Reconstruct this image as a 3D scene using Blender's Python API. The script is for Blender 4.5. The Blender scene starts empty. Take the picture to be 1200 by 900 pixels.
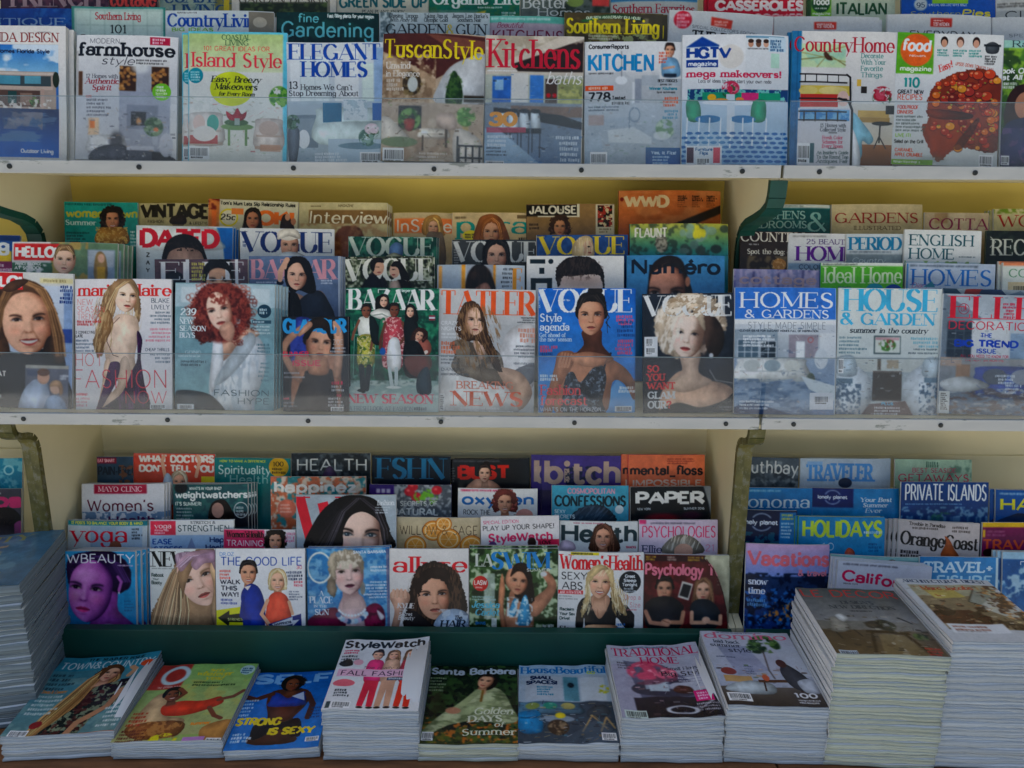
import bpy, math, random
import numpy as np
from mathutils import Vector, Matrix

random.seed(7)
scene = bpy.context.scene
COL = scene.collection
R = math.radians

# ---------------------------------------------------------------- camera
EYE = Vector((0.0, 0.0, 1.55))
PITCH, ROLL, FPX = 13.7, 0.40, 900.0          # the photograph is 1200 x 900
cam_data = bpy.data.cameras.new("camera")
cam_data.sensor_fit = 'HORIZONTAL'
cam_data.sensor_width = 36.0
cam_data.lens = 36.0 * FPX / 1200.0
cam_data.clip_start, cam_data.clip_end = 0.05, 500.0
cam = bpy.data.objects.new("camera", cam_data)
COL.objects.link(cam)
CAM_M = Matrix.Translation(EYE) @ Matrix.Rotation(R(90 - PITCH), 4, 'X') @ Matrix.Rotation(R(ROLL), 4, 'Z')
cam.matrix_world = CAM_M
scene.camera = cam

# ---------------------------------------------------------------- daylight: open shade, the sun stands behind the stand
SUN_EL, SUN_AZ = 61.0, -30.0
world = bpy.data.worlds.new("World")
scene.world = world
world.use_nodes = True
wn = world.node_tree
sky = wn.nodes.new("ShaderNodeTexSky")
sky.sky_type = 'NISHITA'
sky.sun_disc = False
sky.sun_elevation = R(SUN_EL)
sky.sun_rotation = R(SUN_AZ)
sky.air_density, sky.dust_density, sky.ozone_density = 1.0, 4.0, 0.4
bg = wn.nodes["Background"]
bg.inputs["Strength"].default_value = 0.15
tint = wn.nodes.new("ShaderNodeMix"); tint.data_type = 'RGBA'; tint.blend_type = 'MULTIPLY'
tint.inputs["Factor"].default_value = 1.0
tint.inputs["B"].default_value = (1.01, 1.0, 0.98, 1)      # added warm tint on the sky, a white balance for the blue shade
wn.links.new(sky.outputs["Color"], tint.inputs["A"])
wn.links.new(tint.outputs["Result"], bg.inputs["Color"])
sun_data = bpy.data.lights.new("sun", 'SUN')
sun_data.energy = 5.0
sun_data.angle = R(0.5)
sun_data.color = (1.0, 0.97, 0.92)
sun = bpy.data.objects.new("sun", sun_data)
COL.objects.link(sun)
# light travels from the far side of the stand towards the viewer
d = Vector((-math.sin(R(SUN_AZ)) * math.cos(R(SUN_EL)), -math.cos(R(SUN_AZ)) * math.cos(R(SUN_EL)), -math.sin(R(SUN_EL))))
sun.rotation_euler = d.to_track_quat('-Z', 'Y').to_euler()
scene.view_settings.view_transform = 'Standard'
scene.view_settings.look = 'None'
scene.view_settings.exposure = EXPOSURE = 0.38
scene.view_settings.gamma = 1.0
scene.view_settings.use_curve_mapping = False
scene.render.engine = 'CYCLES'
scene.cycles.max_bounces = 8
scene.cycles.transparent_max_bounces = 12

# ---------------------------------------------------------------- measuring: a pixel of the photograph to a point of a plane
def ray(px, py):
    v = Vector(((px - 600.0) / FPX, -(py - 450.0) / FPX, -1.0))
    return (CAM_M.to_3x3() @ v).normalized()

def on_plane(px, py, p0, n):
    r = ray(px, py)
    t = (Vector(p0) - EYE).dot(n) / r.dot(n)
    return EYE + r * t

# ---------------------------------------------------------------- objects
def tag(o, label=None, cat=None, group=None, kind=None):
    if label: o["label"] = label
    if cat: o["category"] = cat
    if group: o["group"] = group
    if kind: o["kind"] = kind
    return o

def empty(name, M=None):
    o = bpy.data.objects.new(name, None)
    o.empty_display_size = 0.05
    COL.objects.link(o)
    if M is not None: o.matrix_world = M
    return o

def link(name, me, parent=None):
    o = bpy.data.objects.new(name, me)
    COL.objects.link(o)
    if parent is not None: o.parent = parent
    return o

class MB:
    """Collects boxes, prisms and grids; build() links them as one mesh object."""
    def __init__(s): s.v, s.f, s.m = [], [], []
    def box(s, a, b, mi=0):
        x0, y0, z0 = a; x1, y1, z1 = b
        n = len(s.v)
        s.v += [(x0,y0,z0),(x1,y0,z0),(x1,y1,z0),(x0,y1,z0),(x0,y0,z1),(x1,y0,z1),(x1,y1,z1),(x0,y1,z1)]
        s.f += [tuple(n+i for i in q) for q in ((0,3,2,1),(4,5,6,7),(0,1,5,4),(1,2,6,5),(2,3,7,6),(3,0,4,7))]
        s.m += [mi]*6
        return s
    def prism_x(s, pts, x0, x1, mi=0):
        """a closed outline in (y, z), counter-clockwise seen from +x, drawn out along x"""
        n, k = len(s.v), len(pts)
        s.v += [(x0, y, z) for y, z in pts] + [(x1, y, z) for y, z in pts]
        s.f.append(tuple(n+i for i in reversed(range(k)))); s.f.append(tuple(n+k+i for i in range(k)))
        s.m += [mi]*2
        for i in range(k):
            j = (i+1) % k
            s.f.append((n+i, n+j, n+k+j, n+k+i)); s.m.append(mi)
        return s
    def cyl_y(s, c, r, y0, y1, seg=14, mi=0):
        n = len(s.v)
        for y, rr in ((y1, r), (y0 + .3*(y1-y0), r), (y0, r*.7)):
            s.v += [(c[0]+rr*math.cos(2*math.pi*i/seg), y, c[1]+rr*math.sin(2*math.pi*i/seg)) for i in range(seg)]
        for q in range(2):
            for i in range(seg):
                j = (i+1) % seg
                s.f.append((n+q*seg+i, n+q*seg+j, n+(q+1)*seg+j, n+(q+1)*seg+i)); s.m.append(mi)
        s.f.append(tuple(n+2*seg+i for i in range(seg))); s.m.append(mi)
        return s
    def build(s, name, mats, parent=None, smooth=False, bevel=0.0):
        me = bpy.data.meshes.new(name)
        me.from_pydata(s.v, [], s.f)
        for m in (mats if isinstance(mats, (list, tuple)) else [mats]): me.materials.append(m)
        me.polygons.foreach_set("material_index", s.m)
        if smooth: me.polygons.foreach_set("use_smooth", [True]*len(s.f))
        o = link(name, me, parent)
        if bevel:
            b = o.modifiers.new("bevel", 'BEVEL'); b.width = bevel; b.segments = 2; b.limit_method = 'ANGLE'
        return o

# ---------------------------------------------------------------- materials
def srgb(h):
    h = h.lstrip('#')
    if len(h) == 3: h = ''.join(c*2 for c in h)
    return tuple(int(h[i:i+2], 16)/255.0 for i in (0, 2, 4))
def lin(h):
    return tuple(c/12.92 if c <= .04045 else ((c+.055)/1.055)**2.4 for c in srgb(h)) + (1.0,)

def mat(name, rough=0.5, spec=0.5):
    m = bpy.data.materials.new(name); m.use_nodes = True
    b = m.node_tree.nodes["Principled BSDF"]
    b.inputs["Roughness"].default_value = rough
    b.inputs["Specular IOR Level"].default_value = spec
    return m, m.node_tree, b

def noise_mat(name, c0, c1, scale=6.0, rough=0.5, lo=.35, hi=.65, detail=6, bump=0.0, spec=.4, stretch=(1,1,1), c2=None, c2_scale=40, c2_lo=.6, c2_hi=.66):
    """paint or wood: two tones mixed by noise, a third (c2) for wear in its own patches"""
    m, nt, b = mat(name, rough, spec)
    N, L = nt.nodes, nt.links
    tc = N.new("ShaderNodeTexCoord"); mp = N.new("ShaderNodeMapping"); mp.inputs["Scale"].default_value = stretch
    L.new(tc.outputs["Object"], mp.inputs["Vector"])
    nz = N.new("ShaderNodeTexNoise"); nz.inputs["Scale"].default_value = scale; nz.inputs["Detail"].default_value = detail
    L.new(mp.outputs["Vector"], nz.inputs["Vector"])
    r = N.new("ShaderNodeValToRGB"); r.color_ramp.elements[0].position = lo; r.color_ramp.elements[1].position = hi
    r.color_ramp.elements[0].color = lin(c0); r.color_ramp.elements[1].color = lin(c1)
    L.new(nz.outputs["Fac"], r.inputs["Fac"])
    out = r.outputs["Color"]
    if c2:
        n2 = N.new("ShaderNodeTexNoise"); n2.inputs["Scale"].default_value = c2_scale; n2.inputs["Detail"].default_value = 8
        n2.inputs["Roughness"].default_value = .7
        L.new(mp.outputs["Vector"], n2.inputs["Vector"])
        r2 = N.new("ShaderNodeValToRGB"); r2.color_ramp.elements[0].position = c2_lo; r2.color_ramp.elements[1].position = c2_hi
        L.new(n2.outputs["Fac"], r2.inputs["Fac"])
        mx = N.new("ShaderNodeMix"); mx.data_type = 'RGBA'
        L.new(r2.outputs["Color"], mx.inputs["Factor"]); L.new(out, mx.inputs["A"]); mx.inputs["B"].default_value = lin(c2)
        out = mx.outputs["Result"]
    L.new(out, b.inputs["Base Color"])
    if bump:
        bp = N.new("ShaderNodeBump"); bp.inputs["Strength"].default_value = bump; bp.inputs["Distance"].default_value = .002
        L.new(nz.outputs["Fac"], bp.inputs["Height"]); L.new(bp.outputs["Normal"], b.inputs["Normal"])
    return m

def make_print_mat():
    m, nt, b = mat("glossy_print", .22, .24)
    N, L = nt.nodes, nt.links
    a = N.new("ShaderNodeAttribute"); a.attribute_name = "ink"
    L.new(a.outputs["Color"], b.inputs["Base Color"])
    tc = N.new("ShaderNodeTexCoord"); nz = N.new("ShaderNodeTexNoise"); nz.inputs["Scale"].default_value = 14; nz.inputs["Detail"].default_value = 2
    L.new(tc.outputs["Object"], nz.inputs["Vector"])
    bp = N.new("ShaderNodeBump"); bp.inputs["Strength"].default_value = .25; bp.inputs["Distance"].default_value = .004
    L.new(nz.outputs["Fac"], bp.inputs["Height"]); L.new(bp.outputs["Normal"], b.inputs["Normal"])
    return m
def make_pages_mat(name, c0, c1, axis):
    """cut paper: fine stripes along the thickness of the block"""
    m, nt, b = mat(name, .75, .2)
    N, L = nt.nodes, nt.links
    tc = N.new("ShaderNodeTexCoord"); mp = N.new("ShaderNodeMapping")
    s = [3.0, 3.0, 3.0]; s[axis] = 900.0
    mp.inputs["Scale"].default_value = s
    L.new(tc.outputs["Object"], mp.inputs["Vector"])
    nz = N.new("ShaderNodeTexNoise"); nz.inputs["Scale"].default_value = 1.0; nz.inputs["Detail"].default_value = 3
    L.new(mp.outputs["Vector"], nz.inputs["Vector"])
    r = N.new("ShaderNodeValToRGB"); r.color_ramp.elements[0].position = .36; r.color_ramp.elements[1].position = .6
    r.color_ramp.elements[0].color = lin(c0); r.color_ramp.elements[1].color = lin(c1)
    L.new(nz.outputs["Fac"], r.inputs["Fac"])
    oi = N.new("ShaderNodeObjectInfo"); mr = N.new("ShaderNodeMapRange")
    mr.inputs["To Min"].default_value, mr.inputs["To Max"].default_value = .84, 1.04
    hs = N.new("ShaderNodeHueSaturation")
    L.new(oi.outputs["Random"], mr.inputs["Value"]); L.new(mr.outputs["Result"], hs.inputs["Value"])
    L.new(r.outputs["Color"], hs.inputs["Color"]); L.new(hs.outputs["Color"], b.inputs["Base Color"])
    bp = N.new("ShaderNodeBump"); bp.inputs["Strength"].default_value = .4; bp.inputs["Distance"].default_value = .0006
    L.new(nz.outputs["Fac"], bp.inputs["Height"]); L.new(bp.outputs["Normal"], b.inputs["Normal"])
    return m
def make_acrylic():
    """a clear acrylic guard: mostly see-through, mirror-like at grazing angles, a film of dust on it"""
    m = bpy.data.materials.new("clear_acrylic"); m.use_nodes = True
    nt = m.node_tree; N, L = nt.nodes, nt.links
    N.remove(N["Principled BSDF"])
    tr = N.new("ShaderNodeBsdfTransparent"); tr.inputs["Color"].default_value = (.975, .985, .99, 1)
    gl = N.new("ShaderNodeBsdfGlossy"); gl.inputs["Roughness"].default_value = .04; gl.inputs["Color"].default_value = (1, 1, 1, 1)
    df = N.new("ShaderNodeBsdfDiffuse"); df.inputs["Color"].default_value = lin("b4c8d6")
    fr = N.new("ShaderNodeFresnel"); fr.inputs["IOR"].default_value = 1.36
    tc = N.new("ShaderNodeTexCoord"); nz = N.new("ShaderNodeTexNoise"); nz.inputs["Scale"].default_value = 5; nz.inputs["Detail"].default_value = 7
    L.new(tc.outputs["Object"], nz.inputs["Vector"])
    r = N.new("ShaderNodeMapRange"); r.inputs["From Min"].default_value = .3; r.inputs["From Max"].default_value = .7
    r.inputs["To Min"].default_value = .0; r.inputs["To Max"].default_value = .045
    L.new(nz.outputs["Fac"], r.inputs["Value"])
    m1 = N.new("ShaderNodeMixShader"); L.new(r.outputs["Result"], m1.inputs["Fac"]); L.new(tr.outputs[0], m1.inputs[1]); L.new(df.outputs[0], m1.inputs[2])
    m2 = N.new("ShaderNodeMixShader"); L.new(fr.outputs[0], m2.inputs["Fac"]); L.new(m1.outputs[0], m2.inputs[1]); L.new(gl.outputs[0], m2.inputs[2])
    L.new(m2.outputs[0], N["Material Output"].inputs["Surface"])
    return m

PRINT = make_print_mat()
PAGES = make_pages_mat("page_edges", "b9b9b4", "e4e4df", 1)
STACKPAGES = make_pages_mat("stacked_page_edges", "858f98", "acb5bd", 2)  # paper darkened and blued, standing in for the dimmer light low down
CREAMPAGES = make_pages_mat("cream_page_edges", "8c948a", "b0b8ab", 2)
SHADEDPAGES = make_pages_mat("shaded_page_edges", "55626a", "77858d", 2)  # page edges darkened in colour to stand in for the left pile's shaded side
COVERSTOCK, _nt, _b = mat("cover_stock", .4, .4); _b.inputs["Base Color"].default_value = lin("d9dcdd")
ACRYLIC = make_acrylic()
EDGE, _nt, _b = mat("cut_acrylic_edge", .5, .4); _b.inputs["Base Color"].default_value = lin("6f8288")
WHITE = noise_mat("white_lip_paint", "acaeab", "b8b9b5", 9, .4, c2="80857f", c2_scale=9, c2_lo=.60, c2_hi=.63, stretch=(1, 1, 4))
YELLOW = noise_mat("yellow_wall_paint", "dcc45a", "e6d068", 3.5, .55, bump=.2, c2="8d7a49", c2_scale=7, c2_lo=.68, c2_hi=.78)
CREAM = noise_mat("cream_wall_paint", "d6cda9", "e0d8b6", 3.0, .55, bump=.2, c2="8d846a", c2_scale=6, c2_lo=.66, c2_hi=.80)
GREEN = noise_mat("dark_green_paint", "073d34", "0a4a3f", 5, .5, c2="0d5547", c2_scale=16, c2_lo=.6, c2_hi=.75)
WORN = noise_mat("worn_green_gold_paint", "4a4a22", "6a6432", 30, .55, bump=.5, c2="6f6f5c", c2_scale=60, c2_lo=.52, c2_hi=.60)
SCREW, _nt, _b = mat("dark_steel", .4, .5); _b.inputs["Base Color"].default_value = (.03, .035, .035, 1); _b.inputs["Metallic"].default_value = .6
WOOD = noise_mat("brown_ledge_wood", "5d3a20", "7d5230", 8, .5, stretch=(1, 8, 8), bump=.3)
PAVE = noise_mat("concrete_pavement", "c6c3ba", "d4d1c8", 3, .85, bump=.3)
ASPHALT = noise_mat("asphalt", "6a6864", "7a7772", 25, .9, bump=.4)
# ---------------------------------------------------------------- the setting
LZ = {'T': 1.617, 'M': 1.0725, 'B': 0.435}      # shelf heights where the front row stands
H0 = 1.685                                     # distance of the front row's foot from the camera
LIPY, BACKY, ROWY, ROWZ, LEAN = 1.655, 2.03, 0.062, 0.060, 12.0
XL, XR = -1.150, 0.556                          # dividers of the middle bay
LEDGE_Z = 0.405

g = MB(); g.box((-60, -60, -.5), (60, 60, -.13)); tag(g.build("road", ASPHALT), kind="structure")
g = MB(); g.box((-40, -2.6, -.126), (40, 6, 0.0)); tag(g.build("pavement", PAVE, bevel=.01), kind="structure")

def rail_screws(parent, xs, y, z, sub):
    for x in xs:
        s = MB(); s.cyl_y((x, z), .0052, y - .0035, y, 16); s.build("screw", SCREW, sub, smooth=False)

def build_bay(x0, x1, label, screws, first):
    root = empty("magazine_rack", Matrix.Translation(((x0+x1)/2, BACKY, 0)))
    inv = Matrix.Translation((-(x0+x1)/2, -BACKY, 0))
    tag(root, label, "magazine rack", "wooden magazine racks standing side by side")
    def part(mb, name, m, par=None, bevel=0):
        mb.v = [tuple(inv @ Vector(v)) for v in mb.v]
        return mb.build(name, m, par or root, bevel=bevel)
    t = .016
    a, b = x0 + t, x1 - t
    # back boards, one per tier
    for nm, z0, z1, m in (("T", 1.594, 2.15, CREAM), ("M", 1.05, 1.594, YELLOW), ("B", 0.0, 1.05, CREAM)):
        part(MB().box((a, BACKY, z0), (b, BACKY+.018, z1)), "back_board", m)
    part(MB().box((x0, 1.70, 2.15), (x1, BACKY+.018, 2.18)), "top_board", CREAM, bevel=.002)
    part(MB().box((a+.001, BACKY-.006, .853), (b-.001, BACKY-.001, .862)), "back_rail", CREAM)
    # stepped shelves under each tier: the rows of magazines rise towards the back
    for k in 'TMB':
        z = LZ[k]
        pts = [(LIPY+.004, z-.024), (BACKY, z-.024)]
        for i in (3, 2, 1, 0):
            y = H0 + i*ROWY
            zz = z + i*ROWZ
            pts += [((BACKY if i == 3 else y + ROWY - .012), zz), (y - .012 if i else LIPY+.004, zz)]
        if k == 'B':
            pts[0] = (LIPY+.03, LEDGE_Z-.03); pts[1] = (BACKY, LEDGE_Z-.03); pts[-1] = (LIPY+.03, z)
        part(MB().prism_x(pts, a, b), "stepped_shelf", CREAM)
        if k != 'B':
            dz = 0.0
            lip = part(MB().box((x0+.002, LIPY-.006, z-.026), (x1-.002, LIPY+.003, z+.0005)), "white_lip", WHITE, bevel=.0015)
            for sx, ss in screws[k]:
                sc = MB(); sc.cyl_y((sx, z-.0125), .0052, LIPY-.0095, LIPY-.0055, 16)
                part(sc, "screw", SCREW, lip)
            ph = .125 if k == 'T' else .137
            part(MB().box((x0+.004, LIPY-.003, z+.001), (x1-.004, LIPY-.0005, z+ph)), "acrylic_guard", ACRYLIC)
            part(MB().box((x0+.004, LIPY-.0031, z+ph+.0001), (x1-.004, LIPY-.0004, z+ph+.0014)), "guard_edge", EDGE)
    # dividers: front edge comes forward under each shelf and sweeps back in a curve
    S_MID = ((0, 0), (.004, .035), (.016, .055), (.05, .071), (.10, .083), (.155, .094), (.19, .108), (.21, .130), (.215, .16))
    S_LOW = ((0, 0), (.002, .020), (.010, .034), (.028, .043), (.050, .048), (.066, .055), (.076, .068), (.080, .085), (.080, .12))
    def outline(zt, sh):
        return [(LIPY+.012+dy, zt-.004-dz) for dy, dz in sh]
    for xx, sgn in ((x0, 1), (x1 - t, -1)):
        prof = [(BACKY+.016, 2.15), (1.96, 2.15), (1.96, LZ['T']-.02), (LIPY+.012, LZ['T']-.026)]
        prof += outline(LZ['T']-.026, S_MID)
        prof += [(1.882, LZ['M']+.10), (1.72, LZ['M']+.01), (LIPY+.012, LZ['M']-.02)]
        prof += outline(LZ['M']-.026, S_LOW)
        prof += [(1.747, .535), (1.70, .52), (1.70, .003), (BACKY+.016, .003)]
        prof = list(reversed(prof))
        dv = part(MB().prism_x(prof, xx, xx + t), "divider", CREAM)
        # painted edge strip following the profile
        fp = list(reversed(prof))
        for q, (i0, i1) in enumerate(((4, 13), (16, 25))):
            ed = MB()
            seg = fp[i0:i1+1]
            for (ya, za), (yb, zb) in zip(seg, seg[1:]):
                dy, dz = yb-ya, zb-za
                l = math.hypot(dy, dz)
                if l < 1e-5: continue
                ny, nz = dz/l*.004, -dy/l*.004       # towards the viewer
                if ny > 0: ny, nz = -ny, -nz
                n = len(ed.v)
                for X in (xx-.001, xx+t+.001):
                    ed.v += [(X, ya+ny, za+nz), (X, yb+ny, zb+nz), (X, yb-ny*3, zb-nz*3), (X, ya-ny*3, za-nz*3)]
                ed.f += [(n, n+1, n+5, n+4), (n+3, n+7, n+6, n+2), (n, n+3, n+2, n+1), (n+4, n+5, n+6, n+7), (n, n+4, n+7, n+3), (n+1, n+2, n+6, n+5)]
                ed.m += [0]*6
            part(ed, "edge_strip", GREEN if q == 0 else WORN, dv)
    # kerb board behind the ledge, the ledge itself and its base
    part(MB().box((x0+.017, LIPY+.002, LEDGE_Z+.001), (x1-.017, LIPY+.028, LZ['B']+.094)), "kerb_board", GREEN, bevel=.002)
    part(MB().box((x0+.001, 1.335, LEDGE_Z-.03), (x1-.001, 1.699, LEDGE_Z)), "ledge", WOOD, bevel=.003)
    part(MB().box((x0+.004, 1.39, .002), (x1-.004, 1.69, LEDGE_Z-.031)), "base_panel", GREEN)
    return root

def lx(px, py):
    return on_plane(px, py, (0, LIPY, 0), Vector((0, 1, 0))).x
scr = lambda y, xs: [(lx(x, y), 0) for x in xs]
W3 = XR - XL
build_bay(XL, XR, "wide middle magazine rack with cream sides and white shelf lips",
          {'T': scr(198, (14, 165, 345, 509, 681, 869)), 'M': scr(492, (30, 198, 362, 517, 673, 850))}, True)
build_bay(XR+.002, XR+.002+W3, "magazine rack at the right end holding home and travel magazines",
          {'T': scr(199, (959, 1141, 1330)), 'M': scr(494, (929, 1101, 1290))}, False)
build_bay(XL-.002-W3, XL-.002, "magazine rack at the left end of which only a sliver shows",
          {'T': scr(198, (-160, -300)), 'M': scr(492, (-150, -310))}, False)
# ---------------------------------------------------------------- printing: a cover is a fine mesh whose points carry ink colours
_PERM = np.random.RandomState(3).rand(64, 64)
def vnoise(x, y, seed=0):
    x = x + seed*17.31; y = y + seed*9.77
    xi, yi = np.floor(x).astype(int), np.floor(y).astype(int)
    fx, fy = x - xi, y - yi
    fx = fx*fx*(3-2*fx); fy = fy*fy*(3-2*fy)
    g = lambda a, b: _PERM[a & 63, b & 63]
    return (g(xi, yi)*(1-fx)+g(xi+1, yi)*fx)*(1-fy) + (g(xi, yi+1)*(1-fx)+g(xi+1, yi+1)*fx)*fy
def fbm(x, y, seed=0, o=3):
    t, a, n = 0, .5, 0
    for i in range(o):
        t = t + a*vnoise(x, y, seed+i); n += a; a *= .55; x = x*2.03; y = y*2.03
    return t/n

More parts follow.
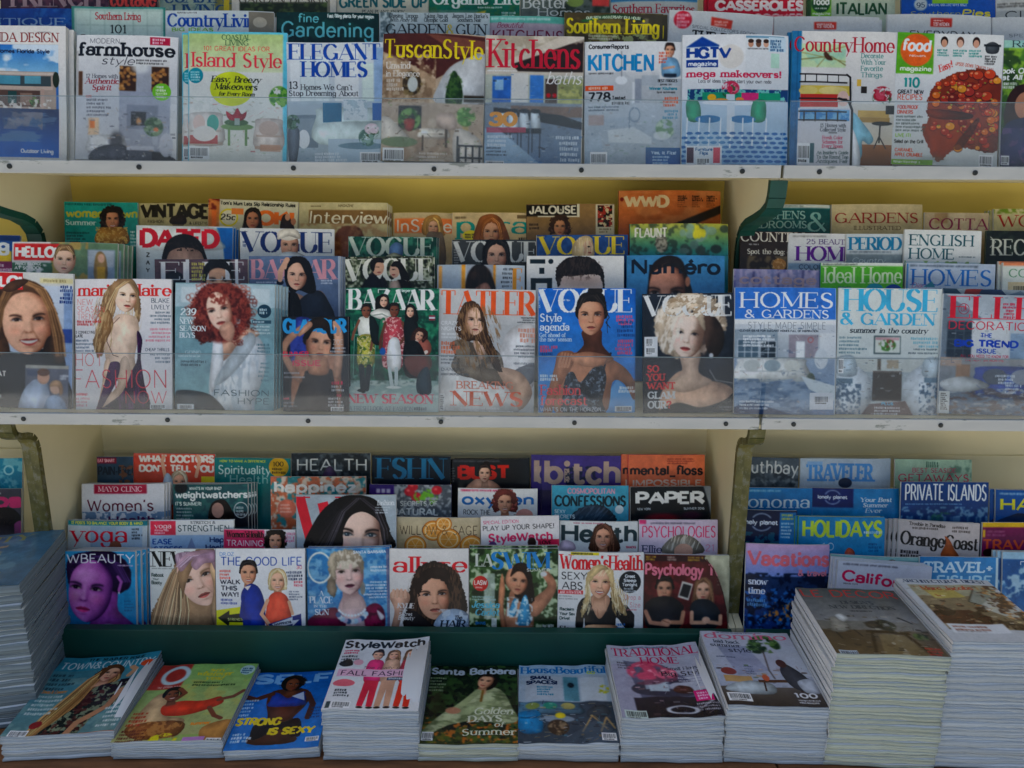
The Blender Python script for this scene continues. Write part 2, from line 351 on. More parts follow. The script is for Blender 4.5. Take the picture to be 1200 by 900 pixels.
# skeleton letters: cap height 1, x-height .66. L thick line, l thin line, a arc, s serif, v thin upright tick, d dot
GL = {
'A':(.74,"l0,0,.37,1 L.37,1,.74,0 l.13,.34,.61,.34 s0,0 s.74,0"),
'B':(.6,"L.06,0,.06,1 l.06,1,.3,1 a.3,.76,.22,.24,-90,90 l.06,.52,.32,.52 a.32,.26,.27,.26,-90,90 l.06,0,.32,0 s.06,0 s.06,1"),
'C':(.7,"a.38,.5,.35,.5,42,318"),
'D':(.7,"L.06,0,.06,1 l.06,1,.3,1 a.3,.5,.37,.5,-90,90 l.06,0,.3,0 s.06,0 s.06,1"),
'E':(.55,"L.06,0,.06,1 l.06,1,.52,1 l.06,.52,.42,.52 l.06,0,.54,0 v.52,.82,1 v.54,0,.18 v.42,.4,.64 s.06,0 s.06,1"),
'F':(.52,"L.06,0,.06,1 l.06,1,.52,1 l.06,.5,.42,.5 v.52,.82,1 v.42,.4,.62 s.06,0 s.06,1"),
'G':(.74,"a.38,.5,.35,.5,42,320 L.67,.04,.67,.42 l.48,.42,.7,.42"),
'H':(.7,"L.06,0,.06,1 L.64,0,.64,1 l.06,.52,.64,.52 s.06,0 s.06,1 s.64,0 s.64,1"),
'I':(.12,"L.06,0,.06,1 s.06,0 s.06,1"),
'J':(.42,"L.36,.25,.36,1 a.2,.25,.16,.25,180,360 s.36,1"),
'K':(.66,"L.06,0,.06,1 l.06,.4,.6,1 L.24,.58,.66,0 s.06,0 s.06,1 s.64,0 s.58,1"),
'L':(.52,"L.06,0,.06,1 l.06,0,.52,0 v.52,0,.2 s.06,1 s.06,0"),
'M':(.84,"l.06,0,.06,1 L.06,1,.42,.1 l.42,.1,.78,1 L.78,0,.78,1 s.06,0 s.78,0 s.06,1 s.78,1"),
'N':(.7,"l.06,0,.06,1 L.06,1,.64,0 l.64,0,.64,1 s.06,0 s.64,1 s.04,1"),
'O':(.76,"a.38,.5,.36,.5,0,360"),
'P':(.58,"L.06,0,.06,1 l.06,1,.3,1 a.3,.73,.26,.27,-90,90 l.06,.46,.3,.46 s.06,0 s.06,1"),
'Q':(.76,"a.38,.5,.36,.5,0,360 L.42,.2,.74,-.1"),
'R':(.66,"L.06,0,.06,1 l.06,1,.3,1 a.3,.74,.26,.26,-90,90 l.06,.48,.3,.48 L.32,.48,.64,0 s.06,0 s.06,1 s.64,0"),
'S':(.54,"a.27,.75,.21,.25,38,200 L.07,.68,.13,.59,.27,.51,.41,.43,.48,.34 a.26,.26,.22,.26,20,-150"),
'T':(.64,"L.32,0,.32,1 l.02,1,.62,1 v.02,.8,1 v.62,.8,1 s.32,0"),
'U':(.68,"L.06,.3,.06,1 a.34,.3,.28,.3,180,360 l.62,.3,.62,1 s.06,1 s.62,1"),
'V':(.72,"L0,1,.37,0 l.37,0,.72,1 s0,1 s.72,1"),
'W':(1.0,"L0,1,.28,0 l.28,0,.5,.9 L.5,.9,.74,0 l.74,0,1,1 s0,1 s1,1"),
'X':(.68,"L.02,1,.66,0 l.02,0,.66,1 s.02,1 s.66,0 s.02,0 s.66,1"),
'Y':(.68,"L0,1,.34,.48 l.34,.48,.68,1 L.34,0,.34,.48 s0,1 s.68,1 s.34,0"),
'Z':(.6,"l.04,1,.58,1 L.58,1,.02,0 l.02,0,.6,0 v.04,.82,1 v.6,0,.18"),
'a':(.48,"a.23,.46,.2,.2,0,160 L.43,0,.43,.46 a.22,.19,.21,.19,0,360"),
'b':(.54,"L.06,0,.06,1 a.29,.33,.23,.33,0,360 s.06,1"),
'c':(.46,"a.26,.33,.22,.33,45,315"),
'd':(.54,"a.26,.33,.23,.33,0,360 L.48,0,.48,1 s.48,1"),
'e':(.5,"a.26,.33,.23,.33,0,318 l.04,.36,.49,.36"),
'f':(.34,"L.13,0,.13,.82 a.27,.82,.14,.18,50,180 l0,.64,.32,.64 s.13,0"),
'g':(.54,"a.26,.34,.22,.31,0,360 L.48,-.08,.48,.64 a.27,-.08,.21,.19,180,360"),
'h':(.52,"L.06,0,.06,1 a.26,.42,.2,.24,0,180 L.46,0,.46,.42 s.06,0 s.46,0 s.06,1"),
'i':(.12,"L.06,0,.06,.64 d.06,.88 s.06,0 s.06,.64"),
'j':(.16,"L.1,-.12,.1,.64 d.1,.88 a0,-.12,.1,.16,270,360"),
'k':(.5,"L.06,0,.06,1 l.06,.25,.46,.64 L.2,.4,.5,0 s.06,0 s.06,1"),
'l':(.12,"L.06,0,.06,1 s.06,0 s.06,1"),
'm':(.84,"L.06,0,.06,.66 a.24,.44,.18,.22,0,180 L.42,0,.42,.44 a.6,.44,.18,.22,0,180 L.78,0,.78,.44 s.06,0 s.42,0 s.78,0"),
'n':(.52,"L.06,0,.06,.66 a.26,.42,.2,.24,0,180 L.46,0,.46,.42 s.06,0 s.46,0 s.04,.65"),
'o':(.52,"a.26,.33,.24,.33,0,360"),
'p':(.54,"L.06,-.28,.06,.65 a.29,.33,.23,.33,0,360 s.06,-.28"),
'q':(.54,"a.26,.33,.23,.33,0,360 L.48,-.28,.48,.65 s.48,-.28"),
'r':(.36,"L.06,0,.06,.66 a.26,.42,.2,.22,55,180 s.06,0 s.04,.65"),
's':(.42,"a.21,.49,.16,.17,35,200 L.06,.45,.12,.38,.22,.33,.32,.28,.37,.21 a.21,.18,.17,.18,20,-150"),
't':(.36,"L.14,.14,.14,.88 a.26,.14,.12,.14,180,310 l0,.64,.32,.64"),
'u':(.52,"L.06,.24,.06,.64 a.26,.24,.2,.24,180,360 L.46,0,.46,.64 s.05,.64 s.45,.64"),
'v':(.5,"L0,.64,.26,0 l.26,0,.5,.64 s0,.64 s.5,.64"),
'w':(.74,"L0,.64,.2,0 l.2,0,.37,.58 L.37,.58,.56,0 l.56,0,.74,.64 s0,.64 s.74,.64"),
'x':(.48,"L.02,.64,.46,0 l.02,0,.46,.64"),
'y':(.5,"L0,.64,.26,0 l.1,-.28,.5,.64 s0,.64 s.5,.64"),
'z':(.44,"l.02,.64,.42,.64 L.42,.64,.02,0 l.02,0,.44,0"),
'0':(.58,"a.29,.5,.26,.5,0,360"), '1':(.3,"L.18,0,.18,1 l.02,.82,.18,1 s.18,0"),
'2':(.56,"a.27,.73,.23,.27,-20,165 L.47,.62,.03,0 l.03,0,.54,0"),
'3':(.54,"a.26,.75,.21,.25,-90,150 a.26,.26,.24,.26,-155,90"),
'4':(.6,"L.44,0,.44,1 l.44,1,.02,.3 l.02,.3,.6,.3"),
'5':(.56,"a.27,.32,.24,.32,-150,130 L.09,.53,.12,1 l.12,1,.5,1"),
'6':(.58,"a.29,.32,.25,.32,0,360 a.36,.45,.32,.55,75,190"),
'7':(.54,"l.02,1,.52,1 L.52,1,.18,0"), '8':(.58,"a.29,.76,.2,.24,0,360 a.29,.26,.25,.26,0,360"),
'9':(.58,"a.29,.68,.25,.32,0,360 a.22,.55,.32,.55,-105,10"),
'&':(.76,"L.14,.82,.7,0 a.3,.8,.16,.2,-30,200 a.27,.25,.24,.25,100,310 l.36,.62,.24,.5 l.43,.06,.66,.46"),
'!':(.14,"L.07,.3,.07,1 d.07,.06"), '?':(.46,"a.22,.76,.2,.24,-60,170 L.24,.3,.26,.52 d.24,.06"),
'.':(.12,"d.06,.05"), ',':(.14,"L.07,.08,.03,-.12"), "'":(.12,"L.07,1,.05,.78"), '-':(.34,"l.04,.36,.3,.36"), '_':(.5,"l0,-.1,.5,-.1"),
'+':(.5,"l.02,.4,.48,.4 L.25,.16,.25,.64"), ':':(.12,"d.06,.06 d.06,.56"), '$':(.54,"a.27,.75,.21,.25,38,200 L.07,.68,.27,.51,.48,.34 a.26,.26,.22,.26,20,-150 l.27,-.1,.27,1.1"),
'%':(.8,"a.17,.78,.15,.22,0,360 a.63,.22,.15,.22,0,360 l.14,0,.66,1"), '\u00e9':(.5,"a.26,.33,.23,.33,0,318 l.04,.36,.49,.36 L.22,.78,.36,.98"), ' ':(.3,""),
}
FN = {  # thick, thin, serif, gap
'd':(.20,.03,1,.10), 'r':(.135,.05,1,.12), 'R':(.18,.07,1,.12), 's':(.115,.10,0,.14), 'b':(.19,.165,0,.12), 'k':(.26,.21,0,.08),
't':(.05,.05,0,.16), 'm':(.075,.07,0,.15), 'sl':(.2,.14,2,.14), 'h':(.085,.03,0,.10),
}
_parse = {}
def glyph(ch):
    if ch not in _parse:
        w, s = GL.get(ch, GL['o'])
        _parse[ch] = (w, [(t[0], [float(q) for q in t[1:].split(',')]) for t in s.split()])
    return _parse[ch]

class Canvas:
    """x right and y down; a cover on a shelf is measured as it stands in the photograph (1 = one pixel there)"""
    def __init__(s, W, H, vis, S=1.5, bgc='ddd', x0=0, y0=0):
        s.W, s.H, s.x0, s.y0 = W, H, x0, y0          # the picture goes under or over the lettering as on the real cover
        s.S = S
        n = max(8, int(W*S))
        s.x = x0 + np.linspace(0, W, n)
        vis = min(vis, H)
        s.y = y0 + np.linspace(0, vis, max(6, int(vis*S)))
        if vis < H - 2: s.y = np.concatenate([s.y, y0 + np.linspace(vis, H, 7)[1:]])
        s.img = np.zeros((len(s.y), n, 3), np.float32)
        s.img[:] = srgb(bgc)
        s.aa = .8/S
        s.soft = False
    def sl(s, x0, y0, x1, y1):
        i0, i1 = np.searchsorted(s.x, x0), np.searchsorted(s.x, x1, 'right')
        j0, j1 = np.searchsorted(s.y, y0), np.searchsorted(s.y, y1, 'right')
        if i1 <= i0 or j1 <= j0: return None
        X, Y = np.meshgrid(s.x[i0:i1], s.y[j0:j1])
        return X, Y, (slice(j0, j1), slice(i0, i1))
    def soften(s, k=.3):
        """takes the hard edge off the picture before lettering goes on it"""
        s.soft = True
        if s.W < 30: return s
        im = s.img
        for _ in range(2):
            im = im*(1-2*k) + k*(np.roll(im, 1, 0) + np.roll(im, -1, 0)); im = im*(1-2*k) + k*(np.roll(im, 1, 1) + np.roll(im, -1, 1))
        X, Y = np.meshgrid(s.x, s.y)
        wh = np.clip((im.min(-1)-.55)/.25, 0, 1)          # bare paper stays clean
        im = np.clip(im*(1 + (.15-.12*wh)*(fbm(X/5, Y/5, 21, 3)-.5))[..., None], 0, 1)
        s.img[2:-2, 2:-2] = im[2:-2, 2:-2]
        return s
    def grain(s, seed=0):
        X, Y = np.meshgrid(s.x, s.y)
        wh = np.clip((s.img.min(-1)-.55)/.25, 0, 1)
        f = 1 + (.16-.11*wh)*(fbm(X/16, Y/16, seed, 2)-.5) + .05*(fbm(X/1.9, Y/1.9, seed+9, 2)-.5) + .05*(np.random.RandomState(seed).rand(*X.shape)-.5)
        im = np.clip(s.img*f[..., None].astype(np.float32), 0, 1)
        g = im.mean(-1, keepdims=True)
        im = np.clip(g + (im-g)*1.03, 0, 1)                # four-colour ink on coated stock: full blacks, strong colour
        s.img = np.clip((im + .5*im*(im-.5)*(1-im))**1.15, 0, 1)
    def put(s, S, a, col):
        c = np.array(srgb(col) if isinstance(col, str) else col, np.float32)
        a = a[..., None].astype(np.float32)
        s.img[S] = s.img[S]*(1-a) + c*a
    def bg(s, c0, c1=None, y0=None, y1=None):
        y0 = s.y0 if y0 is None else y0
        y1 = s.y0+s.H if y1 is None else y1
        S = s.sl(s.x0, y0, s.x0+s.W, y1)
        if S is None: return s
        X, Y, q = S
        t = np.clip((Y-y0)/max(1, y1-y0), 0, 1)[..., None]
        s.img[q] = np.array(srgb(c0))*(1-t) + np.array(srgb(c1 or c0))*t
        return s
    def grad(s, x0, y0, x1, y1, c0, c1, horiz=False, a=1):
        S = s.sl(x0, y0, x1, y1)
        if S is None: return s
        X, Y, q = S
        t = ((X-x0)/(x1-x0) if horiz else (Y-y0)/(y1-y0))[..., None]
        c = np.array(srgb(c0))*(1-t) + np.array(srgb(c1))*t
        s.img[q] = s.img[q]*(1-a) + c*a
        return s
    def rect(s, x0, y0, x1, y1, col, a=1.0):
        S = s.sl(x0-1, y0-1, x1+1, y1+1)
        if S is None: return s
        X, Y, q = S
        dd = np.maximum(np.maximum(x0-X, X-x1), np.maximum(y0-Y, Y-y1))
        s.put(q, np.clip(.5-dd/s.aa, 0, 1)*a, col); return s
    def ell(s, cx, cy, rx, ry, col, a=1.0, rot=0, soft=0):
        m = max(rx, ry)*(1+soft) + 1
        S = s.sl(cx-m, cy-m, cx+m, cy+m)
        if S is None: return s
        X, Y, q = S
        c, n = math.cos(R(rot)), math.sin(R(rot))
        u, v = (X-cx)*c + (Y-cy)*n, -(X-cx)*n + (Y-cy)*c
        k = np.sqrt((u/rx)**2 + (v/ry)**2)
        if soft: al = np.clip((1+soft-k)/(2*soft), 0, 1); al = al*al*(3-2*al)
        else: al = np.clip(.5-(k-1)*min(rx, ry)/s.aa, 0, 1)
        s.put(q, al*a, col); return s
    def ring(s, cx, cy, rx, ry, w, col, a=1.0):
        S = s.sl(cx-rx-w, cy-ry-w, cx+rx+w, cy+ry+w)
        if S is None: return s
        X, Y, q = S
        k = np.abs(np.sqrt(((X-cx)/rx)**2 + ((Y-cy)/ry)**2) - 1)*min(rx, ry) - w/2
        s.put(q, np.clip(.5-k/s.aa, 0, 1)*a, col); return s
    def poly(s, pts, col, a=1.0, soft=0, rough=0, seed=0, vol=0, tex=()):
        P = np.array(pts, float)
        m = 2 + soft + rough
        S = s.sl(P[:, 0].min()-m, P[:, 1].min()-m, P[:, 0].max()+m, P[:, 1].max()+m)
        if S is None: return s
        X, Y, q = S
        if rough:
            X = X + (fbm(X*.45, Y*.45, seed)-.5)*2*rough; Y = Y + (fbm(X*.45, Y*.45, seed+5)-.5)*2*rough
        ins = np.zeros(X.shape, bool); dm = np.full(X.shape, 1e9)
        for (xa, ya), (xb, yb) in zip(P, np.roll(P, -1, 0)):
            if ya != yb: ins ^= ((Y < ya) != (Y < yb)) & (X < (xb-xa)*(Y-ya)/(yb-ya)+xa)
            l2 = (xb-xa)**2+(yb-ya)**2
            if l2 < 1e-9: continue
            t = np.clip(((X-xa)*(xb-xa)+(Y-ya)*(yb-ya))/l2, 0, 1)
            dm = np.minimum(dm, np.hypot(X-xa-t*(xb-xa), Y-ya-t*(yb-ya)))
        dd = np.where(ins, -dm, dm)
        ext = min(np.ptp(P[:, 0]), np.ptp(P[:, 1]))
        if vol and ext > 5:                                # a rounded thing was photographed: its tones turn with its form
            m_ = np.clip(dm/(ext*.4), 0, 1)**.7
            f = 1 - vol + vol*1.5*m_ - vol*.55*(X-P[:, 0].mean())/max(ext, 8) - vol*.3*(Y-P[:, 1].mean())/max(ext, 8) + vol*1.1*(fbm(X/6, Y/9, 31, 2)-.5)
            col = np.clip(np.array(srgb(col) if isinstance(col, str) else col)*np.clip(f, .45, 1.35)[..., None], 0, 1)
        for tc, sc, lo, hi, ta, st in tex:                 # weave, print or folds that stay inside the outline
            m_ = (np.clip((fbm(X/(sc*st[0]), Y/(sc*st[1]), int(sc*7)+len(tc)+int(lo*50), 3)-lo)/(hi-lo), 0, 1)*ta)[..., None]
            col = np.array(srgb(col) if isinstance(col, str) else col)*(1-m_) + np.array(srgb(tc))*m_
        s.put(q, np.clip(.5-dd/(s.aa+2*soft), 0, 1)*a, col); return s
    def blob(s, pts, col, **k):
        """a closed smooth outline through the points"""
        n = len(pts); out = []
        for i in range(n):
            p0, p1, p2, p3 = (pts[(i+j-1) % n] for j in range(4))
            for t in (0, .25, .5, .75):
                out.append(tuple(.5*((2*p1[m])+(-p0[m]+p2[m])*t+(2*p0[m]-5*p1[m]+4*p2[m]-p3[m])*t*t+(-p0[m]+3*p1[m]-3*p2[m]+p3[m])*t**3) for m in (0, 1)))
        k.setdefault('vol', .22)
        return s.poly(out, col, **k)
    def locks(s, P, n, base, a=.5, seed=1, w=.7, sp=.5):
        """strands of hair along the guide P, a list of points with the half width of the lock at each: (x, y, r)"""
        rs = random.Random(seed)
        b = np.array(srgb(base))
        for i in range(n):
            o = rs.uniform(-1, 1); k = rs.uniform(-1, 1)
            col = tuple(np.clip(b*(1+sp*k) + max(0, k)*.17, 0, 1))
            s.line([(x+r*o+rs.uniform(-.3, .3), y+rs.uniform(-.5, .5)) for x, y, r in P], w*rs.uniform(.6, 1.3), col, a*rs.uniform(.5, 1))
        return s
    def clutter(s, x0, y0, x1, y1, cols, n=60, seed=1, a=.6, m=1.0):
        """the small things that fill a photographed room or table"""
        rs = random.Random(seed)
        if not s.soft: s.soften()
        for i in range(n):
            x, y = rs.uniform(x0, x1), rs.uniform(y0, y1); w, h = rs.uniform(.5, 3.2)*m, rs.uniform(.4, 2.4)*m
            col = rs.choice(cols); al = min(1, a*1.2)*rs.uniform(.4, 1)
            t = rs.random()
            if t < .18: s.ell(x, y, w, h*.7, col, al)
            elif t < .6: s.rect(x-w, y-h*.6, x+w, y+h*.6, col, al)
            else: s.line([(x, y), (x+rs.uniform(-6, 6)*m, y+rs.uniform(-5, 5)*m)], rs.uniform(.4, .9), col, al)
        return s
    def seg(s, xa, ya, xb, yb, w, col, a=1.0, cap=True):
        m = w/2 + 1
        S = s.sl(min(xa, xb)-m, min(ya, yb)-m, max(xa, xb)+m, max(ya, yb)+m)
        if S is None: return s
        X, Y, q = S
        l = math.hypot(xb-xa, yb-ya)
        if l < 1e-6: return s
        t = ((X-xa)*(xb-xa)+(Y-ya)*(yb-ya))/l
        n = np.abs((X-xa)*(yb-ya)-(Y-ya)*(xb-xa))/l
        if cap:
            tt = np.clip(t, 0, l); dd = np.hypot(t-tt, n) - w/2
        else: dd = np.maximum(np.maximum(-t, t-l), n - w/2)
        s.put(q, np.clip(.5-dd/s.aa, 0, 1)*a, col); return s
    def line(s, pts, w, col, a=1.0):
        for (xa, ya), (xb, yb) in zip(pts, pts[1:]): s.seg(xa, ya, xb, yb, w, col, a)
        return s
    def nz(s, x0, y0, x1, y1, col, sc=6, lo=.5, hi=.6, a=1.0, seed=0, st=(1, 1), ellipse=False, rot=0, o=3):
        S = s.sl(x0, y0, x1, y1)
        if S is None: return s
        X, Y, q = S
        u, v = X, Y
        if rot: u, v = X*math.cos(R(rot))+Y*math.sin(R(rot)), -X*math.sin(R(rot))+Y*math.cos(R(rot))
        f = fbm(u/(sc*st[0]), v/(sc*st[1]), seed, o)
        al = np.clip((f-lo)/(hi-lo), 0, 1)
        if ellipse:
            k = ((X-(x0+x1)/2)/((x1-x0)/2))**2 + ((Y-(y0+y1)/2)/((y1-y0)/2))**2
            al = al*np.clip((1-k)*4, 0, 1)
        s.put(q, al*a, col); return s
    def text(s, t, x, y, w, h, col, f='b', a=1.0, slant=0.0, rot=0.0, arc=0.0):
        """the words t set on baseline y from x, w wide, cap height h"""
        th, tn, sf, gap = FN[f]
        adv = [glyph(c)[0] for c in t]
        nat = sum(adv) + gap*(len(t)-1) + .12
        kx = w/nat                     # px per em, across
        r = min(1.0, (kx/h))**.55 if kx < h else min(1.15, (kx/h)**.3)
        T, N_ = th*h*r*1.08, max(tn*h*min(1, max(r, .8)), .75 if h > 8 else .4)
        if not s.soft: s.soften()
        cr, sr = math.cos(R(rot)), math.sin(R(rot))
        def P(gx, gy):
            yy = N_/2 + gy*(h-N_) if gy >= 0 else gy*h
            dx, dy = gx*kx + slant*yy, -yy
            if arc:
                dy += arc*((2*dx/w-1)**2-1)
            return x + dx*cr - dy*sr, y + dx*sr + dy*cr
        def S_(g0, g1, wd, cap): s.seg(*P(*g0), *P(*g1), wd, col, a, cap)
        X = .06
        for c, ad in zip(t, adv):
            for k, v in glyph(c)[1]:
                if k in 'Ll':
                    pts = list(zip(v[0::2], v[1::2]))
                    for p, q in zip(pts, pts[1:]): S_((X+p[0], p[1]), (X+q[0], q[1]), T if k == 'L' else N_, len(pts) > 2)
                elif k == 'a':
                    cx, cy, rx, ry, a0, a1 = v
                    n = max(6, int(abs(a1-a0)/20))
                    A = [R(a0+(a1-a0)*i/n) for i in range(n+1)]
                    pp = [(X+cx+rx*math.cos(z), cy+ry*math.sin(z)) for z in A]
                    for p, q in zip(pp, pp[1:]):
                        dx, dy = (q[0]-p[0])*kx, (q[1]-p[1])*h
                        ty = abs(dy)/max(1e-6, math.hypot(dx, dy))
                        S_(p, q, N_+(T-N_)*ty**1.4, True)
                elif k == 's' and sf:
                    hw = (T*.5 + h*.1)/kx
                    S_((X+v[0]-hw, v[1]), (X+v[0]+hw, v[1]), (N_ if sf == 1 else N_*1.1), False)
                elif k == 'v' and sf:
                    S_((X+v[0], v[1]), (X+v[0], v[2]), max(N_, h*.04), False)
                elif k == 'd':
                    px_, py_ = P(X+v[0], v[1]); rr = max(T*.55, h*.06)
                    s.ell(px_, py_, rr, rr, col, a)
            X += ad + gap
        return s
    def greek(s, x, y, w, n, lh, col, th=None, a=.95, seed=0, right=False):
        """n lines of print too small to read in the photograph"""
        rs = random.Random(seed*31+int(x*7)+n)
        th = (th or lh*.5)*1.12
        for i in range(n):
            lw = w*rs.uniform(.62, 1.0); xx = x + (w-lw if right else 0); end = xx+lw
            while xx < end:
                ww = min(rs.uniform(2.2, 7)*th*.8, end-xx)
                q = xx
                while q < xx+ww:                           # ragged little strokes, as far-off letters look
                    l = rs.uniform(.3, .7)*th
                    s.rect(q, y+i*lh+rs.uniform(-.1, .12)*th, q+l, y+i*lh+th*rs.uniform(.8, 1.05), col, a*rs.uniform(.65, 1))
                    q += l + .16*th
                xx += ww + th*.6
        return s
    def barcode(s, x, y, w, h, bgc='eceeee', seed=0):
        s.rect(x, y, x+w, y+h, bgc)
        rs = random.Random(seed+int(x)); q = x+w*.08
        while q < x+w*.92:
            b = rs.uniform(.35, .9); s.rect(q, y+h*.14, q+b, y+h*.72, '15181a', .85); q += b + rs.uniform(.4, .9)
        return s.greek(x+w*.1, y+h*.8, w*.8, 1, h*.15, '333333', h*.12)
    def face(s, cx, cy, h, skin='d9a98c', hair='3a261c', tilt=0.0, turn=0.0, style='long', smile=False, shade='8a5a45', lip='b5544f', eye='2a201c', light=-1, neck=True, brow=None, hi=None, w=.70, seed=1):
        """a printed portrait; h is the height of the head, turn -1..1 looks to the left or right"""
        ct, st = math.cos(R(tilt)), math.sin(R(tilt))
        def Q(u, v): return cx + h*(u*ct - v*st), cy + h*(u*st + v*ct)
        def B(pts, col, **k): s.blob([Q(*p) for p in pts], col, **k)
        def LK(pts, n, a=.55, seed=1): s.locks([Q(x, y) + (r*h,) for x, y, r in pts], n, hair, a, seed, max(.45, h*.014))
        nl = int(8 + h*.5)
        if style == 'long':
            B([(-.1,-.6),(.18,-.6),(.36,-.42),(.41,0),(.46,.4),(.40,.8),(.24,.62),(-.22,.6),(-.36,.85),(-.47,.45),(-.41,0),(-.36,-.42)], hair, rough=h*.07, seed=seed)
            for sg in (-1, 1): LK([(sg*.1,-.57,.06),(sg*.33,-.3,.08),(sg*.38,.08,.09),(sg*.42,.46,.12),(sg*.38,.84,.14)], nl*2, .7, seed+sg)
        elif style == 'bob':
            B([(0,-.62),(.32,-.52),(.46,-.1),(.46,.25),(.36,.46),(-.36,.46),(-.46,.25),(-.46,-.1),(-.32,-.52)], hair, rough=h*.03, seed=seed)
            for sg in (-1, 1): LK([(sg*.06,-.58,.06),(sg*.34,-.3,.08),(sg*.40,.05,.08),(sg*.34,.42,.08)], nl, .6, seed+sg)
        elif style == 'curly':
            B([(0,-.72),(.42,-.6),(.62,-.2),(.64,.22),(.5,.52),(.28,.38),(-.28,.38),(-.5,.52),(-.64,.22),(-.62,-.2),(-.42,-.6)], hair, rough=h*.12, seed=seed)
            x, y = Q(0, -.1); s.nz(x-h*.66, y-h*.62, x+h*.66, y+h*.62, tuple(np.clip(np.array(srgb(hair))*1.5+.08, 0, 1)), h*.09, .52, .62, .7, 3, ellipse=True)
        elif style == 'short':
            B([(0,-.6),(.28,-.54),(.39,-.25),(.37,.02),(-.37,.02),(-.39,-.25),(-.28,-.54)], hair, rough=h*.02, seed=seed)
        elif style == 'up':
            B([(0,-.64),(.3,-.58),(.40,-.28),(.37,.08),(-.37,.08),(-.40,-.28),(-.28,-.55)], hair, rough=h*.02, seed=seed); x, y = Q(.1, -.66); s.ell(x, y, h*.2, h*.12, hair)
        K = np.array(srgb(skin)); SH = np.array(srgb(shade))*.86; HI = np.array(srgb(hi)) if hi else np.clip(K*1.10+.035, 0, 1)
        if neck:
            s.poly([Q(-.17,.3),Q(.17,.3),Q(.22,.85),Q(-.22,.85)], tuple(SH*.5+K*.5)); s.poly([Q(-.16,.62),Q(.18,.58),Q(.26,.9),Q(-.27,.9)], skin, a=.8, soft=h*.06)
        S = s.sl(cx-h*.75, cy-h*.75, cx+h*.75, cy+h*.75)
        if S is None: return s
        X, Y, q = S
        u, v = ((X-cx)*ct+(Y-cy)*st)/h, (-(X-cx)*st+(Y-cy)*ct)/h
        o = turn*.13
        W = w*.5
        up = np.clip(1-(np.abs(v+.06)/.42)**2.2, 0, 1)**.5; dn = np.clip(1-(np.abs(v+.06)/.575)**2.7, 0, 1)**.58
        hw = W*np.where(v < -.06, up, dn) + 1e-4
        uu = u - o*.35*np.clip(v+.1, 0, 1)
        nx = np.clip(uu/hw, -1.2, 1.2); ny = np.clip((v+.02)/.56, -1, 1)
        nzz = np.sqrt(np.clip(1-.78*nx*nx-.30*ny*ny, .02, 1))
        def G(x, y, sx, sy): return np.exp(-((u-x)/sx)**2-((v-y)/sy)**2)
        lam = .66*nzz + .46*light*nx*.9 - .16*ny
        t = .40 + .62*(lam-.30)
        ed = .168*(1-.12*abs(turn))
        e1, e2 = -ed+o, ed+o
        for ex in (e1, e2): t = t - .26*G(ex, -.045, .10, .055) - .30*G(ex, -.025, .085, .026) - .10*G(ex, -.1, .11, .03) + .10*G(ex, .075, .08, .04)
        t = t + .15*G(o*1.25, .02, .028, .13) + .13*G(o*1.35, .135, .035, .03) - .20*G(o*1.3-light*.055, .08, .035, .10) - .34*G(o*1.35, .180, .055, .018) - .30*G(o*1.35-.034, .168, .014, .012) - .30*G(o*1.35+.034, .168, .014, .012) - .14*G(o*1.35-.062, .15, .014, .03) - .14*G(o*1.35+.062, .15, .014, .03) - .1*G(o*1.3+light*.05, .16, .03, .03)
        t = t + .10*G(e1-.02, .13, .09, .08) + .10*G(e2+.02, .13, .09, .08) - .18*G(o*1.2, .395, .08, .022) + .10*G(o*1.1, .455, .07, .035) + .08*G(o*.4, -.28, .2, .12)
        t = t - .16*np.clip(np.abs(nx)-.66, 0, 1)/.34 - .16*np.clip((-v-.26)/.14, 0, 1) - (.20 if smile else .07)*(np.exp(-((np.abs(u-o*1.2)-.085-.45*(v-.17))/.016)**2)*(v > .15)*(v < .33)) + .05*(fbm(u*14, v*14, seed, 2)-.5)
        t = np.clip(t, 0, 1)[..., None]
        C = np.where(t < .5, SH+(K-SH)*(t/.5), K+(HI-K)*((t-.5)/.5))
        bl = np.array([.80, .42, .38])
        for ex in (e1-.03, e2+.03): C = C*(1-.16*G(ex, .14, .1, .08)[..., None]) + bl*K*(.16*G(ex, .14, .1, .08))[..., None]*1.25
        # lips
        mx, my = o*1.25, .305
        mw = .150 if smile else .118
        du = np.abs(u-mx)/mw
        topl = my - .038*np.clip(1-du**1.6, 0, 1) + .010*np.exp(-((u-mx)/.022)**2) - (.022*du**2 if smile else 0)
        botl = my + (.075 if smile else .056)*np.clip(1-du**2, 0, 1)**.8 - (.022*du**2 if smile else 0)
        aa = .6/(h*s.S)*1.3
        lm = np.clip((v-topl)/aa+.5, 0, 1)*np.clip((botl-v)/aa+.5, 0, 1)*(du < 1)
        LP = np.array(srgb(lip)); mid = my + .006 - (.022*du**2 if smile else 0)
        lc = LP*(.78+.34*np.clip((v-mid)/.03, 0, 1))[..., None] + .10*G(mx+light*.02, my+.03, .03, .012)[..., None]
        C = C*(1-lm[..., None]*.85) + lc*lm[..., None]*.85
        if smile:
            tm = (np.clip((v-mid+.008)/aa+.5, 0, 1)*np.clip((mid+.036*np.clip(1-du**2, 0, 1)-v)/aa+.5, 0, 1)*(du < .86))[..., None]
            C = C*(1-tm) + np.array([.84, .82, .79])*tm
        else:
            ln = (np.exp(-((v-mid)/.010)**2)*(du < 1))[..., None]*.6; C = C*(1-ln) + LP*.35*ln
        # eyes and brows
        ey_ = np.array(srgb(eye)); br = np.array(srgb(brow or hair))*.8
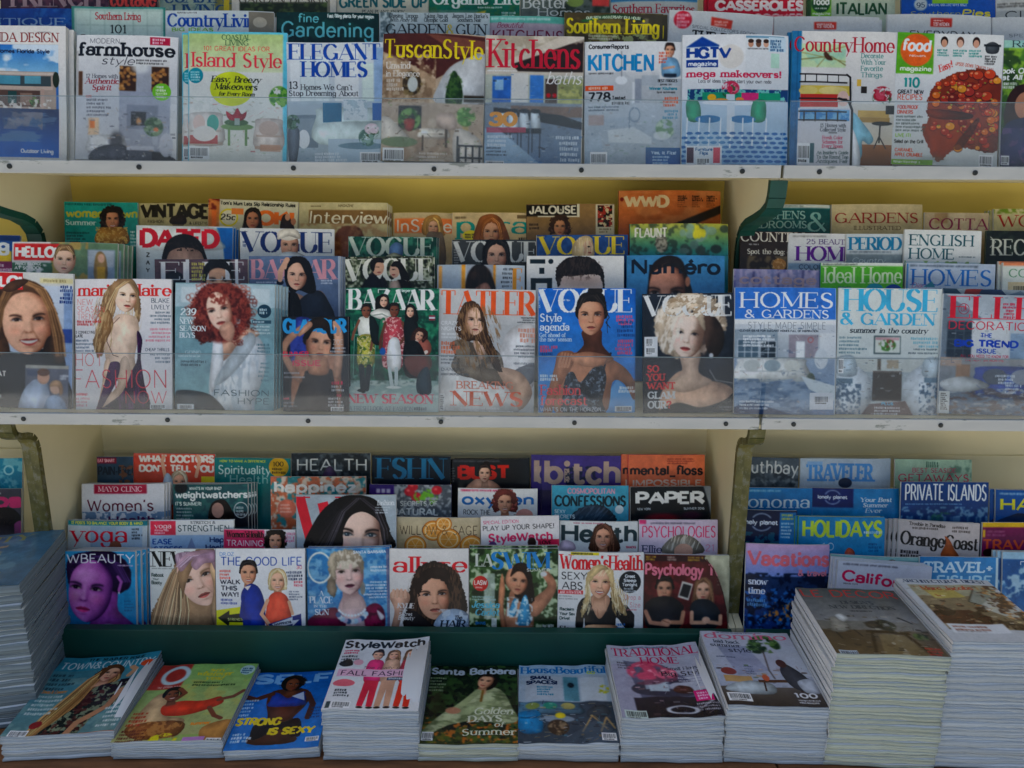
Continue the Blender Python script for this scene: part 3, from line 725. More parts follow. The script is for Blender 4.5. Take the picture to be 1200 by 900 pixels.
        for ex, sd in ((e1, -1), (e2, 1)):
            k = np.clip(1-((u-ex)/.082)**2, 0, 1)
            vv = v + .02 + .08*(u-ex)*sd*.35
            lid = -.031*k**.7; low = (.014 if smile else .020)*k**.8
            em = (np.clip((vv-lid)/aa+.5, 0, 1)*np.clip((low-vv)/aa+.5, 0, 1)*(k > 0))[..., None]
            ic = np.clip((.035-np.hypot(u-ex-turn*.02, vv+.006))/aa+.5, 0, 1)[..., None]
            white = np.array([.70, .67, .66])*(.7+.3*np.clip((vv-lid)/.03, 0, 1))[..., None]
            C = C*(1-em) + (white*(1-ic)+ey_*ic)*em
            C = C + (.5*G(ex-.012, -.034, .010, .010))[..., None]*em
            ll = (np.exp(-((vv-lid)/.016)**2)*np.clip(1.35-np.abs(u-ex)/.084, 0, 1)*(np.abs(u-ex) < .105))[..., None]*.85
            C = C*(1-ll) + ey_*.6*ll
            bc = -.098 + 2.4*(u-ex-sd*.02)**2 - .10*sd*(u-ex)
            bm = (np.exp(-((v-bc)/(.019-.06*sd*(u-ex)))**2)*np.clip((.112-np.abs(u-ex-sd*.012))/.03, 0, 1))[..., None]*.85
            C = C*(1-bm) + br*bm
        dd = (np.abs(uu)-hw)*h
        s.put(q, np.clip(.5-dd/s.aa, 0, 1)*(v < .52)*(v > -.52), np.clip(C, 0, 1))
        if style in ('long', 'bob'):
            for sg in (-1, 1):
                B([(sg*-.02,-.57),(sg*.02,-.40),(sg*.17,-.34),(sg*.29,-.18),(sg*.335,.1),(sg*.40,.34),(sg*.47,-.05),(sg*.38,-.44),(sg*.1,-.63)], hair, rough=h*.015, seed=seed+2)
                LK([(sg*.03,-.58,.04),(sg*.27,-.38,.05),(sg*.38,-.05,.05),(sg*.41,.3,.05)], nl, .6, seed+3+sg)
        elif style == 'curly':
            B([(-.38,.15),(-.33,-.16),(-.2,-.33),(.1,-.38),(.28,-.26),(.36,.12),(.52,-.1),(.4,-.5),(0,-.68),(-.4,-.5),(-.52,-.1)], hair, rough=h*.07, seed=seed+2)
        elif style in ('short', 'up'):
            B([(-.35,-.02),(-.31,-.24),(-.16,-.35),(.1,-.37),(.29,-.28),(.35,-.02),(.40,-.2),(.29,-.54),(0,-.62),(-.29,-.54),(-.40,-.2)], hair, rough=h*.015, seed=seed+2)
            LK([(-.33,-.2,.03),(-.2,-.47,.05),(.1,-.54,.06),(.34,-.25,.03)], nl, .5, seed+4)
        return s
    def strands(s, x0, y0, x1, y1, col, a=.5, sc=3, rot=0, seed=4, ellipse=True):
        return s.nz(x0, y0, x1, y1, col, sc, .5, .62, a, seed, (.5, 3.5), ellipse, rot)
    def mesh(s, name, w, h, bend):
        me = bpy.data.meshes.new(name)
        nx, ny = len(s.x), len(s.y)
        X, Y = np.meshgrid(s.x, s.y)
        U, V = (X-s.x0)/s.W, 1 - (Y-s.y0)/s.H
        co = np.stack([(U-.5)*w, bend(U, V), V*h], -1).reshape(-1, 3)
        grid_mesh(me, co, nx, ny)
        at = me.color_attributes.new("ink", 'BYTE_COLOR', 'POINT')
        im = np.concatenate([np.clip(s.img, 0, 1), np.ones((ny, nx, 1), np.float32)], -1)
        at.data.foreach_set("color_srgb", im.astype(np.float32).ravel())
        me.materials.append(PRINT)
        return me

def grid_mesh(me, co, nx, ny):
    me.vertices.add(nx*ny); me.vertices.foreach_set("co", co.astype(np.float32).ravel())
    i = (np.arange(ny-1)[:, None]*nx + np.arange(nx-1)[None]).ravel()
    q = np.stack([i, i+nx, i+nx+1, i+1], -1)
    n = len(q)
    me.loops.add(n*4); me.loops.foreach_set("vertex_index", q.ravel().astype(np.int32))
    me.polygons.add(n); me.polygons.foreach_set("loop_start", np.arange(0, n*4, 4, dtype=np.int32))
    me.polygons.foreach_set("use_smooth", np.ones(n, bool))
    me.update(); me.validate()

# ---------------------------------------------------------------- magazines on the shelves
_flat = {}
def flat_mat(h, rough=.4):
    if h not in _flat:
        _flat[h] = noise_mat("print_" + h, h, h, 5, rough)
        n = _flat[h].node_tree.nodes
    return _flat[h]

def row_plane(tier, row, k):
    n = Vector((0, math.cos(R(LEAN)), -math.sin(R(LEAN))))
    return Vector((0, H0+row*ROWY, LZ[tier]+row*ROWZ)) - n*(k*.0075), n

def mag(tier, row, x0, yl, x1, yr, label, draw, vis=None, t=.006, k=0, spine='cfd3d4', copies=(), bow=None, S=None, bgc='dddddd', clabel=None):
    p0, n = row_plane(tier, row, k)
    a, b = on_plane(x0, yl, p0, n), on_plane(x1, yr, p0, n)
    w = (b-a).length
    ang = math.atan2(b.z-a.z, b.x-a.x)
    up = Vector((0, math.sin(R(LEAN)), math.cos(R(LEAN))))
    top = (a+b)/2
    h = (top.z - p0.z - abs(math.sin(ang))*w/2)/up.z
    ex = (b-a).normalized(); ez = ex.cross(n)
    base = top - ez*h
    M = Matrix((( ex.x, n.x, ez.x, base.x), (ex.y, n.y, ez.y, base.y), (ex.z, n.z, ez.z, base.z), (0, 0, 0, 1)))
    rs = random.Random(int(x0*13+yl*7)+row)
    W = math.hypot(x1-x0, yr-yl); H = W*h/w
    if vis is None: vis = H if row == 0 else 42
    S = S or (2.0 if row == 0 else 1.8)
    c = Canvas(W, H, vis, S, bgc, x0, (yl+yr)/2)
    draw(c)
    c.grain(int(abs(x0))+row)
    bw = rs.uniform(.001, .005) if bow is None else bow
    cu = rs.uniform(-.003, .008)
    def bend(U, V):
        return -bw*np.sin(np.pi*U)*(.3+.7*V) + cu*V*V*(2*U-1)**2 + .0012*np.sin(5*V+7*U)
    root = empty("magazine", M)
    tag(root, label, "magazine", "magazines on the shelves")
    fc = c.mesh("front_cover", w, h, bend)
    link("front_cover", fc, root)
    # the page block and the back cover follow the same bend
    nx, ny = 9, 9
    U, V = np.meshgrid(np.linspace(0, 1, nx), np.linspace(0, 1, ny))
    def sheet(off, ins):
        return np.stack([(U-.5)*(w-ins), bend(U, V)+off, ins*.3+V*(h-ins*.6)], -1).reshape(-1, 3)
    A, B = sheet(.0005, .0016), sheet(t-.0006, .0016)
    idx = lambda i, j: j*nx+i
    F = []
    for j in range(ny-1):
        for i in range(nx-1):
            F.append((idx(i, j), idx(i+1, j), idx(i+1, j+1), idx(i, j+1)))
    nA = nx*ny
    F2 = F + [tuple(nA+q for q in reversed(f)) for f in F]
    ringi = [idx(i, 0) for i in range(nx)] + [idx(nx-1, j) for j in range(1, ny)] + [idx(i, ny-1) for i in range(nx-2, -1, -1)] + [idx(0, j) for j in range(ny-2, 0, -1)]
    for q, r_ in zip(ringi, ringi[1:]+ringi[:1]): F2.append((q, nA+q, nA+r_, r_))
    me = bpy.data.meshes.new("page_block"); me.from_pydata(np.concatenate([A, B]).tolist(), [], F2); me.materials.append(PAGES)
    link("page_block", me, root)
    me = bpy.data.meshes.new("back_cover"); C_ = sheet(t, 0)
    D_ = sheet(t-.0005, 0)
    # spine: folds from the front cover's left edge round to the back cover
    sp = []
    for j in range(ny):
        v = j/(ny-1)
        y0 = float(bend(np.array(0.0), np.array(v)))
        for yy, xx in ((0.0, 0.0), (t*.25, -.0007), (t*.75, -.0007), (t, 0.0)): sp.append((-w/2+xx-.0002, y0+yy, v*h))
    nC = nx*ny
    FS = [(nC+j*4+i, nC+(j+1)*4+i, nC+(j+1)*4+i+1, nC+j*4+i+1) for j in range(ny-1) for i in range(3)]
    me.from_pydata(C_.tolist()+sp, [], [tuple(reversed(f)) for f in F] + FS)
    me.materials.append(flat_mat(spine)); link("back_cover", me, root)
    for i, (dx, dy) in enumerate(copies):
        r2 = root.copy(); COL.objects.link(r2)
        q0, _ = row_plane(tier, row, 0)
        p1 = on_plane(x0+dx, yl+dy, p0, n) - a
        r2.matrix_world = Matrix.Translation(p1 + n*((i+1)*(t+.0015))) @ M
        r2["label"] = clabel or "copy behind the " + " ".join(label.split()[:13])
        for ch in list(root.children):
            c2 = ch.copy(); COL.objects.link(c2); c2.parent = r2
    return root
# ---------------------------------------------------------------- things printed on many covers
def sofa(c,x,y,w,h,col,sh,cush=()):
    c.blob([(x,y+h*.25),(x+w*.08,y),(x+w*.92,y),(x+w,y+h*.25),(x+w,y+h),(x,y+h)],col)
    c.rect(x+w*.04,y+h*.55,x+w*.96,y+h*.62,sh,.6)
    c.rect(x,y+h*.93,x+w,y+h*1.05,sh,.8)
    for i,q in enumerate(cush): c.ell(x+w*(i+.7)/(len(cush)+.4),y+h*.33,w*.36/len(cush),h*.27,q)
def plant(c,x,y,r,a='3c5a2c',b='7d9a58',pot=None):
    if pot: c.poly([(x-r*.35,y+r*.6),(x+r*.35,y+r*.6),(x+r*.25,y+r*1.5),(x-r*.25,y+r*1.5)],pot)
    c.nz(x-r,y-r,x+r,y+r,a,r*.5,.38,.48,1,int(x) % 7,ellipse=True)
    c.nz(x-r,y-r,x+r,y+r,b,r*.35,.52,.6,.9,int(x) % 5+3,ellipse=True)
def flowers(c,x,y,r,a,b,leaf='41603a'):
    c.nz(x-r,y-r*.6,x+r,y+r,leaf,r*.5,.45,.55,.9,2,ellipse=True)
    c.nz(x-r,y-r,x+r,y+r*.6,a,r*.5,.36,.46,1,4,ellipse=True)
    c.nz(x-r*.8,y-r*.8,x+r*.8,y+r*.4,b,r*.3,.5,.6,.9,6,ellipse=True)
def window(c,x,y,w,h,fr='ccd2d2',gl='e6eef0',n=2,m=2):
    c.rect(x,y,x+w,y+h,gl)
    for i in range(n+1): c.rect(x+w*i/n-.4,y,x+w*i/n+.4,y+h,fr)
    for i in range(m+1): c.rect(x,y+h*i/m-.4,x+w,y+h*i/m+.4,fr)
def body(c,pts,col,fold='000000',seed=1,a=.25):
    c.blob(pts,col)
    xs = [p[0] for p in pts]; ys = [p[1] for p in pts]
    return c
# ---------------------------------------------------------------- top shelf, front row
def dr(c):
    c.bg('e6e3dc')
    c.clutter(-44,86,62,125,['d8c8ba','4a3a34','8fb0b4','b08a78','e6ddd0','3a4a40'],80,3,.55,.9); c.text("FLORIDA DESIGN",-34,49,104,11,'8f3a34','r')
    c.greek(45,37,24,1,2,'777777')
    c.rect(-46,52,69,183,'3f78b4')
    c.grad(-46,52,69,84,'3579bd','8fc0df'); c.nz(-46,52,69,84,'e6eef2',14,.5,.62,.9,3,(1.6,1))
    c.text("Homes Florida Style",-4,62,63,5,'24304e','b')
    c.rect(-46,83,66,127,'b9a596'); c.rect(-46,84,64,87,'d8c8ba'); c.rect(-46,88,60,100,'4c5a5c'); c.rect(0,88,24,98,'5c9fb0'); c.rect(29,88,48,97,'6aa7b5')
    c.rect(-46,100,62,104,'cfb9a8'); c.rect(-46,105,47,124,'6d5448'); c.rect(10,106,20,120,'2f5a55'); c.rect(24,108,38,122,'9a7f6f'); c.rect(48,103,52,125,'c7ab9b')
    c.ell(66,92,4,9,'2d3a26'); plant(c,40,118,6); c.nz(-20,115,60,126,'e3dcd2',5,.5,.6,.9,5)
    c.grad(-46,126,69,183,'23406a','2f7fd0'); c.nz(-46,127,69,165,'7c93ab',9,.5,.6,.6,7,(2.5,.6)); c.nz(5,130,50,150,'b49a92',8,.45,.6,.5,3)
    c.text("Outdoor Living",25,178,38,5,'e8edf0','b')
mag('T',0,-52,29,78,31.5,"white bordered house magazine showing a blue pool below a modern villa",dr,t=.012,copies=((5,1),))

def dr(c):
    c.bg('dcdcda'); c.grad(88,40,208,120,'e3e3e1','cfd0d0')
    c.rect(92,84,97,113,'6b4a30'); c.rect(88,60,92,190,'c3c1bd')
    c.rect(141,70,199,106,'d5d4d2'); c.rect(160,76,178,106,'aeb1b8')
    for (a,b) in ((141,160),(178,198)):
        c.nz(a,77,b,106,'4a3322',20,-1,-.5); 
        for i in range(26):
            q = random.Random(i*7+int(a)); c.ell(q.uniform(a+1,b-1),q.uniform(79,105),2.1,1.9,q.choice(['a9783f','c3935a','8a5c31','b88850']))
    c.rect(141,106,200,190,'a9adb8'); c.rect(150,122,186,150,'8e939f'); c.rect(155,130,172,146,'3b3c44'); c.ell(164,141,3,4,'f0b47a',.9,0,.5)
    c.ell(165,78,10,7,'e6e8e4',.8,0,.5)
    c.rect(88,112,141,190,'cdcfd2'); c.rect(104,138,117,158,'e1c3a4'); c.rect(106,141,112,150,'e68a52')
    sofa(c,104,158,44,20,'d8d9d9','9fa0a6',('e6e6e4','bfc0c6')); c.ell(138,166,8,12,'44464e',.8,0,.4)
    c.blob([(112,174),(140,168),(160,174),(195,178),(204,190),(112,190)],'51545e'); c.rect(150,170,182,175,'c9cbd2'); c.rect(152,175,180,190,'6c707c',.8)
    plant(c,181,147,12,'4e6b4e','93a98a'); c.ell(184,150,3,2.5,'e08a5c'); c.rect(180,158,186,168,'b9bdc6'); c.ell(196,168,8,14,'c6c8cf')
    c.clutter(98,128,205,188,['e6e6e6','4a4d56','8c8f9a','d0ccc4','6a6c76','b09880'],150,4,.5,.9); c.text("MODERN",105,51.5,36,6,'4a4d58','m'); c.text("farmhouse",91,66,114,16,'22252f','sl')
    c.text("style",118,76,40,10,'3c3f4a','h',slant=.35); c.greek(160,69,44,2,3.5,'555555',2)
    c.rect(176,43,199,52,'b8264e'); c.greek(179,44.5,17,2,3.6,'f3dbe0',2.6)
    c.text("12 Homes with",101,92,38,5,'6a6c72','r'); c.text("Authentic",100,98.6,40,6.5,'a8323e','R',slant=.2); c.text("Spirit",108,106,24,6.5,'a8323e','R',slant=.2)
    c.greek(101,112,10,1,3,'d9584a',2.4); c.greek(102,116,34,5,4.4,'70737c',2.4)
    c.ell(190,106,11,10,'7cc233'); c.greek(183,99,14,4,3.8,'eef6e2',2.4)
mag('T',0,89,40,208,43,"white farmhouse magazine with stacked firewood and a round green seal",dr)

def dr(c):
    c.bg('6cc6dc'); c.rect(222,40.5,332,190,'d2dcc0'); c.grad(222,40.5,332,84,'b9cf8c','d3dcb8'); c.rect(222,84,332,190,'e0e2da')
    c.clutter(224,112,331,178,['f0ece4','b89a86','7a9a6a','d0c0b0','c86a6a','5a6a4c'],140,5,.5,.9); c.text("COASTAL",260,47,34,6,'3f6a48','r'); c.text("LIVING",264,53.5,28,6,'3f6a48','r')
    c.text("101 GREAT IDEAS FOR",239,60,78,5.5,'e0524e','s'); c.text("Island Style",225,79,106,17,'e23f55','r')
    c.ell(272,104,25,20,'cfd92c'); c.text("Easy, Breezy",248,96.5,58,7.5,'22301f','R',slant=.22); c.text("Makeovers",252,105,50,7.5,'22301f','R',slant=.22); c.text("for Every Room",257,112,42,4.5,'22301f','R',slant=.22)
    c.ell(230,89,9,9,'169aa8'); c.greek(224,84,12,4,3,'d5f0f0',2)
    plant(c,328,112,13,'4f8f3c','87b556'); c.nz(222,112,250,150,'f0efe6',9,.4,.6,.8,3)
    sofa(c,222,132,40,36,'e6e0d8','b8a99d',('e8cfc4','5fb5a6')); c.rect(223,158,256,168,'b34a4a',.8); c.ell(240,156,14,9,'eae6df')
    c.ell(279,148,19,4,'7fa06e'); c.rect(268,148,271,170,'7fa06e'); c.rect(288,148,291,170,'7fa06e'); c.ell(278,143,14,4,'5c7a5a')
    c.blob([(266,130),(274,134),(279,126),(284,133),(290,130),(286,140),(270,140)],'c23550'); c.rect(276,138,282,146,'a8b8b0')
    sofa(c,300,138,32,34,'ddd3cb','b8a090',('cdb9ae',)); c.rect(306,168,330,176,'c79a80',.7)
    c.greek(300,178,28,3,3.6,'f4f2ec',2.4); c.barcode(222,171,24,15)
mag('T',0,221,37,337,39,"cyan bordered magazine about an island look with a red flower on a table",dr,spine='6cc6dc',copies=((-9,0),))

def dr(c):
    c.bg('d5dbdc','b9c4ca'); c.rect(340,50,352,120,'e3e8e8'); window(c,352,66,34,56,'c0cccc','dce6e4',2,3); window(c,424,74,14,44,'c3d0ce','d5e4da',1,3); c.rect(392,60,420,120,'e2e6e4'); c.rect(438,56,449,190,'9db6d2')
    c.clutter(338,120,448,188,['e0e8ea','5c7080','9cb0ba','c8d0d0','4a6a84','7a8c80'],150,6,.45,.9); c.text("ELEGANT",338,70,109,18.5,'1f57a8','d'); c.text("HOMES",353,90,78,18,'1f57a8','d')
    c.text("13",338,104,11,9,'30343c','r'); c.text("Homes We Can't",352,105,61,6.5,'30343c','r'); c.text("Stop Dreaming About",338,112,82,6.5,'30343c','r')
    c.rect(336,118,449,192,'9fb0bb',.6); c.rect(341,134,372,172,'7d8c97'); c.rect(345,138,368,160,'8e9ca6')
    sofa(c,370,126,80,40,'c3d2cf','8fa0a6',()); c.rect(378,120,400,143,'3a7a98'); c.rect(402,116,430,140,'cdd6d8'); c.nz(402,116,430,140,'9fb2ba',4,.5,.6,.8); c.rect(436,120,449,140,'2f68a0')
    c.blob([(374,145),(440,141),(449,142),(449,168),(374,168)],'c9d9d6'); c.ell(355,162,7,11,'dfe5e8'); c.blob([(337,150),(350,152),(346,190),(338,190)],'66707c')
    c.rect(384,162,449,190,'b9ccd8'); c.ell(424,170,28,4,'7c98a6'); plant(c,430,160,11,'5a7f74','8faea0'); flowers(c,435,152,9,'e4cfd4','f0e4e6'); plant(c,342,142,9,'3f6050','6f8f7c')
    c.greek(368,178,42,4,3.6,'eef2f4',2.6); c.barcode(421,177,26,13)
mag('T',0,336,50,449,50,"pale blue home magazine with a white sofa and blue serif title",dr)

def dr(c):
    c.bg('c8b49c','a8927a'); c.poly([(448,38),(569,41),(569,60),(512,92),(448,62)],'5a2f26'); c.poly([(448,60),(512,90),(512,120),(448,125)],'b39a7e'); c.nz(448,64,512,125,'8a7258',6,.48,.6,.7,2); c.nz(448,64,512,125,'d4c0a4',5,.55,.62,.7,8)
    c.blob([(515,100),(528,78),(550,66),(569,62),(569,120),(513,120)],'d6d8d6'); c.poly([(500,40),(569,46),(569,56),(540,64)],'8a5a46',.8)
    c.ell(484,98,11,14,'4b3f2e'); c.nz(470,82,498,116,'8d7a52',3,.45,.6,.9,3,ellipse=True); c.ell(485,99,6,9,'c8ccc4'); 
    c.blob([(532,82),(540,92),(544,110),(540,124),(526,124),(524,108)],'2c4a26'); c.nz(523,82,545,124,'4f7038',3,.5,.6,.9,2,ellipse=True)
    c.rect(545,110,569,118,'4c4438'); c.rect(448,120,569,194,'b8a794'); c.rect(469,124,496,152,'3d3e40'); c.nz(448,150,530,194,'9c8672',8,.45,.6,.7,4)
    plant(c,482,140,14,'47703e','86a86a'); c.blob([(476,140),(488,140),(486,152),(478,152)],'a34c44')
    c.blob([(448,140),(458,138),(482,160),(482,166),(450,166)],'dfd6c8'); c.ell(470,166,22,6,'7f9070'); sofa(c,494,150,34,11,'ddd4c6','a09080',()); c.rect(497,158,499,176,'58493c'); c.rect(524,150,527,172,'58493c')
    c.ell(509,144,5,6,'c9b9a6'); c.blob([(514,134),(534,132),(536,150),(516,148)],'cbb6a6'); plant(c,548,135,12,'5c8a48','9abb78','c2ad7e')
    c.blob([(536,150),(566,162),(569,194),(538,194)],'d9d2c8'); 
    for i in range(4): c.rect(540+i*8,168,542+i*8,194,'33373e')
    c.rect(539,168,569,170,'33373e'); c.rect(539,182,569,184,'33373e'); c.rect(538,158,540,194,'33373e')
    c.clutter(450,116,568,192,['e4d8c8','5a4838','9a8468','6a8850','c8b090','3a3830'],170,7,.5,.9); c.text("TuscanStyle",450,68,117,22,'e6cf1a','r'); c.text("Unwind",453,81,29,8,'e4ded2','r'); c.text("in Elegance",453,90,40,7,'e4ded2','r'); c.greek(454,93,20,3,5,'d8cdbd',3.5)
    c.greek(494,178,36,3,4,'e3d8cc',2); c.barcode(451,173,25,18)
mag('T',0,449,38,569,41,"warm stone patio magazine with a yellow serif title and a cypress",dr,k=1)

def dr(c):
    c.bg('ccc3b4'); c.poly([(569,42),(655,44),(569,84)],'b5ab98'); c.poly([(600,76),(684,46),(684,84),(608,84)],'3a2c26'); c.nz(569,42,684,60,'d9d1c2',10,.5,.6,.7,3)
    c.rect(569,88,684,120,'b7bcae'); c.rect(578,90,600,120,'3f78c0'); c.rect(581,94,591,106,'9ac0dc'); c.rect(600,86,620,120,'d9d8d0'); c.rect(622,88,638,120,'4c86c6'); c.rect(640,92,654,120,'5a4a40'); c.ell(644,111,2.5,2.5,'c02a30'); c.ell(651,111,2.5,2.5,'c02a30'); c.rect(655,92,684,120,'9aa072'); c.nz(655,92,684,120,'c9c884',4,.5,.6,.8,2)
    c.grad(569,120,684,195,'8e98a0','6d87a6'); c.rect(600,124,684,136,'8a7466'); c.poly([(580,126),(660,134),(684,142),(684,150),(580,134)],'2a2e36')
    for i in range(4):
        x = 585+i*13; c.blob([(x,130),(x+9,132),(x+11,152),(x+1,150)],'ccd6da'); c.rect(x,150,x+12,156,'2c3440'); c.rect(x+1,154,x+2.2,178,'39424e'); c.rect(x+10,154,x+11.2,184,'39424e'); c.ell(x+5,130,6,2.5,'2a303a')
    c.poly([(569,150),(585,150),(640,195),(569,195)],'9db6cc')
    c.clutter(570,88,684,190,['d4dce0','2a303a','8a9cae','6a5a50','b8c4cc','4a7cb0'],160,8,.45,.9); c.text("Kitchens",572,80,109,33,'c22440','r'); c.text("baths",640,98,42,15,'ece8e2','h',slant=.3); c.greek(572,83,34,1,2,'eeeeee',1.5)
    c.text("30",574,148,34,17,'e8a13c','k'); c.rect(572,149,618,155,'c04a66',.8); c.greek(573,158,30,3,5,'d6e0e8',3); c.greek(650,158,30,5,6.5,'d6e0e8',3.5,right=True); c.greek(572,172,24,3,4,'4c5a68',2); c.barcode(571,188,22,7)
mag('T',0,569.5,42,684.5,44,"kitchen and bath magazine with a row of bar stools and crimson title",dr)

def dr(c):
    c.bg('dcdedd'); c.grad(685,84,799,120,'d3d5d4','b9bcbd'); c.poly([(685,88),(732,84),(746,96),(746,140),(685,110)],'c8cbcb')
    c.rect(744,92,752,140,'a4aab2'); c.rect(752,88,799,100,'b9c0c4'); c.rect(741,96,744,180,'e4e6e5')
    c.grad(685,120,799,195,'c0c6c9','9cafc0'); c.poly([(700,140),(742,136),(760,152),(799,158),(799,195),(712,195)],'aeb9c2'); c.poly([(712,152),(742,148),(764,160),(764,168),(714,166)],'cdd5d8'); c.rect(690,134,708,146,'b39a90',.7)
    c.ring(744,134,6,8,1.4,'8b9aa6'); c.rect(737,132,738.5,150,'8b9aa6'); plant(c,780,150,12,'7fa07e','c5d4c0'); c.ell(776,158,10,5,'dde3e3',.8)
    c.ell(728,94,7,5,'e9ecec'); c.rect(728,60,729,90,'8a8f92')
    c.rect(773,52,799,92,'dfe0de'); c.face(785,59,15,'d3a284','2e2018',style='short',smile=True); c.blob([(776,70),(785,67),(794,70),(798,84),(794,90),(778,90),(775,82)],'7fa8c4'); c.line([(778,80),(790,78)],2.5,'d3a284'); c.rect(778,86,793,90,'2b3644')
    c.clutter(688,118,797,190,['e4e8ea','7c8c98','b8c4c8','9a8c84','d0d8dc','8aa490'],130,9,.45,.9); c.text("ConsumerReports",690,57.5,47,5.5,'2d2f33','b'); c.text("KITCHEN",689,84,78,21,'1b8fc0','b'); c.greek(690,85,34,1,2,'444444',2)
    c.greek(772,61,12,4,3.5,'d05a3c',2.4); c.rect(686,100,719,106,'e5632c'); c.greek(690,101.5,26,1,3,'ffe9dc',3)
    c.text("778",689,119,27,11.5,'33363a','b'); c.text("Tested",717,117,16,5,'33363a','b'); c.greek(717,119,22,1,3,'666666',3); c.greek(690,124,44,2,3.5,'5f6b74',2)
    c.text("BEST FRIDGES",771,96,23,3.6,'222222','b'); c.greek(774,97.5,20,1,3,'444444',2); c.text("Winner Kitchens",761,105,33,4,'1b8fa0','b'); c.greek(770,106.5,24,1,3,'444444',2); c.greek(776,113,18,3,4,'e06a3c',3,right=True); c.greek(776,128,18,3,3.8,'5a98b0',2.6,right=True)
    c.grad(757,172,799,195,'3f6f9a','2f6aa8'); c.text("Yes, It Fits!",763,180,30,4,'cfe0ee','b',slant=.15); c.greek(765,182,28,3,3.6,'cfe0ee',2); c.barcode(692,177,20,17)
mag('T',0,685.5,49,799,49,"white kitchen guide with a small portrait of a man in light blue shirt",dr)

def dr(c):
    c.bg('e2e4e4'); c.ell(857,66,15,14,'d5cdc0',.6); c.rect(874,41,925,118,'d9ddde')
    c.poly([(805,55),(823,43),(843,53),(843,54.5),(805,55.5)],'134a94'); c.clutter(806,104,922,150,['e4ecee','1c6a86','18a080','d0d8dc','2a88a8','e0a848'],110,10,.5,.8); c.text("HGTV",805,69,52,14,'134a94','k'); c.rect(805,70,842,79,'134a94'); c.text("magazine",807,77.5,33,5.5,'e6e9ec','b')
    c.text("mega makeovers!",805,90.5,112,8.5,'cc1f58','sl'); c.text("Lots of ideas to jump-start your own redo",819,97,86,4.5,'44474c','s')
    for i,q in enumerate(('c99a80','7d5a44','d3a890','a87a60','d9b09a')): c.ell(880+i*9,51,3.2,4.2,q); c.ell(880+i*9,48,3.4,2.4,'4a3326')
    c.rect(874,42,920,44.5,'3e7ea2',.6); c.greek(876,56,42,1,3,'666666',1.6); c.rect(901,43,922,60,'c9dce6'); c.greek(903,46,17,4,3.5,'2f5f86',2.8)
    c.rect(807,104,925,121,'1c4f7e'); c.nz(807,104,925,121,'7fc9bc',4,.5,.55,.95,3); c.rect(824,108,916,118,'189a78'); c.rect(870,108,890,118,'d0367a'); c.rect(904,62,914,79,'b8dcc8')
    flowers(c,857,105,11,'d0365c','ee7f92'); c.rect(852,110,862,118,'ccd8de'); c.ell(835,114,5,4,'eab52c'); c.ell(868,116,5,2.5,'e0884a'); c.ell(846,117,8,2,'e6a244')
    c.grad(801,118,925,195,'c4d4de','8cb4d8'); c.ell(857,120,34,3,'e9ecee'); c.rect(853,120,862,160,'d7dfe4')
    for dx in (0,56):
        c.blob([(806+dx,118),(820+dx,119),(822+dx,140),(808+dx,140)] if not dx else [(884,118),(898,117),(898,140),(882,140)],'159a74')
        c.ell((831 if not dx else 872),139,15,4.5,'1d7fae'); 
        for q in ((807,821,833,846) if not dx else (858,872,884,900)): c.seg(q,138,q-1,172,1.6,'e6edf0')
    for j in range(8):
        for i in range(13):
            x = 806+i*10+(j % 2)*5 - j; y = 150+j*5.4
            if j > 0: c.ell(x,y,3.6+j*.12,1.7,'1f68a6',.9)
    c.ell(836,168,18,12,'b9cfde',.35,0,.5)
    c.rect(806,170,848,193,'dbe2e8'); c.rect(807,172,815,190,'5a3c56'); c.rect(838,172,846,190,'d45a6e'); c.text("Furniture",817,176,20,4,'2f6a9a','b'); c.text("Flips",822,180.5,10,4,'2f6a9a','b'); c.barcode(818,184,16,8)
mag('T',0,800.5,40,925,41,"white makeover magazine with teal chairs on a blue tiled floor",dr,k=1)

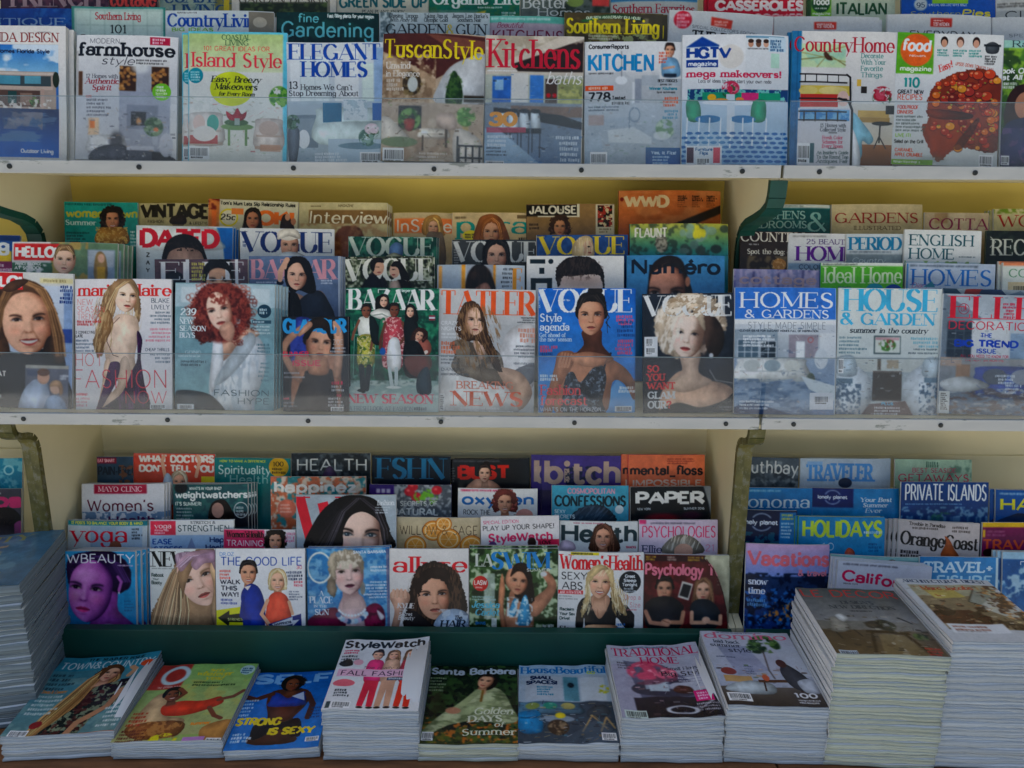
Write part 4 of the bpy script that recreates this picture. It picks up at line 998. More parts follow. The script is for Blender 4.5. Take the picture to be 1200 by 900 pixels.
def dr(c):
    c.bg('dedcd6'); c.grad(927,36,940,194,'2f7fa8','2a6f9c'); c.rect(935,36,936,194,'1d5578',.7); c.rect(940,52,992,79,'a8d0b4'); c.nz(940,52,992,79,'cfe0b0',12,.45,.6,.8,2)
    c.line([(940,70),(975,66),(992,76)],1,'7a6a3a'); c.line([(958,79),(976,58),(992,54)],.8,'8a7a44'); c.line([(940,62),(992,72)],.8,'9a8a4e'); c.blob([(966,64),(968,60),(972,64),(977,70),(970,70)],'5a3a22')
    c.text("CountryHome",931,61,118,17.5,'b81f38','r')
    for i,t in enumerate(("Decorate","With Your","Favorite","Things")): c.text(t,1010,67.5+i*7.3,26 if i != 1 else 29,5.8,'4a8f88','r')
    c.rect(940,95,1001,120,'cfcdc6'); c.rect(940,100,998,112,'d8bf5c'); c.ell(949,106,11,5,'e0cc7c'); c.ell(978,106,17,5,'e3d08a'); c.rect(940,110,984,125,'c63c2c'); c.ell(990,115,7,9,'e4c2b4')
    c.rect(1006,92,1011,100,'d8b24e'); c.rect(1011,100,1018,108,'3c3228'); flowers(c,1036,111,12,'b02338','d4566a'); c.rect(1031,119,1038,126,'c9d6cc')
    c.grad(1000,120,1051,172,'d6d2c6','c9c0ae'); c.rect(1008,128,1045,136,'c9a860'); c.rect(1010,136,1046,142,'b08f4e'); c.rect(1041,122,1051,132,'2f2a2a')
    c.grad(990,168,1051,193,'9a6c44','7d5434'); c.ell(1037,143,12,2.5,'3c3a38'); c.seg(1035,144,1034,165,2,'3c3a38'); c.line([(1028,172),(1034,158),(1042,172)],1.5,'3c3a38')
    c.rect(938,126,1000,193,'d3d3d6'); c.rect(940,128,998,141,'4a90c2'); c.nz(940,128,998,141,'8cbcd8',5,.5,.6,.8)
    c.blob([(1001,132),(1012,140),(1027,160),(1022,168),(1014,164),(1014,180),(1008,190),(1002,168)],'8cc0d0'); c.blob([(1001,150),(1010,170),(1012,192),(1002,192)],'dfe2e4')
    for y in (87,96,115,130,140): c.line([(939,y),(994,y+.5)],1.8,'2c2624')
    c.line([(994,87),(998,90),(999,120)],2.4,'2c2624'); c.line([(985,115),(997,118),(1001,128),(1001,192)],3,'2c2624')
    for x in (945,958,971,984): c.seg(x,87,x,96,1.2,'2c2624'); c.seg(x,130,x,141,1.8,'2c2624')
    c.text("15 Houses with",964,148.5,30,4.4,'3a4048','r'); c.text("Collected Style",964,153.5,30,4.4,'3a4048','r')
    for i,t in enumerate(("Fresh Color","Schemes for","Every Room")): c.text(t,967,162.5+i*5,24,4.2,'c0325a','r')
    for i,t in enumerate(("An Insider's Guide","To the Round Top","Antiques Fair")): c.text(t,961,180+i*5,37,4.2,'3f5a58','r')
    c.rect(974,154.5,984,155.5,'333333'); c.rect(974,172.5,984,173.5,'333333'); c.barcode(938,167,15,24); c.rect(953,167,958,190,'3c6a72')
mag('T',0,929,36,1051,38,"country decorating magazine with an iron bed and a red serif title",dr,spine='2f86ae',copies=((-4,0),))

def dr(c):
    c.bg('dfe0dc'); c.rect(1051,38,1095,87.5,'6ab023'); c.ell(1074.5,60,19,19,'e8701a'); c.text("food",1057,62,34,15,'eef0ec','b',slant=.12); c.text("network",1066,68,20,3,'eef0ec','s'); c.text("magazine",1056,84.5,37,6,'eaf2dd','b')
    for i,(q,hq) in enumerate((('c99a80','2e1e16'),('d8b09a','6a4a38'),('d0a088','3a2218'))): c.ell(1107+i*18.5,49,4.4,6,hq); c.ell(1107+i*18.5,51,3.3,4.6,q); c.greek(1099+i*18.5,58,16,3,3,'2f8f84',2)
    c.blob([(1155,52),(1163,48),(1171,52),(1169,61),(1157,61)],'4d5154'); c.rect(1153,51,1173,53.5,'2d3032'); c.greek(1155,64,16,4,2.8,'333333',2)
    c.text("110",1061,104,19,12.5,'149a94','b'); c.text("GREAT NEW",1055,111,30,5,'33363a','b'); c.text("RECIPES",1055,118,29,6.8,'e0552c','s')
    c.text("Easy!",1103,85,17,8,'d63a2c','R',slant=.2,rot=-25); c.text("UPSIDE-DOWN TOMATO TART",1121,76,45,4,'c2563c','s',rot=9,arc=1)
    c.grad(1051,118,1176,194,'d8d9d6','ccd2cf'); 
    P = [(1147,79),(1162,82),(1175,92),(1176,120),(1176,172),(1150,174),(1128,172),(1106,188),(1094,172),(1085,147),(1092,142),(1090,118),(1098,100),(1118,86)]
    c.blob(P,'a5491c',rough=2); c.ell(1146,120,44,36,'8a3618',.5)
    r = random.Random(5)
    for i in range(150):
        x,y = r.uniform(1088,1174),r.uniform(82,184)
        if ((x-1140)/50)**2+((y-126)/50)**2 > 1 or (128 < y < 139 and x < 1140) or (y > 139 and 1112 < x < 1124 and y > 160): continue
        rr = r.uniform(2.6,7.5); col = r.choice(['b3391e','d2521f','8c2514','c74b1c','dd7a24','9c3318','e39a2e','b5402e'])
        c.ell(x,y,rr,rr*.85,'4a190c',.6); c.ell(x,y-.5,rr*.88,rr*.7,col); c.ell(x-rr*.3,y-rr*.35,rr*.3,rr*.2,'f0b58a',.7)
    for i in range(26): c.ell(r.uniform(1100,1172),r.uniform(88,172),1.3,.8,r.choice(['88963a','a9b04c','5e6e28']))
    c.blob([(1091,128),(1140,131),(1140,138),(1100,139)],'6d2f14'); c.blob([(1124,170),(1148,138),(1152,142),(1134,172)],'5a2510',a=.7)
    c.ell(1100,186,14,4,'8f9a94',.4,0,.6)
    for i,t in enumerate(("FOOLPROOF","DINNERS")): c.text(t,1056,128.5+i*5.6,24 if i == 0 else 18,4.6,'d0523c','b')
    c.greek(1055,136,36,5,4,'5f6a64',2.2); c.text("LIVE IT!",1055,161,18,4.5,'8cb84a','b'); c.text("Salad on the Grill",1054,168,34,4.4,'3a3f3c','b'); c.text("CARAMEL",1055,178,22,4.4,'d8603c','b'); c.text("APPLE CRUMBLE",1055,183.5,33,4.4,'d8603c','b'); c.rect(1051,187,1100,193,'88b544'); c.greek(1054,188.5,40,1,3,'eef4e2',2.4)
    c.barcode(1154,179,17,14)
mag('T',0,1051.5,38,1176,42,"food magazine with an orange circle on green and a large tomato tart",dr)

def dr(c):
    c.bg('5d8a34','3c5a2c'); c.nz(1176,47,1290,120,'9cc040',8,.45,.58,.9,2); c.nz(1176,60,1290,194,'2f4a24',10,.5,.6,.8,5); c.rect(1176,47,1290,57,'a7d3dd',.8)
    c.clutter(1176,60,1288,190,['a8c860','2a4420','6a9a3c','d8e0b0'],90,11,.5,1); c.text("Rachael",1186,56,60,8,'2c3a40','r'); c.text("Cook ONCE",1168,87,52,7,'f0f2ea','b',slant=.15); c.text("Eat All Month",1170,94.5,60,7,'f0f2ea','b',slant=.15); c.greek(1174,97,24,2,4,'f0f2ea',3)
    c.blob([(1182,120),(1192,102),(1212,100),(1226,122),(1224,150),(1184,150)],'4a2a1e'); c.ell(1204,124,12,16,'c08a6c'); c.blob([(1180,150),(1200,138),(1230,140),(1240,194),(1178,194)],'3a3f6a'); c.nz(1176,150,1220,190,'7a5a86',8,.5,.6,.7); c.barcode(1178,182,10,11)
mag('T',0,1177,47,1290,49,"leafy green food magazine at the right edge with a dark haired woman",dr)

# ---------------------------------------------------------------- top shelf, second row
def dr(c):
    c.bg('1d4f92','1a4a86'); c.nz(40,10,84,30,'2f6aa8',6,.5,.6,.8); c.text("BOUTIQUE",-52,30,130,9,'8ba4c0','d')
mag('T',1,-36,10,84,10,"deep blue magazine with thin grey lettering behind the pool villa cover",dr,spine='1d4f92')
def dr(c):
    c.bg('4c8f86'); c.rect(88,11,192,60,'bfd2c8'); c.rect(104,23,125,40,'8fc0b4'); c.rect(150,23,172,40,'9cc8bc'); window(c,90,13,100,34,'9fb8ae','c3d6cc',6,2)
    c.text("Southern Living",112,23.5,54,8.5,'b83a44','r'); c.text("101",129,39,20,10,'2c3a3c','r'); c.text("Decorating Ideas",96,50,78,9,'2c3a3c','r')
mag('T',1,85,8,195,9.5,"mint green framed magazine with a small red title above the number 101",dr,spine='4c8f86')
def dr(c):
    c.bg('ccd6d6','b9c8c0'); c.text("CountryLiving",196,32,114,15.5,'1c55a6','R'); c.greek(208,15,30,1,2,'777777',1.5); c.text("BIG IDEAS",201,37.5,50,4.5,'7cae3a','b'); c.rect(292,14,322,50,'8a8578'); c.ell(305,26,8,6,'b8b2a2')
mag('T',1,194,12.5,321,14,"pale country magazine with a bold royal blue title",dr,k=1)
def dr(c):
    c.bg('12403f','0e3436'); c.nz(324,14,445,60,'1f5850',10,.5,.6,.6); c.text("fine",349,27,25,11,'74c4cc','s'); c.text("Gardening",329,44,110,19,'74c4cc','s'); c.text("Fast-filling plants for your region",384,21,54,4.5,'dfe9e6','b')
mag('T',1,324,14,444,15.5,"dark teal gardening magazine with pale turquoise letters",dr,spine='12403f')
def dr(c):
    c.bg('b2bfc2'); c.nz(446,15,460,44,'55666a',4,.45,.55,.8); c.text("Chasing Tarpon",456,21.5,34,5,'4a5356','r'); c.text("With Andy Mill",457,26,32,4.5,'4a5356','r'); c.text("Taking Aim at",497,21.5,28,5,'4a5356','r'); c.text("Olympic Gold",497,26,28,4.5,'4a5356','r'); c.text("James Lee Burke's",530,21.5,42,5,'4a5356','r'); c.text("Southern Noir",536,26,28,4.5,'4a5356','r')
    c.text("GARDEN",452,41,72,12.5,'2c3436','r'); c.text("&",523,41,10,12,'c9b64c','r'); c.text("GUN",534,41,37,12.5,'2c3436','r')
mag('T',1,445,15,574,16,"grey outdoors magazine with thin black serif capitals",dr)
def dr(c):
    c.bg('b4a7b0','a3909c'); c.rect(573,19,663,27,'6ab8a8'); c.greek(576,21,80,1,3,'dff0ec',2.5); c.text("Beautiful.",582,33,32,6.5,'8c2a4e','h',slant=.3); c.text("KITCHENS",577,49,84,14,'7d2448','s')
mag('T',1,574,18,663,20,"mauve kitchen magazine with a strip of aqua along its top",dr)
def dr(c):
    c.bg('5c5130','3f3a26'); c.nz(662,16,777,50,'83763c',8,.48,.6,.8,2); c.rect(740,17,777,48,'4f4a3a'); c.rect(752,22,760,48,'8b866c',.7); c.blob([(684,24),(720,17),(752,22),(752,25),(720,21),(686,27)],'2c5a34'); c.text("OUR 50TH ANNIVERSARY IDEA HOUSE",687,24,64,3.4,'cfe0c4','b',arc=1.5)
    c.text("Southern Living",664,40,109,17.5,'e8d322','R'); c.nz(690,40,770,50,'a8b07c',4,.5,.6,.9); c.greek(690,42,40,2,3,'e4dcc0',2)
mag('T',1,662,15,777,17,"olive brown magazine with a big bright yellow serif title",dr,k=1,spine='8a7d4a',copies=((6,-1),))
def dr(c):
    c.bg('d0d3d2'); c.ell(801,26,10.5,10.5,'cc2f46'); c.greek(794,19,14,4,4,'f3d3d8',3); c.poly([(834,21),(859,24),(858,34),(834,31)],'cc4634'); c.greek(838,25,18,2,3.5,'f5ddd8',2.4); c.text("SPECIAL COLLECTOR'S EDITION",812,35,76,3.6,'7a7f82','s',rot=3.5); c.text("THE BEST",812,47,70,10,'222629','sl',rot=3)
mag('T',1,785,11,907,19,"tilted white cookbook magazine with a round red seal in its corner",dr)
def dr(c):
    c.bg('c8cbca'); c.rect(954,26,980,34.5,'c83e2e'); c.text("TEST KITCHEN",957,33,20,4,'f4d9d4','b'); c.greek(957,27.5,20,1,2,'f4d9d4',1.6)
mag('T',1,908,19,1031,20,"plain white cookbook magazine with one red tag behind the iron bed cover",dr,copies=((5,1),))
def dr(c):
    c.bg('cdd0ce'); c.rect(1090,22,1115,32,'c83e2e'); c.text("TEST KITCHEN",1093,31,19,4,'f4d9d4','b'); c.greek(1093,24,18,1,2,'f4d9d4',1.6); c.text("EVERYDAY",1066,46,78,9.5,'33383a','s')
mag('T',1,1041,16,1163,19,"plain white cookbook magazine with a red tag above tall thin black capitals",dr)
def dr(c):
    c.bg('c6caca'); c.text("SPECIAL",1182,44,40,4,'70767a','s')
mag('T',1,1164,20,1286,21,"blank looking white magazine behind the leafy cover at the right end",dr)
# third row, cut off by the top of the photograph
def dr(c):
    c.bg('4a3348','5d3b4c'); c.nz(20,-20,128,12,'7a4f60',8,.5,.6,.7); c.text("FRENCH",12,8,106,22,'b39a9f','d')
mag('T',2,0,-18,127,-18,"plum coloured magazine with large pale serif capitals cut off above",dr,vis=36,spine='4a3348')
def dr(c):
    c.bg('4f2a2c'); c.text("cottage",129,7.5,54,19,'d2504a','R')
mag('T',2,128,-20,185,-20,"dark red magazine with a bright red lower case title",dr,vis=36,spine='4f2a2c')
def dr(c):
    c.bg('9fb0a2'); c.rect(252,-20,272,20,'8a8a58'); c.nz(186,-20,272,20,'7e9a9a',9,.5,.6,.7); c.text("COASTAL",192,3.5,82,13,'2f5a86','d'); c.text("LIVING",202,18,66,12.5,'2f5a86','d'); c.rect(262,-4,268,12,'cdb93c')
mag('T',2,186,-16,271,-16,"sage green seaside magazine with thin navy capitals",dr,vis=36)
def dr(c):
    c.bg('cfccc2'); c.rect(281,3,384,20,'33402c'); c.nz(281,3,384,22,'5d6e44',6,.5,.6,.8); c.rect(277,3,281,20,'d6d3ca'); c.text("GARDEN DESIGN",280,4.5,106,9,'55544c','r'); c.rect(384,-4,387,20,'888678')
mag('T',2,272,-14,394,-14,"cream magazine with a dark garden picture under grey capitals",dr,vis=36)
def dr(c):
    c.bg('c4c3b4'); c.text("GREEN SIDE UP",397,9,103,15,'1d6a72','b'); c.text("PLAN PLANT ENJOY",424,15,50,3.6,'4c5a58','r')
mag('T',2,394,-16,502,-16,"beige gardening magazine with heavy teal block capitals",dr,vis=36,copies=((0,-3),))
def dr(c):
    c.bg('137a66','1d6a58'); c.nz(503,6,608,24,'4a7d52',6,.5,.6,.7); c.rect(502,12,560,20,'8c9a8c',.6); c.poly([(545,18),(570,12),(566,19)],'c9b03c'); c.text("Organic Life",507,5.5,104,15,'d9e6e0','R'); c.greek(560,8,44,1,2,'d9e6e0',1.6); c.greek(588,14,18,2,3,'d9e6e0',2)
mag('T',2,503,-18,609,-18,"emerald green magazine with soft white lettering",dr,vis=38,spine='137a66')
def dr(c):
    c.bg('6f7974','4c5852'); c.nz(640,-10,716,22,'33402f',7,.45,.6,.8); c.rect(694,-10,714,7,'d2524c'); c.ell(674,2,10,6,'8aa05a'); c.text("Better",612,9.5,54,14,'ccd2cf','r'); c.text("Homes",629,18.5,64,9,'ccd2cf','r')
mag('T',2,610,-20,715,-20,"grey garden magazine with white letters and a small red square",dr,vis=40)
def dr(c):
    c.bg('c3c6c2'); c.rect(715,-6,818,1.5,'3c86b4'); c.text("Southern Favorites",718,15.5,97,11,'b23248','r')
mag('T',2,716,-14,818,-14,"white magazine with slim red serif lettering under a blue band",dr,vis=36)
def dr(c):
    c.bg('c4203c'); c.text("CASSEROLES",838,13,104,12.5,'ece2e0','k'); c.text("SLOW COOKER",838,26,104,10,'e9d3d3','k'); c.rect(830,17,942,19,'e5707a',.6)
mag('T',2,830,-16,941,-16,"scarlet cookery magazine with heavy white capitals",dr,vis=40,spine='c4203c',copies=((-4,3),),clabel="second scarlet cookery copy peeping out behind the first")
def dr(c):
    c.bg('b9c6b2'); c.rect(945,-10,951,30,'3c5c34'); c.rect(951,-14,974,20,'7cb838'); c.ell(962,4,11,11,'2c5c34'); c.text("food",953,6,19,8.5,'eaf0e4','b'); c.greek(955,9,14,1,2,'eaf0e4',1.6); c.text("magazine",952,17.5,21,3.6,'eaf0e4','s'); c.text("ITALIAN",980,17.5,60,15,'2f5c3c','b')
mag('T',2,946,-16,1046,-16,"pale green recipe magazine with tall dark green capitals",dr,vis=40,spine='3c5c34',copies=((5,1),))
def dr(c):
    c.bg('1f62b4','1a58a8'); c.ell(1079,5,7.5,7.5,'b9c6cc'); c.text("95",1074,9,10,6,'24466c','r'); c.text("SPECIAL COLLECTOR'S ISSUE",1088,7.5,45,2.6,'cfdcec','s'); c.rect(1092,-4,1134,4.5,'86b83c'); c.text("Southern",1066,19,60,6,'c2c25a','h',slant=.2); c.text("Pies",1126,19,36,8,'e6d83a','b',slant=.2)
mag('T',2,1058,-16,1168,-16,"bright blue baking magazine with a yellow script word",dr,vis=40,spine='1f62b4')
def dr(c):
    c.bg('bfc3c2'); c.rect(1168,2,1280,12,'d9dbd8',.8); c.greek(1170,3,40,2,3,'555555',2.2); c.text("CLEAN",1178,22,72,9.5,'3c4144','s')
mag('T',2,1169,-14,1280,-14,"light grey magazine with thin capitals in the top right corner",dr,vis=40)
# ---------------------------------------------------------------- middle shelf, left part, front row
def dr(c):
    c.bg('c9d3e0','a9b8cc'); c.rect(-40,318,86,334,'d8d2c0',.6); c.rect(48,325,86,331,'d6cda2'); c.rect(76,340,86,486,'8fa6c8'); c.rect(74,384,86,400,'3f5a9a')
    c.blob([(-40,420),(-20,400),(2,408),(24,414),(52,408),(74,412),(80,440),(84,486),(-40,486)],'2b2f36')
    H = '5a3f2c'
    c.blob([(-12,360),(2,338),(26,327),(50,334),(64,354),(72,384),(76,414),(72,424),(60,412),(56,392),(4,400),(-14,420),(-24,400)],H,rough=1.5)
    c.ell(4,338,10,4,H)
    c.face(33,376,76,'e2b196','5a3f2c',style='none',tilt=-5,turn=.08,smile=True,shade='9a6446',lip='a2423f',neck=False,w=.75,brow='3a281c')
    c.blob([(-2,380),(0,356),(10,338),(28,328),(48,333),(62,350),(68,384),(61,374),(55,354),(44,344),(30,342),(16,347),(7,361)],'6e5038'); c.blob([(-12,396),(6,392),(14,412),(4,424),(-14,426)],H); c.blob([(56,396),(66,394),(70,424),(52,418)],'3c2a1e'); c.locks([(26,330,3),(44,336,4),(57,350,4),(64,376,4)],50,'8a6646',.7,8,.7,.6); c.locks([(26,330,3),(12,342,4),(3,360,4),(-1,384,5)],50,'8a6646',.7,9,.7,.6); c.blob([(58,360),(68,372),(74,396),(77,418),(70,424),(60,410),(61,390)],H); c.locks([(28,329,5),(50,338,5),(62,362,5),(70,392,7),(73,416,6)],60,'80603f',.6,3,.7,.7); c.locks([(26,329,5),(10,342,5),(1,364,5),(-4,392,6),(-8,420,5)],50,'80603f',.6,4,.7,.7)
    c.blob([(-6,424),(18,414),(30,420),(46,412),(64,416),(60,450),(20,470),(-10,460)],'262a31')
    c.rect(32,427,82,486,'6a6f7e'); c.rect(32,427,82,431,'c9c4b0',.7); c.rect(34,433,60,440,'4a5570',.7); c.blob([(26,486),(28,462),(40,446),(54,444),(60,458),(60,486)],'bccbe2'); c.ell(53,441,7,8.5,'c99f88'); c.ell(53,435.5,7,4.5,'6a4a38'); c.ell(67,453,6.5,8,'d2b09c'); c.blob([(60,452),(64,445),(73,446),(76,458),(72,462),(70,452)],'b9987a'); c.blob([(55,486),(58,466),(68,462),(78,470),(80,486)],'9fb8d8'); c.greek(72,438,9,2,3,'e0e4ea',2.4)
    c.text("HELLO!",-36,336,64,12,'f2efec','k'); 
    c.rect(-40,320,28,339.5,'d03030'); c.text("HELLO!",-33,337,60,14,'f2efec','k'); c.blob([(4,340),(14,330),(28,327),(34,330),(16,342)],H)
    c.greek(70,333,15,5,4.4,'24407c',3.2,right=True); c.greek(52,326.5,30,1,4,'9a8f68',2.8)
    c.text("GREAT",-18,442,28,7,'e6e2dc','b'); c.text("ISLE",-22,450,22,6,'e6e2dc','b'); c.greek(-14,453,18,3,5,'c9c9c9',3.4)
mag('M',0,-40,317,86,321,"magazine with a big face of a smiling brown haired woman in a black jacket",dr,k=0)

def dr(c):
    c.bg('e0dedf'); c.text("marie",90,347,50,14,'d63430','R'); c.text("claire",152,347,48,14,'d63430','R'); H = 'a98a66'
    c.blob([(124,342),(138,328),(154,328),(163,344),(165,366),(160,382),(156,360),(140,346),(134,366),(128,390),(118,418),(108,404),(114,382),(118,360)],H,rough=1.4); c.strands(108,328,166,420,'d2b78e',.7,2.6,12,4); c.strands(108,340,140,420,'6e5238',.5,2.6,15,8)
    c.blob([(131,376),(140,368),(156,370),(162,378),(161,398),(157,420),(160,440),(150,460),(132,440),(124,424),(122,400)],'e6c9b2')
    c.blob([(122,424),(118,450),(113,476),(120,482),(128,470),(130,440),(128,420)],'dfbfa6'); c.blob([(148,418),(152,440),(138,468),(124,478),(112,480),(118,470),(136,452),(140,424)],'e8ccb6')
    for i in range(4): c.line([(114+i*3,470+i*2),(112+i*3.4,481+i)],2.2,'dfbda4'); c.line([(116+i*3,472+i*2),(114+i*3.4,481+i)],.6,'b58d72',.6)
    c.blob([(130,424),(140,426),(136,446),(122,470),(112,486),(108,486),(120,452),(126,432)],'5a2a62'); c.blob([(160,388),(166,398),(164,420),(168,450),(172,486),(110,486),(124,474),(142,460),(154,434),(160,420)],'4c2456',tex=(('7a3f80',5,.5,.62,.7,(.5,2.5)),('2f1438',6,.5,.6,.7,(.5,2.5))))
    c.face(148,347,36,'efd2bc','a98a66',style='none',tilt=6,turn=.45,neck=False,shade='b48a6e',lip='b8564f',w=.72)
    c.blob([(131,350),(130,336),(142,327),(156,327),(164,342),(161,348),(156,334),(143,333),(136,342)],H); c.locks([(150,330,3),(138,338,2),(130,356,4),(122,384,6),(114,412,5)],40,'b89a74',.6,3); c.locks([(154,330,3),(162,344,2),(163,364,2)],14,'b89a74',.6,4)
    c.line([(140,372),(128,384),(125,400),(132,416),(138,418)],.9,'6a4a44',.8)
    c.blob([(126,362),(133,380),(124,400),(114,420),(112,404),(118,384)],'9a7852'); c.strands(110,362,134,420,'c9ac82',.7,2.4,14,6)
    for i,t in enumerate(("NEW","SEASON","TRENDS")): c.text(t,89,357.5+i*8.6,(20,34,30)[i],7.2,'d9564e','t')
    c.greek(89,375.5,28,2,3.4,'c43c3c',2.6); c.text("5 CONNECTING",87,391,24,3.4,'444444','s'); c.text("LATE",87,395.5,9,3.6,'333333','b'); c.greek(87,398,22,4,4,'6a7a8a',2.2)
    c.text("BLAKE",177,355,21,5.6,'4a5a68','s'); c.text("LIVELY",177,362.5,21,5.6,'4a5a68','s'); c.greek(172,365,26,4,4,'6a7a86',2.2,right=True)
    c.greek(168,384.5,30,4,4.4,'d58a96',2.4,right=True); c.text("CHEAP THRILLS",169,411.5,28,3.8,'4a5a68','s'); c.greek(172,414,25,3,4.4,'7a8894',2.4,right=True)
    c.text("HOT",85,429,36,15,'d6605c','t'); c.text("FASHION",82,455,113,22,'d6485a','t'); c.text("NOW",144,473,50,15,'d6485a','t')
    c.greek(83,461,24,1,4,'d65a60',2.6); c.greek(83,466,22,3,4,'d99aa0',2.4); c.barcode(174,474,18,6)
mag('M',0,86.5,327,200,327,"white fashion magazine with a woman in a backless purple gown",dr,k=0)

def dr(c):
    c.bg('86a6ae','8fb2b8'); c.rect(204,333,322,360,'b9ccd4',.8); c.rect(212,337,240,355,'dfe6e8',.5); c.rect(296,338,316,354,'cdd8dc',.6)
    c.blob([(254,400),(266,396),(288,386),(308,400),(312,430),(300,470),(296,488),(250,488),(246,460),(248,430)],'e6eaec',tex=(('b0bec8',8,.5,.64,.7,(.6,2.2)),)); c.blob([(256,390),(262,384),(290,388),(284,400),(262,424),(256,410)],'d2a890'); c.blob([(284,384),(300,386),(304,392),(284,400)],'ddb8a2')
    c.blob([(252,388),(257,384),(262,404),(262,432),(250,460),(247,440),(250,410)],'eef0f2'); c.blob([(290,390),(262,430),(252,452),(272,440),(300,402)],'cfd8dc')
    c.line([(262,430),(254,452),(248,476)],1,'a9b5be'); c.line([(272,440),(276,450)],.9,'a9b5be')
    c.nz(224,328,296,404,'7c3a34',9,.2,.3,1,3,ellipse=True); c.blob([(228,352),(240,336),(262,331),(282,340),(294,360),(292,384),(282,374),(276,350),(258,344),(246,352),(248,380),(252,396),(236,402),(226,388),(234,372),(224,364)],'70302c',rough=4.5,seed=2)
    c.nz(224,330,296,402,'a8584a',4,.5,.6,.8,6,(.8,1.2),True); c.nz(224,330,296,402,'4a1c1c',4,.56,.64,.8,11,(.8,1.2),True)
    c.face(258,364,46,'e8c8b6','70302c',style='none',tilt=-14,turn=-.25,shade='9a6654',lip='b04c48',neck=False,light=-1,w=.62)
    r = random.Random(4)
    for i in range(150):
        t,q = r.uniform(0,6.28),r.uniform(.72,1.22); x,y = 260+35*q*math.cos(t),366+35*q*math.sin(t)
        if abs(x-258) > 15 or y < 348: c.ring(x,y,r.uniform(1.6,4),r.uniform(1.4,3.2),.8,r.choice(['7a332c','9c4a3c','571f1e','b5604c']),.7)
    c.nz(240,332,280,358,'8a4238',4,.45,.55,.95,8,(.8,1.1),True); c.blob([(258,384),(270,376),(276,386),(272,400),(262,396)],'cfa48e',a=.9)
    c.blob([(205,464),(212,458),(238,460),(254,468),(264,488),(205,488)],'39454d')
    c.text("239",211,370,19,8,'dfe8ea','R',slant=.15); c.greek(211,372,22,1,2.4,'dfe8ea',2)
    for i,t in enumerate(("NEW","SEASON","BUYS")): c.text(t,210.5,380.5+i*8,(17,32,19)[i],6.2,'dfe8ea','d')
    c.ell(310,364,8,8,'23485a'); c.greek(304.5,361,11,2,3.4,'c9dbe0',2.6); c.rect(296,374.5,318,378.5,'3a5f70'); c.greek(297,375.5,20,1,3,'d5e4e8',2); c.greek(297,381,19,3,3.8,'d0dfe2',2,right=True); c.greek(300,402,16,3,4,'5f7f88',2.4,right=True)
    c.text("GOING",217,415.5,20,4,'c4d6da','r'); c.greek(209,417,36,1,3,'c4d6da',1.8); c.greek(212,423,32,2,4,'50666e',2.6); c.greek(302,424,13,5,5,'6f8f96',2,right=True)
    c.text("FASHION",251,464,66,7.4,'50666f','s'); c.text("HYPE",279,473.5,38,7.4,'50666f','s'); c.rect(208,474.5,228,481,'d7e0e2'); c.barcode(210,475,17,6)
mag('M',0,205,331,322,333,"pale teal fashion magazine with a curly red haired woman in a white shirt",dr,t=.008,spine='9fb4b8',copies=((2,0),(4.5,0),(7,1),(9.5,1)),clabel="pale copy stacked behind the curly red haired cover")

def dr(c):
    c.bg('20252f','33363e'); c.blob([(348,372),(372,380),(378,420),(350,430),(340,400)],'2f3f86'); c.nz(340,376,384,430,'4a5cae',8,.45,.6,.8,3); c.rect(330,440,406,486,'3a3a40',.6)
    c.blob([(344,424),(356,414),(386,412),(398,426),(394,486),(344,486)],'b98c74'); c.blob([(356,440),(360,434),(384,432),(390,440),(392,486),(344,486),(350,452)],'4a4546')
    c.blob([(362,376),(374,374),(362,384),(344,398),(336,412),(346,430),(354,446),(346,446),(332,424),(330,404),(340,390)],'c59a82'); c.blob([(390,380),(396,378),(402,392),(402,416),(398,442),(390,440),(392,414),(390,396)],'c89e86')
    c.face(373,402,42,'cfa288','2a1f1d',style='up',tilt=6,turn=.5,shade='8c5f4a',lip='b0605a',neck=False,light=1)
    c.blob([(360,396),(358,384),(366,374),(376,372),(385,378),(386,396),(380,386),(368,386)],'30241f'); c.blob([(364,420),(382,418),(384,438),(362,438)],'b88a70')
    c.text("GLAMOUR",332,391,74,18,'3a9fd6','k'); c.blob([(360,398),(357,386),(364,375),(376,372),(386,379),(387,398),(380,386),(368,386)],'30241f'); c.blob([(350,390),(362,377),(366,382),(352,394)],'c59a82'); c.line([(392,378),(397,384),(396,392)],4,'c59a82')
    c.text("SUMMER",331,418,31,6.4,'e03f62','b'); c.text("ISSUE",342,429,34,7,'d9506c','b'); c.text("ZOE",390,404,12,6,'cfd2d4','t'); c.greek(384,407,20,3,4,'c4c8cc',1.8,right=True)
    c.greek(388,447,14,1,4,'e04a6c',3.4); c.greek(388,452,15,2,4,'c9ccd0',2.4); c.greek(394,462,8,1,4,'e04a6c',3); c.greek(384,466,18,3,4,'c9ccd0',2.2); c.greek(331,466,10,1,3,'e04a6c',2.4); c.greek(331,471,20,2,4,'9a9ca4',2); c.barcode(387,477,15,6); c.greek(332,436,24,2,5,'b0b4bc',2)
mag('M',0,331,371,408,371,"small format magazine with blue capitals and a woman raising both arms",dr,k=2,spine='20252f',copies=((1.5,0),))

